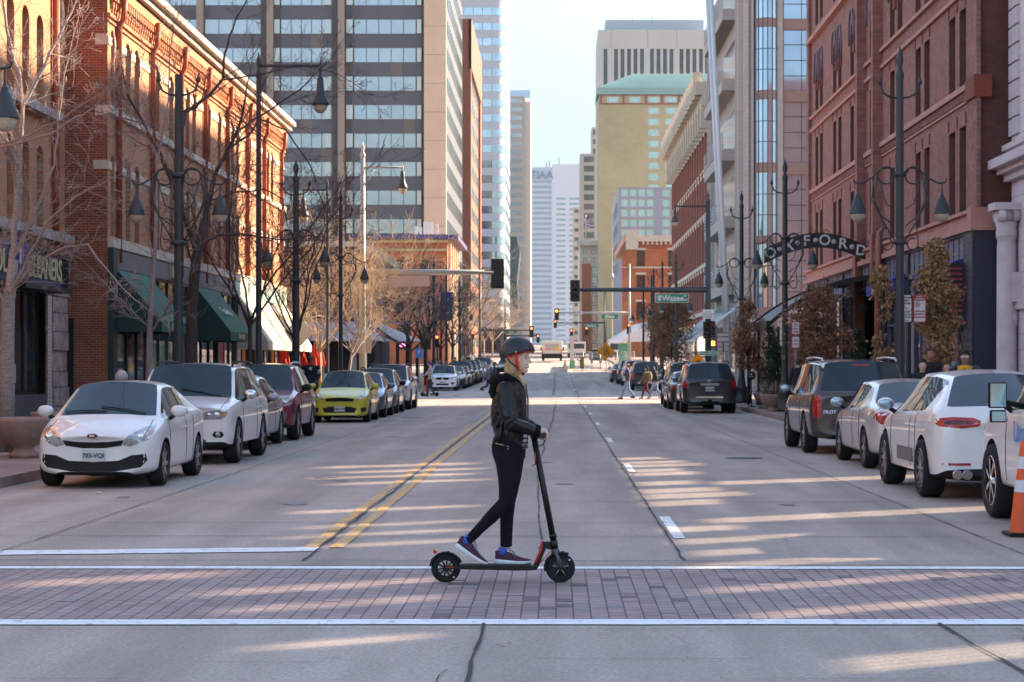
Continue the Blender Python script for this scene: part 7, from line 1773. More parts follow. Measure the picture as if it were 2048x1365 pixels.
signal(T, XU(1411,Y), Y-.3, ZV(661,Y), '', k=.95, plate=.0); signal(T, XU(1424,Y), Y-.35, ZV(660,Y), 'd', k=.95, plate=0)
q = MB(); q.box(XU(1419,Y), XU(1431,Y), Y-.4, Y-.2, ZV(696,Y), ZV(680,Y)); ph_ = q.build('pedestrian_signal', m_sig, T, True); q = MB(); q.box(XU(1422,Y), XU(1428.5,Y), Y-.41, Y-.4, ZV(692,Y), ZV(683,Y)); q.build('hand_symbol', m_ambl, ph_)
sg = signbox(T, XU(1417,Y), Y-.3, ZV(707,Y), 1.18, .27, m_sgreen, edge=m_swhite); text('JACK A. WEIL BLVD', .125, m_swhite, (XU(1417,Y), Y-.315, ZV(707,Y)), sg, bold=.003)
# farther masts
def mast(label, Y, up, u1, v, poleh, signs, heads, m=m_post, lamp=None):
    x0 = XU(up,Y); T = thing('traffic_signal', label, 'traffic signal', (x0, Y, G(Y))); q = MB(); q.tube([(x0,Y,G(Y)-.2), (x0,Y,ZV(poleh,Y))], [.18,.1], 8); q.build('pole', m, T, True)
    q = MB(); q.tube([(x0,Y,ZV(v,Y)), (XU(u1,Y),Y,ZV(v,Y))], [.14,.08], 8); q.build('mast_arm', m, T, True)
    for (u, vv, lit) in heads: signal(T, XU(u,Y), Y, ZV(vv,Y), lit, plate=.5)
    for (u, vv, w_, h_, ms_, s_, tm, ts) in signs: sg = signbox(T, XU(u,Y), Y-.2, ZV(vv,Y), w_, h_, ms_, edge=m_swhite if ms_ is m_sgreen else m_sblk if ms_ is m_swhite else None); text(s_, ts, tm, (XU(u,Y), Y-.215, ZV(vv,Y)), sg, bold=.01)
    if lamp:
        u, vv = lamp; q = MB(); q.tube([(x0,Y,ZV(vv,Y)), (XU(u,Y),Y,ZV(vv,Y))], .05, 6); c = (XU(u,Y),Y,ZV(vv,Y)-1.1); q.lathe([(.03,1.1),(.04,.85),(.10,.5),(.14,.25),(.20,.14),(.24,.05),(.24,0),(.15,-.15),(0,-.23)], c, 12); q.build('lamp_arm', m, T, True)
    return T
mast('pale mast with amber signal, one way arrow and the Blake street sign', 226, 1259, 1116, 626, 528, [(1154.5,626.5,1.35,.4,m_swhite,'ONE WAY >',m_sblk,.22), (1219.5,633.5,1.95,.58,m_sgreen,'Blake',m_swhite,.5), (1261,640,.5,.75,m_swhite,'ONE\nWAY',m_sblk,.16)], [(1113.5,629,'a'), (1258,657,'r')], m_postg, (1224,535))
mast('third mast up the street with red signal and the Market street sign', 310, 1211, 1110, 646, 582, [(1137,647,1.3,.42,m_swhite,'< ONE WAY',m_sblk,.2), (1183,652,2.2,.6,m_sgreen,'Market',m_swhite,.5)], [(1110.5,648,'r'), (1173,662,'r'), (1143,666,'r')])
mast('left mast farther up with a single red signal', 226, 960, 1066, 661, 560, [], [(1063,664,'r')])
mast('distant left mast with red signal by the bus', 312, 1010, 1078, 672, 600, [(1022,665,2.0,.5,m_sgreen,'17th',m_swhite,.4)], [(1076,677,'r')])
for i, (u, v, Y) in enumerate(((874,683,160), (946,672,232))):
    T = thing('pedestrian_signal', 'small %s red signal on a dark post beside the left pavement' % ('nearer' if i == 0 else 'farther'), 'signal', (XU(u,Y), Y, G(Y))); q = MB(); q.tube([(XU(u,Y),Y+.15,G(Y)), (XU(u,Y),Y+.15,ZV(v-8,Y))], .08, 6); q.build('pole', m_post, T, True); signal(T, XU(u,Y), Y, ZV(v,Y), 'r', plate=0, k=.9)
# plain poles and sign posts in the distance
for i, (u, Y, v, lab) in enumerate(((1209,262,590,'slender dark pole beside the golden hotel wall'), (1303,200,560,'dark pole among the far right lamp posts'), (905,200,600,'tall dark pole rising left of the pale curved tower'), (938,300,590,'pale thin pole near the far trees on the left'))):
    T = thing('utility_pole', lab, 'pole', (XU(u,Y), Y, G(Y))); q = MB(); q.tube([(XU(u,Y),Y,G(Y)), (XU(u,Y),Y,ZV(v,Y))], [.16,.09], 8); q.build('pole', m_post if i != 3 else m_postg, T, True); q = MB(); q.lathe([(.09,0),(.14,.1),(.06,.3),(0,.6)], (XU(u,Y),Y,ZV(v,Y)), 8); q.build('finial', m_post, T, True)
# ---------------------------------------------------------------- parking and traffic signs
def sign_post(label, x, y, top, panels, perf=True, base=.14, m=None):
    T = thing('street_sign', label, 'sign', (x, y, G(y)+base)); q = MB(); z0 = G(y)+base
    q.box(x-.025, x+.025, y-.025, y+.025, z0, top)
    if perf:
        z = z0+.3
        while z < top: q.box(x-.008, x+.008, y-.027, y-.02, z, z+.02, 1); z += .06
    q.build('post', [m or mat('galvanised post', (.30,.27,.27), .5, .5), m_sblk], T, True)
    for (dx, zc_, w_, h_, mm, lines) in panels:
        sg = signbox(T, x+dx, y-.05, zc_, w_, h_, mm, edge=(m_sred if mm is m_swhite and lines and lines[0][2] is m_sred else (m_sblk if mm is m_swhite else None)), th=.012)
        for (s_, dz, tm, ts) in lines: text(s_, ts, tm, (x+dx, y-.062, zc_+dz), sg, bold=.0015)
    return T
Y = 47; xs = XU(1825,Y); zc = lambda v: ZV(v,Y)
T = sign_post('near right post with taxicab and street sweeping parking signs', xs, Y, zc(588), [(-.165,zc(606),.31,.40,m_swhite,[('TAXICABS',.12,m_sblk,.058),('ONLY',.05,m_sblk,.058),('7PM-2AM',-.02,m_sblk,.05),('<---',-.12,m_sblk,.09)]), (-.165,zc(632.5),.31,.33,m_swhite,[('TRUCK',.10,m_sblk,.058),('LOADING ONLY',.03,m_sblk,.034),('ALL OTHER TIMES',-.03,m_sblk,.03),('<---',-.10,m_sblk,.08)]),
    (.16,zc(618),.31,.66,m_swhite,[('2AM-6AM',-.06,m_sred,.055),('MONDAY &',-.13,m_sred,.05),('WEDNESDAY',-.20,m_sred,.045)])])
q = MB(); q.box(xs+.16-.14, xs+.16+.14, Y-.0645, Y-.057, zc(602), zc(591)); rd_ = q.build('red_header', m_sred, T, True); text('STREET', .05, m_swhite, (xs+.16, Y-.066, zc(594)), rd_, bold=.001); text('SWEEPING', .05, m_swhite, (xs+.16, Y-.066, zc(599)), rd_, bold=.001)
q = MB(); q.lathe([(.055,0),(.066,0),(.066,-.004),(.055,-.004)], (xs+.10, Y-.06, zc(609)), 18, axis=1); q.tube([(xs+.06,Y-.062,zc(605.5)), (xs+.14,Y-.062,zc(612.5))], .006, 4); rd_ = q.build('no_parking_mark', m_sred, T, True); text('P', .08, m_sblk, (xs+.10, Y-.063, zc(609)), rd_)
Y = 81.6; zc = lambda v: ZV(v,Y)
T = thing('street_sign', 'pair of small white parking signs fixed to the third right lamp post', 'sign', (XR, Y-.2, 2.2))
for dx in (-.14, .14): sg = signbox(T, XR+dx, Y, zc(695), .27, .44, m_swhite, edge=m_sblk, th=.012); text('2 HOUR', .05, m_sblk, (XR+dx, Y-.012, zc(690)), sg); text('ONLY', .05, m_sblk, (XR+dx, Y-.012, zc(696)), sg); text('<->', .06, m_sblk, (XR+dx, Y-.012, zc(702)), sg)
Y = 88; zc = lambda v: ZV(v,Y)
sign_post('red and white parking signs on a post behind the off road sport utility', XU(1446,Y), Y, zc(665), [(0,zc(675),.56,.40,m_swhite,[('(P) SWEEPING',.02,m_sred,.075)]), (-.14,zc(694),.28,.42,m_swhite,[('NO',.08,m_sred,.06),('PARKING',0,m_sred,.05)]), (.15,zc(694),.27,.40,m_swhite,[('2 HR',.05,m_sblk,.06),('<->',-.08,m_sblk,.06)])])
Y = 62; zc = lambda v: ZV(v,Y)
sign_post('no parking sign half hidden by the broad leafy tree on the right', XU(1591,Y), Y, zc(642), [(.0,zc(657),.26,.42,m_swhite,[('(P)',.1,m_sred,.10),('ANY',-.02,m_sred,.07),('TIME',-.12,m_sred,.07)]), (0,zc(685),.26,.38,m_swhite,[('TOW',.05,m_sred,.07),('AWAY',-.06,m_sred,.06)])])
Y = 31.6; sign_post('leaning perforated steel post behind the near white sedan', XU(100,Y), Y, ZV(592,Y), [])
Y = 86; T = thing('street_sign', 'diamond sign seen from its tan back behind the left lamp post', 'sign', (XU(598,Y), Y, .14)); q = MB(); q.box(XU(598,Y)-.03, XU(598,Y)+.03, Y, Y+.05, .14, ZV(690,Y)+1.0); q.build('post', MATS['galvanised post'], T, True)
q = MB(); q.prism([(0,-.64),(.66,0),(0,.64),(-.66,0)], lambda a, b_, d: V((XU(598,Y)+a, Y+d, ZV(665,Y)+b_)), -.02, 0); q.build('diamond_panel', m_sback, T, True)
Y = 100; sign_post('small blue parking sign on the left pavement past the crossing', XU(811,Y), Y+10, ZV(697,Y+10), [(0,ZV(707,Y+10),.42,.52,mat('sign blue panel', (.03,.18,.45), .5),[('P',.05,m_swhite,.25)])])
T = sign_post('pale square sign on the far left kerb by the crowd', XU(918,170), 170, ZV(676,170), [(0,ZV(682,170),.45,.45,m_sback,[])], perf=False, base=G(0))
# orange work signs
def diamond(label, u, v, Y, hd, base_v=None, mark=True):
    x = XU(u,Y); z = ZV(v,Y); T = thing('work_sign', label, 'sign', (x, Y, G(Y))); q = MB(); q.prism([(0,-hd),(hd,0),(0,hd),(-hd,0)], lambda a, b_, d: V((x+a, Y+d, z+b_)), 0, .02); p = q.build('diamond_panel', m_sorg, T, True)
    q = MB(); h = hd*.5
    if mark:
        q.tube([(x-hd*.18,Y-.01,z-h), (x-hd*.18,Y-.01,z+h)], hd*.045, 4); q.tube([(x+hd*.28,Y-.01,z-h), (x+hd*.28,Y-.01,z-hd*.1), (x+hd*.1,Y-.01,z+hd*.12), (x+hd*.1,Y-.01,z+h)], hd*.05, 4); q.tube([(x+hd*.05,Y-.01,z-h), (x+hd*.05,Y-.01,z+h*.3)], hd*.045, 4)
    else: q.box(x-hd*.3, x+hd*.3, Y-.012, Y-.004, z-.05, z+.05)
    q.build('merge_symbol', m_sblk, p, True)
    q = MB(); q.box(x-.03, x+.03, Y+.02, Y+.06, G(Y), z)
    for s_ in (-1, 1): q.tube([(x,Y+.05,G(Y)+.4), (x+s_*.5,Y-.3,G(Y))], .02, 5); q.tube([(x,Y+.05,G(Y)+.4), (x+s_*.5,Y+.5,G(Y))], .02, 5)
    q.build('stand', MATS['galvanised post'], T, True)
diamond('orange diamond lane merge sign standing in the road works', 1212, 703, 190, .84)
diamond('second orange diamond sign poking up behind the off road sport utility', 1396, 724, 92, .38, mark=False)
# ---------------------------------------------------------------- traffic cone
T = thing('traffic_cone', 'orange cone with two white bands on a black base at the right edge', 'cone', (4.63,19.75,0))
q = MB(); q.lathe([(.15,.03),(.145,.05),(.105,.42),(.078,.62),(.05,.86),(.045,.93),(.02,.93)], n=24); q.build('cone_body', mat('cone orange', (.80,.09,.02), .5, var=.15, vs=6), T)
q = MB(); q.box(-.19, .19, -.19, .19, .0, .035); q.build('base', m_plast, T, bevel=.01)
for z0, z1 in ((.43,.55),(.66,.78)):
    q = MB(); r = lambda z: .145-(z-.05)*.1125+.003; q.lathe([(r(z0),z0),(r(z1),z1)], n=24); q.build('reflective_band', mat('reflective white', (.62,.62,.66), .45), T)
# ---------------------------------------------------------------- planters, meter, umbrellas
m_pl = mat('pinkish cast stone', (.33,.22,.18), .85, var=.25, vs=3, bump=.3, bs=30)
def planter(label, x, y, k, bowl=True):
    T = thing('planter', label, 'planter', (x, y, .14)); q = MB(); q.lathe([(0,0),(.24,0),(.25,.07),(.17,.12),(.16,.18),(.30,.26),(.43,.42),(.48,.56),(.50,.62),(.50,.67),(.45,.67),(.43,.60),(0,.58)], n=32); q.v = [(a*k, b*k, c*k) for a, b, c in q.v]; q.build('bowl', m_pl, T)
    q = MB(); q.lathe([(.42*k,.59*k),(.2*k,.63*k),(0,.64*k)], n=20); q.build('soil', mat('soil', (.05,.035,.025), .95, bump=1, bs=40), T); return T
planter('large round pinkish stone planter at the left edge in front of the cleaners', XU(48,33.4), 33.4, 1.0)
planter('second stone planter just behind the large one at the left edge', XU(112,38.5), 38.5, .95)
T = thing('parking_meter', 'domed grey parking meter behind the near white sedan', 'parking meter', (XU(243,37.5), 37.5, .14)); q = MB(); q.tube([(0,0,0), (0,0,1.1)], .03, 8); q.build('post', m_postg, T); q = MB(); q.lathe([(0,1.08),(.08,1.08),(.09,1.2),(.10,1.26),(.125,1.28),(.12,1.36),(.07,1.43),(0,1.45)], n=16); q.build('head', mat('meter grey', (.42,.38,.38), .5), T); q = MB(); q.box(-.06, .06, -.1, -.085, 1.15, 1.25); q.build('display', m_sblk, T)
m_umb = mat('red umbrella canvas', (.62,.035,.02), .8)
def umbrella(label, u, y, vt, vb):
    x = XU(u,y); T = thing('closed_umbrella', label, 'umbrella', (x, y, .14), group='closed red umbrellas on the left pavement'); zt, zb = ZV(vt,y)-.14, ZV(vb,y)-.14; q = MB(); n = 16; vs = []; prof = [(.02,zt),(.12,zt-.25),(.21,zt-.6),(.27,zb+.12),(.28,zb)]
    for r, z in prof:
        for k in range(n): a = 2*math.pi*k/n; rr_ = r*(1 if k % 2 else .72); vs.append((rr_*math.cos(a), rr_*math.sin(a), z))
    q.add(vs, [(i*n+k, i*n+(k+1) % n, (i+1)*n+(k+1) % n, (i+1)*n+k) for i in range(4) for k in range(n)], 0, False); q.build('canopy', m_umb, T); q = MB(); q.tube([(0,0,0), (0,0,zt+.08)], .022, 6); q.lathe([(0,0),(.25,0),(.25,.06),(0,.08)], n=12); q.build('pole', m_postg, T)
umbrella('closed red umbrella nearest the brick facade', 568, 88, 680, 731); umbrella('closed red umbrella half hidden behind the dark lamp post', 606, 90, 700, 731); umbrella('closed red umbrella left of its twin by the cafe', 629, 90, 690, 735); umbrella('closed red umbrella farthest right by the cafe', 641, 92, 695, 733)
# hotel canopy and arched sign
T = thing('arched_sign', 'black arched sign with white capitals over the hotel canopy', 'sign', (9.8, 75, 5.6)); q = MB(); n = 24; yS = 75.4; arc = lambda t: (XU(1528,yS)+(11.75-XU(1528,yS))*t, ZV(518,yS)+.82*math.sin(math.pi*(.08+.80*t))-.12)
pts = [arc(k/n) for k in range(n+1)]
for (a, za_), (c, zc_) in zip(pts, pts[1:]): q.prism([(a,za_-.28),(c,zc_-.28),(c,zc_+.28),(a,za_+.28)], lambda x, z, d: V((x, yS+d, z)), -.03, .03)
q.build('sign_arch', m_black, T, True)
for i, ch in enumerate('OXFORD'):
    a, z = arc(.06+i*.175); o = text(ch, .56, m_swhite, (a, yS-.035, z), T, (rad(90), rad(0), 0), .01, .010); o.rotation_euler = (rad(90), rad((-.5+i*.2)*14), 0)
    if i < 5: a2, z2 = arc(.06+(i+.5)*.175); q = MB(); q.lathe([(0,0),(.085,0),(.09,.01)], (a2, yS-.045, z2), 16, axis=1); q.build('roundel', m_sand, T, True)
q = MB()
for k in range(8): a, z = arc(.05+k*.13); q.tube([(a,yS,z+.28), (a+.12,yS,z+.42), (a+.25,yS,z+.3)], .015, 4)
q.build('scrollwork', m_black, T, True)
T = thing('hotel_canopy', 'curved black iron canopy on slim posts below the arched sign', 'canopy', (9.8, 77, .14)); q = MB(); n = 12
cv = [(7.75+4.0*k/n, 3.15+1.75*(1-(1-k/n)**2)) for k in range(n+1)]
for (a, za_), (c, zc_) in zip(cv, cv[1:]):
    for y in (73.2, 80.8): q.prism([(a,za_-.09),(c,zc_-.09),(c,zc_+.09),(a,za_+.09)], lambda x, z, d: V((x, y+d, z)), -.05, .05)
    q.quad((a,73.2,za_), (c,73.2,zc_), (c,80.8,zc_), (a,80.8,za_))
q.box(7.7, 7.85, 73.1, 80.9, 3.0, 3.3); q.build('canopy_roof', m_black, T, True)
for x, y in ((7.8,73.3),(7.8,80.6),(8.15,73.3),(7.8,77)): q = MB(); q.tube([(x,y,.14), (x,y,3.1)], .05, 8); q.lathe([(.05,1.9),(.09,1.95),(.05,2.0)], (x,y,0), 8); q.lathe([(.10,.14),(.06,.5)], (x,y,0), 8); q.build('post', m_black, T, True)
q = MB(); rr = random.Random(4)
for k in range(30): x = 9.6+rr.random()*2.1; z = 3.6+rr.random()*.9; q.tube([(x+.12*math.cos(t), 73.25, z+.12*math.sin(t)) for t in [k_*.7 for k_ in range(8)]], .012, 4)
q.build('lace_panel', m_black, T, True)
T = thing('round_sign', 'small round black sandwich sign by the third lamp post base', 'sign', (XU(1503,74), 74, .14)); q = MB(); q.lathe([(0,-.02),(.16,-.02),(.16,.02),(0,.02)], (0,0,1.15), 20, axis=1); dd = q.build('disc', m_black, T); q = MB(); q.tube([(0,0,0), (0,0,1.0)], .02, 6); q.lathe([(0,0),(.15,0),(.15,.03),(0,.04)], n=12); q.build('stand', m_black, T); text('VALET', .07, m_swhite, (0,-.025,1.12), dd, world=False)
q = MB(); q.sphere((0,-.022,1.20), (.03,.004,.03), 8); q.build('mark', m_swhite, dd)

# ---------------------------------------------------------------- vegetation
def dirv(rr, d, ang):
    ax = d.orthogonal().normalized(); ax.rotate(Matrix.Rotation(rr.uniform(0, 2*math.pi), 3, d)); v = d.copy(); v.rotate(Matrix.Rotation(ang, 3, ax)); return v
def branch(q, rr, p, d, r, L, dep, P):
    n = max(3, int(L/P['seg'])); pts = [p.copy()]; rs = [r]; cur = p.copy(); dd = d.copy()
    for i in range(n):
        dd = (dd+V((rr.gauss(0,1), rr.gauss(0,1), rr.gauss(0,1)))*P['wob']+V((0,0,P['up']*(1 if dep < P['dep']-1 else .5)))).normalized(); cur = cur+dd*L/n; pts.append(cur.copy()); rs.append(max(P['rmin'], r*(1-.72*(i+1)/n)))
    q.tube(pts, rs, 6 if r > .03 else 4 if r > .012 else 3, 0 if r > P.get('split', .03) else 1, cap=False)
    if dep <= 0: return
    nb = P['nb'][dep-1]
    for k in range(nb):
        t = rr.uniform(.22, 1.0) if dep < P['dep'] else rr.uniform(.3, 1.0); i = min(int(t*n), n-1); pp = pts[i].lerp(pts[i+1], t*n-i); dl = (pts[i+1]-pts[i]).normalized()
        branch(q, rr, pp, dirv(rr, dl, rr.uniform(*P['ang'])), max(P['rmin'], rs[i]*rr.uniform(.4,.62)), L*rr.uniform(.38,.66)*(1.1-.4*t), dep-1, P)
DEF = dict(seg=.16, wob=.10, up=.05, rmin=.0046, nb=(3,4,5,5), ang=(.45,1.05), dep=4)
m_bw = mat('white birch bark', (.40,.34,.31), .8, var=.55, vs=5, col2=(.16,.12,.11), stretch=(3,3,9)); m_bwt = mat('pale twig bark', (.32,.235,.21), .8); m_bd = mat('dark brown bark', (.055,.035,.03), .9, var=.5, vs=9, bump=.8, bs=18); m_bdt = mat('dark twig bark', (.13,.075,.065), .85); m_bt = mat('tan twig bark', (.42,.29,.19), .85)
def bare(label, base, trunk, limbs, mats, seed, P=None, twigs=(), cat='tree'):
    """trunk: [(x,y,z,r)], limbs: list of polylines with radii and the length of their side shoots"""
    rr = random.Random(seed); P = {**DEF, **(P or {})}; T = thing('bare_tree', label, 'tree', base)
    q = MB(); q.tube([V(t[:3]) for t in trunk], [t[3] for t in trunk], 10, 0); q.build('trunk', mats, T, True)
    q = MB()
    for pts, r0, r1, nsh, Ls in limbs:
        pts = [V(p) for p in pts]; fine = []
        for a, b_ in zip(pts, pts[1:]):
            m_ = max(2, int((b_-a).length/.25)); fine += [a.lerp(b_, k/m_)+V((rr.gauss(0,.012), rr.gauss(0,.02), rr.gauss(0,.012))) for k in range(m_)]
        fine.append(pts[-1]); n = len(fine)-1; rs = [r0+(r1-r0)*k/n for k in range(n+1)]; q.tube(fine, rs, 7 if r0 > .03 else 5, 0, cap=False)
        for k in range(int(nsh*1.55)):
            t = rr.uniform(.08, 1); i = min(int(t*n), n-1); dl = (fine[i+1]-fine[i]).normalized(); branch(q, rr, fine[i].copy(), dirv(rr, dl, rr.uniform(*P['ang'])), max(P['rmin'], rs[i]*rr.uniform(.25,.5)), Ls*rr.uniform(.5,1.1)*(1.15-.5*t), P['dep']-2, P)
        branch(q, rr, fine[-1], (fine[-1]-fine[-2]).normalized(), r1, Ls, P['dep']-2, P)
    q.build('crown', mats, T, True, recalc=False); return T
def wp(u, v, y): return (XU(u,y), y, ZV(v,y))
def wl(y, *uv, dy=0): n = len(uv); return [wp(u, v, y+dy*i/max(1, n-1)) for i, (u, v) in enumerate(uv)]
y = 34
bare('white barked bare tree at the left edge in front of the cleaners', (XU(15,y), y, .14), [(*wp(12,905,y),.14), (*wp(14,760,y),.125), (*wp(15,680,y),.115), (*wp(18,600,y),.10), (*wp(28,520,y),.08)],
     [(wl(y,(24,560),(30,420),(38,320),(48,210),(28,120),(8,30),(0,-60),dy=1), .06,.018,12,1.3), (wl(y,(20,590),(60,510),(95,445),(150,395),(200,370),(240,350),dy=-1.5), .035,.008,9,1.0), (wl(y,(22,580),(70,530),(130,495),(175,490),(215,545),(270,600),dy=-2), .03,.008,8,.8),
      (wl(y,(48,210),(100,110),(130,50),(165,-30),dy=1), .035,.015,12,1.2), (wl(y,(10,620),(-10,560),(-30,500),dy=1), .03,.01,5,1.0), (wl(y,(5,290),(60,270),(120,240),(200,190),(260,130),dy=-1), .02,.006,10,.9), (wl(y,(24,520),(60,450),(110,330),(128,150),(150,60),dy=1.5), .03,.008,10,1.0), (wl(y,(0,295),(45,285),(100,270),(150,235),(190,215),dy=-2.5), .022,.012,5,1.0), (wl(y,(36,330),(-10,250),(-40,160)), .03,.01,7,1.2)],
     [m_bw, m_bwt], 11)
y = 45.6
bare('slender birch with white marked trunk behind the white sport utility', (XU(300,y), y, .14), [(*wp(298,870,y),.085), (*wp(298,740,y),.075), (*wp(299,660,y),.065), (*wp(303,600,y),.055), (*wp(310,500,y),.045), (*wp(313,400,y),.035)],
     [(wl(y,(313,400),(318,300),(335,200),(340,100),(350,20),dy=1), .03,.008,14,1.1), (wl(y,(296,655),(250,610),(200,555),(165,520),(120,500),dy=-2), .026,.006,10,.8), (wl(y,(303,665),(340,610),(375,555),(390,520),dy=-1), .026,.006,8,.7), (wl(y,(310,530),(290,440),(265,360),(235,300),dy=1), .02,.005,10,.9), (wl(y,(312,450),(340,410),(380,380),(410,365)), .018,.005,8,.8), (wl(y,(306,590),(280,560),(250,555),(220,580)), .015,.005,6,.5), (wl(y,(318,320),(280,250),(240,190),(220,120)), .018,.005,10,1.0)],
     [m_bw, m_bwt], 12)
y = 51
bare('big dark barked bare tree with arching limbs before the brick warehouse', (XU(385,y), y, .14), [(*wp(380,860,y),.17), (*wp(384,730,y),.15), (*wp(383,620,y),.14), (*wp(392,520,y),.13), (*wp(410,440,y),.11)],
     [(wl(y,(410,440),(430,350),(455,300),(480,250),(490,200),dy=1), .07,.03,10,1.6), (wl(y,(395,510),(350,380),(320,310),(290,250),(255,190),(245,140),dy=-1), .07,.02,12,1.5), (wl(y,(370,225),(420,190),(445,160),(450,110),(470,40),(500,-10),dy=2), .05,.015,10,1.5), (wl(y,(350,400),(365,260),(370,225),(375,222),dy=1), .06,.05,3,1.0),
      (wl(y,(400,490),(440,470),(500,470),(560,480),(620,470),(680,480),dy=4), .035,.008,12,1.2), (wl(y,(425,400),(470,385),(530,380),(565,400),(575,450),(600,500),dy=3), .03,.007,10,1.0), (wl(y,(455,300),(500,270),(520,240),(570,260),(620,330),(650,420),dy=4), .035,.008,14,1.4), (wl(y,(480,260),(540,220),(600,180),(660,120),(700,60),dy=3), .03,.006,14,1.6),
      (wl(y,(470,385),(480,330),(520,345),(560,350)), .02,.006,8,.9), (wl(y,(390,540),(370,480),(340,440),(300,430),dy=-2), .03,.008,8,1.0), (wl(y,(290,250),(220,230),(160,220)), .02,.005,8,1.0), (wl(y,(440,160),(520,150),(600,130),(680,150),(740,190),dy=2), .022,.005,12,1.2)],
     [m_bd, m_bdt], 13, dict(rmin=.0045))
def autotree(label, u, y, trunk_top, h, spread, mats, seed, nl=7, P=None, x=None, tr=.12, lean=0, L0=None):
    rr = random.Random(seed); x = XU(u,y) if x is None else x; z0 = G(y)+.14; P = {**DEF, 'rmin': .007, 'seg': .25, **(P or {})}
    T = thing('bare_tree', label, 'tree', (x, y, z0)); q = MB(); top = V((x+lean, y, z0+trunk_top)); q.tube([V((x,y,z0)), V((x+lean*.4,y,z0+trunk_top*.5)), top], [tr,tr*.85,tr*.75], 8); q.build('trunk', mats, T, True); q = MB()
    for k in range(nl):
        a = 2*math.pi*k/nl+rr.random(); tilt = rr.uniform(.25,.75)*spread; d = V((math.cos(a)*math.sin(tilt), math.sin(a)*math.sin(tilt), math.cos(tilt))); branch(q, rr, top-V((0,0,rr.random()*trunk_top*.15)), d, tr*.5, (L0 or (h-trunk_top))*rr.uniform(.75,1.1), P['dep']-1, P)
    q.build('crown', mats, T, True, recalc=False); return T
PP = dict(nb=(4,5,6,5))
autotree('bare tree just past the big dark one, before the cream awnings', 500, 60, 3.0, 8.2, 1.1, [m_bd, m_bdt], 21, 6, dict(PP), tr=.08)
autotree('bare tree on the left pavement near the red umbrellas', 590, 73, 2.6, 7.2, 1.2, [m_bd, m_bdt], 22, 7, dict(PP), tr=.08)
autotree('sunlit birch with curved pale trunk behind the silver hatchback', 693, 87, 2.2, 6.8, 1.25, [m_bw, m_bt], 23, 8, dict(PP), tr=.07, lean=.25)
autotree('tangled bare tree at the corner of the side street, left', 640, 90, 2.4, 7.6, 1.2, [m_bt, m_bt], 24, 8, dict(PP), tr=.08)
autotree('twiggy sunlit tree in front of the low maroon building', 735, 104, 2.4, 8.4, 1.25, [m_bt, m_bt], 25, 8, dict(PP, rmin=.009), tr=.09, x=-9.9)
autotree('bare tree half hidden behind the diamond sign', 655, 112, 2.2, 9.0, 1.2, [m_bt, m_bt], 26, 8, dict(PP, rmin=.009), tr=.1, x=-13.6)
autotree('dark bare tree with forked trunk before the orange corner building', 820, 124.5, 2.6, 8.0, 1.2, [m_bd, m_bdt], 27, 7, dict(PP, rmin=.010), tr=.14)
autotree('second dark bare tree beside the purple banner', 851, 135, 2.6, 8.8, 1.15, [m_bd, m_bdt], 28, 7, dict(PP, rmin=.011), tr=.16)
for i, (u, y) in enumerate(((880,160),(905,180),(930,200),(950,235),(968,262),(985,290),(1003,330),(1018,370))):
    autotree(['%s bare tree of the far row' % s_ for s_ in ('first','second','third','fourth','fifth','sixth','seventh','last')][i]+' along the left pavement', u, y, 2.6, 8.5+(i % 3), 1.2, [m_bt if i > 2 else m_bd, m_bt], 30+i, 6, dict(nb=(3,4,5,4), rmin=.014, seg=.4), tr=.12)
m_leaf = mat('dry oak leaf', (.42,.20,.10), .8, var=.6, vs=5, col2=(.16,.065,.03)); m_leaf2 = mat('golden oak leaf', (.52,.31,.15), .8, var=.5, vs=5, col2=(.24,.12,.05))
def oak(label, x, y, z0, z1, w, n, seed, lm, size=.075, clumps=40, holes=.0, group=None, base=.14):
    rr = random.Random(seed); T = thing('oak_tree', label, 'tree', (x, y, G(y)+base)); zb = G(y)+base
    q = MB(); q.tube([V((0,0,0)), V((rr.uniform(-.05,.05),0,z0+.2)), V((rr.uniform(-.1,.1),0,z1-.3)), V((0,0,z1))], [.05,.04,.02,.006], 7)
    q.build('trunk', [m_bd], T); b_ = MB(); L_ = MB(); cl = []
    for k in range(clumps):
        t = rr.random(); z = z0+(z1-z0)*t; rad_ = w/2*.95*(math.sin(math.pi*min(1, t*.82+.16))**.7)*rr.uniform(.25,1.05); a = rr.uniform(0, 2*math.pi); c = V((rad_*math.cos(a), rad_*math.sin(a), z)); cl.append(c); b_.tube([V((0,0,max(.6,z-.35*rad_-.1))), c*.6+V((0,0,z*.4-.05)), c], [.014,.009,.004], 4, cap=False)
        for j in range(int(n*1.4)//clumps):
            p = c+V((rr.gauss(0,1), rr.gauss(0,1), rr.gauss(0,1.0)))*w*.10; s_ = size*rr.uniform(.8,1.6); d = V((rr.gauss(0,1), rr.gauss(0,1), rr.gauss(-.3,1))).normalized(); e = d.orthogonal().normalized(); e.rotate(Matrix.Rotation(rr.uniform(0,6.28), 3, d)); f = d.cross(e)
            L_.add([p-e*s_*.5, p-f*s_*.28+d*s_*.1, p+e*s_*.5, p+f*s_*.28+d*s_*.12], [(0,1,2),(0,2,3)])
    b_.build('limbs', [m_bd], T, recalc=False); L_.build('leaves', [lm], T, recalc=False); return T
oak('narrow young oak with golden brown leaves in front of the navy shopfront', XU(1872,47.5), 47.5, 1.55, 4.45, .95, 3600, 1, m_leaf2, .095, 60)
oak('thin oak sapling with sparse leaves left of the near lamp post', XU(1762,56), 56, 1.7, 4.2, .75, 1300, 2, m_leaf2, .095, 26)
oak('broad oak with rusty brown leaves before the hotel canopy', XU(1635,63), 63, 1.5, 3.9, 1.9, 4200, 3, m_leaf, .09, 60)
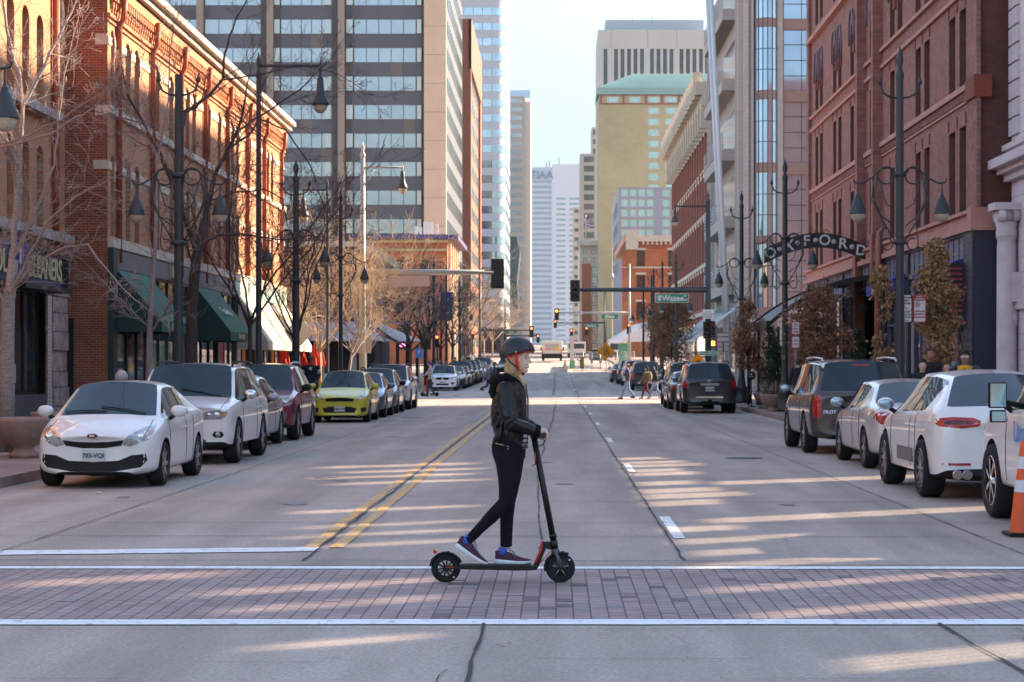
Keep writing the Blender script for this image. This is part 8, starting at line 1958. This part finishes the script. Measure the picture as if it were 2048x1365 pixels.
oak('rusty leaved oak left of the third lamp post', XU(1497,77), 77, 1.4, 3.9, 1.35, 2400, 4, m_leaf, .09, 40)
oak('tall rusty leaved oak beyond the side street on the right', XU(1343,132), 132, 2.0, 6.0, 3.1, 5200, 5, m_leaf, .13, 70)
oak('smaller rusty oak behind the tall one on the right pavement', XU(1320,158), 158, 2.0, 5.6, 2.4, 2400, 6, m_leaf, .14, 40)
m_ev = mat('dark evergreen', (.02,.045,.018), .8, var=.5, vs=6)
for i, (u, y, zt, w_) in enumerate(((1542,72,2.9,.8),(1560,70,2.4,.6),(1716,66,2.7,.7))):
    oak(('clipped dark evergreen shrub behind the canopy posts','smaller dark evergreen shrub beside the second lamp post','dark conical evergreen beside the hotel entrance pier')[i], XU(u,y) if i != 1 else XU(1552,y), y, .5, zt, w_, 2600, 40+i, m_ev, .06, 50)
for i, (u, y) in enumerate(((1530,71),(1545,67))):
    T = planter(('brown bowl planter at the canopy posts','brown bowl planter by the second lamp post base')[i], XU(u,y), y, .85)
    q = MB(); rr = random.Random(i)
    for k in range(60): a = rr.random()*6.28; r = rr.random()*.3; q.tube([(r*math.cos(a),r*math.sin(a),.5), (r*1.6*math.cos(a),r*1.6*math.sin(a),.75+rr.random()*.3)], [.008,.003], 3)
    q.build('dry_plants', mat('dry grass', (.28,.22,.17), .9), T)
# ---------------------------------------------------------------- road works, bus and the far block
Y = 242; T = thing('city_bus', 'white city bus with orange stripe and dark rear bumper far up the street', 'bus', (XU(1104,Y), Y+6, G(Y)))
x0, x1 = XU(1083,Y), XU(1125,Y); z0, z1 = ZV(722,Y), ZV(681,Y)
q = MB(); q.box(x0, x1, Y, Y+12, z0+.55, z1-.05, 0); q.build('body', mat('bus white', (.60,.57,.52), .4), T, True, bevel=.12)
q = MB(); q.box(x0+.02, x1-.02, Y-.12, Y+.1, z0+.3, z0+.85); q.build('rear_bumper', m_plast, T, True)
q = MB(); q.box(x0+.45, x1-.45, Y-.03, Y, z1-1.2, z1-.45); q.build('rear_window', mat('bus rear louvre', (.40,.36,.33), .5), T, True)
q = MB(); q.box(x1-.85, x1-.4, Y-.05, Y-.03, z1-1.25, z1-.85); q.build('route_display', m_syel, T, True)
q = MB(); q.box(x0+.4, x0+1.0, Y-.05, Y-.03, z1-1.2, z1-1.0); q.build('orange_panel', mat('bus orange', (.7,.22,.08), .5), T, True)
for s_ in (x0+.1, x1-.1): q = MB(); q.box(s_-.09, s_+.09, Y-.04, Y, z0+.9, z0+1.4); q.build('tail_light', mat('tail orange', (.7,.15,.03), .3), T, True)
for s_ in (x0-.12, x1+.12): q = MB(); q.box(s_-.1, s_+.1, Y+11.6, Y+11.7, z1-1.2, z1-.7); q.build('mirror', m_plast, T, True)
for xx in (x0+.18, x1-.18):
    for yy in (Y+2.5, Y+9): q = MB(); q.lathe([(0,-.14),(.48,-.14),(.5,-.1),(.5,.1),(.48,.14),(0,.14)], (xx,yy,z0+.5), 18, axis=0); q.build('wheel', m_tyre, T, True)
text('route 17 express', .2, m_sblk, (XU(1104,Y), Y-.01, z0+1.75), T)
def boxcar(label, u0, u1, v0, v1, Y, m, name='box_truck', cat='truck', win=True):
    T = thing(name, label, cat, (XU((u0+u1)/2,Y), Y+3, G(Y))); a, b_, c, d = XU(u0,Y), XU(u1,Y), ZV(v1,Y), ZV(v0,Y)
    q = MB(); q.box(a, b_, Y, Y+6, c+.4, d); q.build('body', m, T, True, bevel=.08)
    if win: q = MB(); q.box(a+.15, b_-.15, Y-.03, Y+.1, d-.9, d-.25); q.build('window', g_dark, T, True)
    q = MB(); q.box(a, b_, Y-.08, Y+.2, c+.3, c+.6); q.build('bumper', m_plast, T, True)
    for xx in (a+.2, b_-.2): q = MB(); q.lathe([(0,-.12),(.42,-.12),(.42,.12),(0,.12)], (xx,Y+1,c+.42), 16, axis=0); q.build('wheel', m_tyre, T, True)
boxcar('white shuttle bus right of the city bus behind the barriers', 1135, 1171, 684, 716, 262, MATS['bus white'], 'shuttle_bus', 'bus')
boxcar('white box truck with cab window by the white tents', 1218, 1252, 683, 716, 215, mat('truck white', (.62,.64,.62), .4))
boxcar('dark utility vehicle parked inside the road works fence', 1180, 1205, 700, 727, 222, m_plast, 'utility_vehicle', 'vehicle')
T = thing('portable_toilet', 'green portable toilet beside the box truck', 'portable toilet', (XU(1246,208), 208, G(208))); q = MB(); q.box(XU(1238,208), XU(1256,208), 208, 209.1, G(208)+.05, ZV(688,208)); q.build('cabin', mat('toilet green', (.06,.30,.16), .5), T, True, bevel=.05); q = MB(); q.box(XU(1241,208), XU(1253,208), 207.97, 208, G(208)+.2, ZV(692,208)); q.build('door', mat('toilet door', (.10,.36,.22), .5), T, True); q = MB(); q.box(XU(1237,208), XU(1257,208), 207.9, 209.2, ZV(688,208), ZV(686,208)); q.build('roof', mat('toilet roof', (.5,.55,.5), .5), T, True)
m_jer = mat('jersey barrier', (.52,.44,.40), .8, var=.2, vs=1)
for i in range(6):
    y = 196+i*4.2; x = .85+i*.03
    T = thing('concrete_barrier', ('nearest pale concrete barrier at the road works','second pale concrete barrier from the near end','third pale concrete barrier from the near end','fourth pale concrete barrier from the near end','fifth pale concrete barrier from the near end','farthest pale concrete barrier at the road works')[i], 'barrier', (x, y, G(y)), group='barriers along the road works')
    q = MB(); q.prism([(-.3,0),(.3,0),(.3,.08),(.12,.35),(.08,.85),(-.08,.85),(-.12,.35),(-.3,.08)], lambda a, b_, d: V((a, d, b_)), 0, 4.0); q.build('barrier', m_jer, T)
T = thing('column', 'square concrete column wrapped in green at its foot', 'column', (XU(1144,212), 212, G(212))); q = MB(); q.box(XU(1140,212), XU(1148,212), 212, 212.4, G(212), ZV(672,212)); q.build('shaft', m_conc, T, True); q = MB(); q.box(XU(1139,212), XU(1149,212), 211.9, 212.5, G(212), ZV(722,212)); q.build('green_wrap', mat('toilet green', (.06,.30,.16)), T, True)
T = thing('hazard_marker', 'yellow and black striped hazard marker at the barrier end', 'marker', (XU(1164,196), 196, G(196))); q = MB(); a, b_ = XU(1160,196), XU(1168,196); z0, z1 = G(196)+.35, ZV(714,196); q.box(a, b_, 196, 196.03, z0, z1, 0)
pn = q.build('panel', m_syel, T, True); q = MB(); n = 5
for k in range(n): zz_ = z0+(z1-z0)*k/n; q.add([(a,195.99,zz_), (b_,195.99,zz_+.14), (b_,195.99,zz_+.25), (a,195.99,zz_+.11)], [(0,1,2,3)])
q.build('stripes', m_sblk, pn, True); q = MB(); q.box((a+b_)/2-.02, (a+b_)/2+.02, 196.03, 196.07, G(196), z1+.6); q.build('post', MATS['galvanised post'], T, True)
m_mesh = mat('fence wire', (.38,.38,.36), .5, .4)
for i in range(7):
    u0 = 1150+i*17; Yf = 204+(i % 2)*.6; a, b_ = XU(u0,Yf), XU(u0+16.5,Yf); zb, zt = G(Yf)+.1, G(Yf)+1.9
    T = thing('mesh_fence', ('first','second','third','fourth','fifth','sixth','last')[i]+' temporary wire fence panel from the left at the road works', 'fence', ((a+b_)/2, Yf, G(Yf)), group='temporary fence panels'); q = MB()
    for p, r in (((a,zb,a,zt),.03),((b_,zb,b_,zt),.03),((a,zt,b_,zt),.025),((a,zb+.1,b_,zb+.1),.02)): q.tube([(p[0],Yf,p[1]), (p[2],Yf,p[3])], r, 5)
    q.build('frame', m_mesh, T, True); q = MB()
    for k in range(1, 9): x = a+(b_-a)*k/9; q.tube([(x,Yf,zb), (x,Yf,zt)], .006, 3)
    for k in range(1, 16): z = zb+(zt-zb)*k/16; q.tube([(a,Yf,z), (b_,Yf,z)], .006, 3)
    q.build('wire_mesh', m_mesh, T, True)
T = thing('awning', 'long white slanted fabric awning on the far right pavement', 'awning', (9.5, 250, G(250))); q = MB(); q.quad((11.6,238,ZV(640,238)), (11.6,300,ZV(650,300)), (7.6,300,ZV(682,300)), (7.6,238,ZV(684,238))); q.add([(11.6,238,ZV(640,238)), (7.6,238,ZV(684,238)), (11.6,238,ZV(684,238))], [(0,1,2)]); me = baked(q.mesh('fabric', [mat('white fabric', (.66,.64,.62), .8)]), [('SOLIDIFY', {'thickness': .05})]); link('fabric', me, T, True)
q = MB()
for y in (238, 258, 278, 299): q.tube([(7.7,y,G(y)), (7.7,y,ZV(684,238))], .06, 6)
q.build('posts', m_black, T, True)
T = thing('banner', 'purple vertical banner on a dark pole left of the pale tower', 'banner', (XU(893,150), 150, G(150))); q = MB(); q.box(XU(883,150), XU(903,150), 150, 150.03, ZV(640,150), ZV(585,150)); bn = q.build('cloth', mat('banner purple', (.07,.05,.24), .7), T, True); q = MB(); q.tube([(XU(882,150),150.1,G(150)), (XU(882,150),150.1,ZV(570,150))], .07, 6); q.tube([(XU(882,150),150.05,ZV(585,150)), (XU(904,150),150.05,ZV(585,150))], .02, 5); q.build('pole', m_post, T, True); text('Nova', .5, m_swhite, (XU(893,150), 149.99, ZV(612,150)), bn, (rad(90), rad(90), 0))
T = thing('neon_sign', 'oval pink neon sign in the window of the orange corner building', 'sign', (XU(804,228), 228, ZV(691,228))); q = MB(); q.tube([(XU(804,228)+.28*math.cos(t), 228.5, ZV(691,228)+.14*math.sin(t)) for t in [k*.5 for k in range(14)]], .035, 5); q.build('tube', mat('pink neon', (1,.25,.8), .4, emit=1.5), T, True); q = MB(); q.box(XU(798,228), XU(810,228), 228.55, 228.6, ZV(695,228), ZV(687,228)); q.build('backing', m_black, T, True)
# litter
T = thing('litter', 'crumpled scrap of white paper on the road before the near white sedan', 'litter', (XU(198,26.2), 26.2, 0)); q = MB(); rr = random.Random(1); q.sphere((0,0,.012), (.05,.03,.012), 8, 0, 4); q.v = [(a*rr.uniform(.7,1.3), b*rr.uniform(.7,1.3), c) for a, b, c in q.v]; q.build('paper', m_swhite, T)
# lamps glowing in the cafe
T = thing('lantern', 'round amber lantern glowing between the red umbrellas', 'lantern', (XU(615,93), 93, ZV(690,93))); q = MB(); q.sphere((0,0,0), (.11,.11,.13), 12); q.build('globe', mat('amber glow', (1,.45,.08), .4, emit=2.0), T); q = MB(); q.tube([(0,0,.12), (0,0,.5)], .015, 5); q.build('cord', m_black, T)
# ---------------------------------------------------------------- haze
hz = MB(); hz.box(-720, 720, -62, 1480, -1.6, 190)
hm_ = bpy.data.materials.new('haze'); hm_.use_nodes = True; nt = hm_.node_tree; nt.nodes.remove(nt.nodes['Principled BSDF']); pv = nt.nodes.new('ShaderNodeVolumePrincipled'); pv.inputs['Color'].default_value = (.85,.92,1,1); pv.inputs['Density'].default_value = .00006; pv.inputs['Anisotropy'].default_value = .2
nt.links.new(pv.outputs[0], nt.nodes['Material Output'].inputs['Volume'])
tag(hz.build('haze', hm_), kind='stuff')
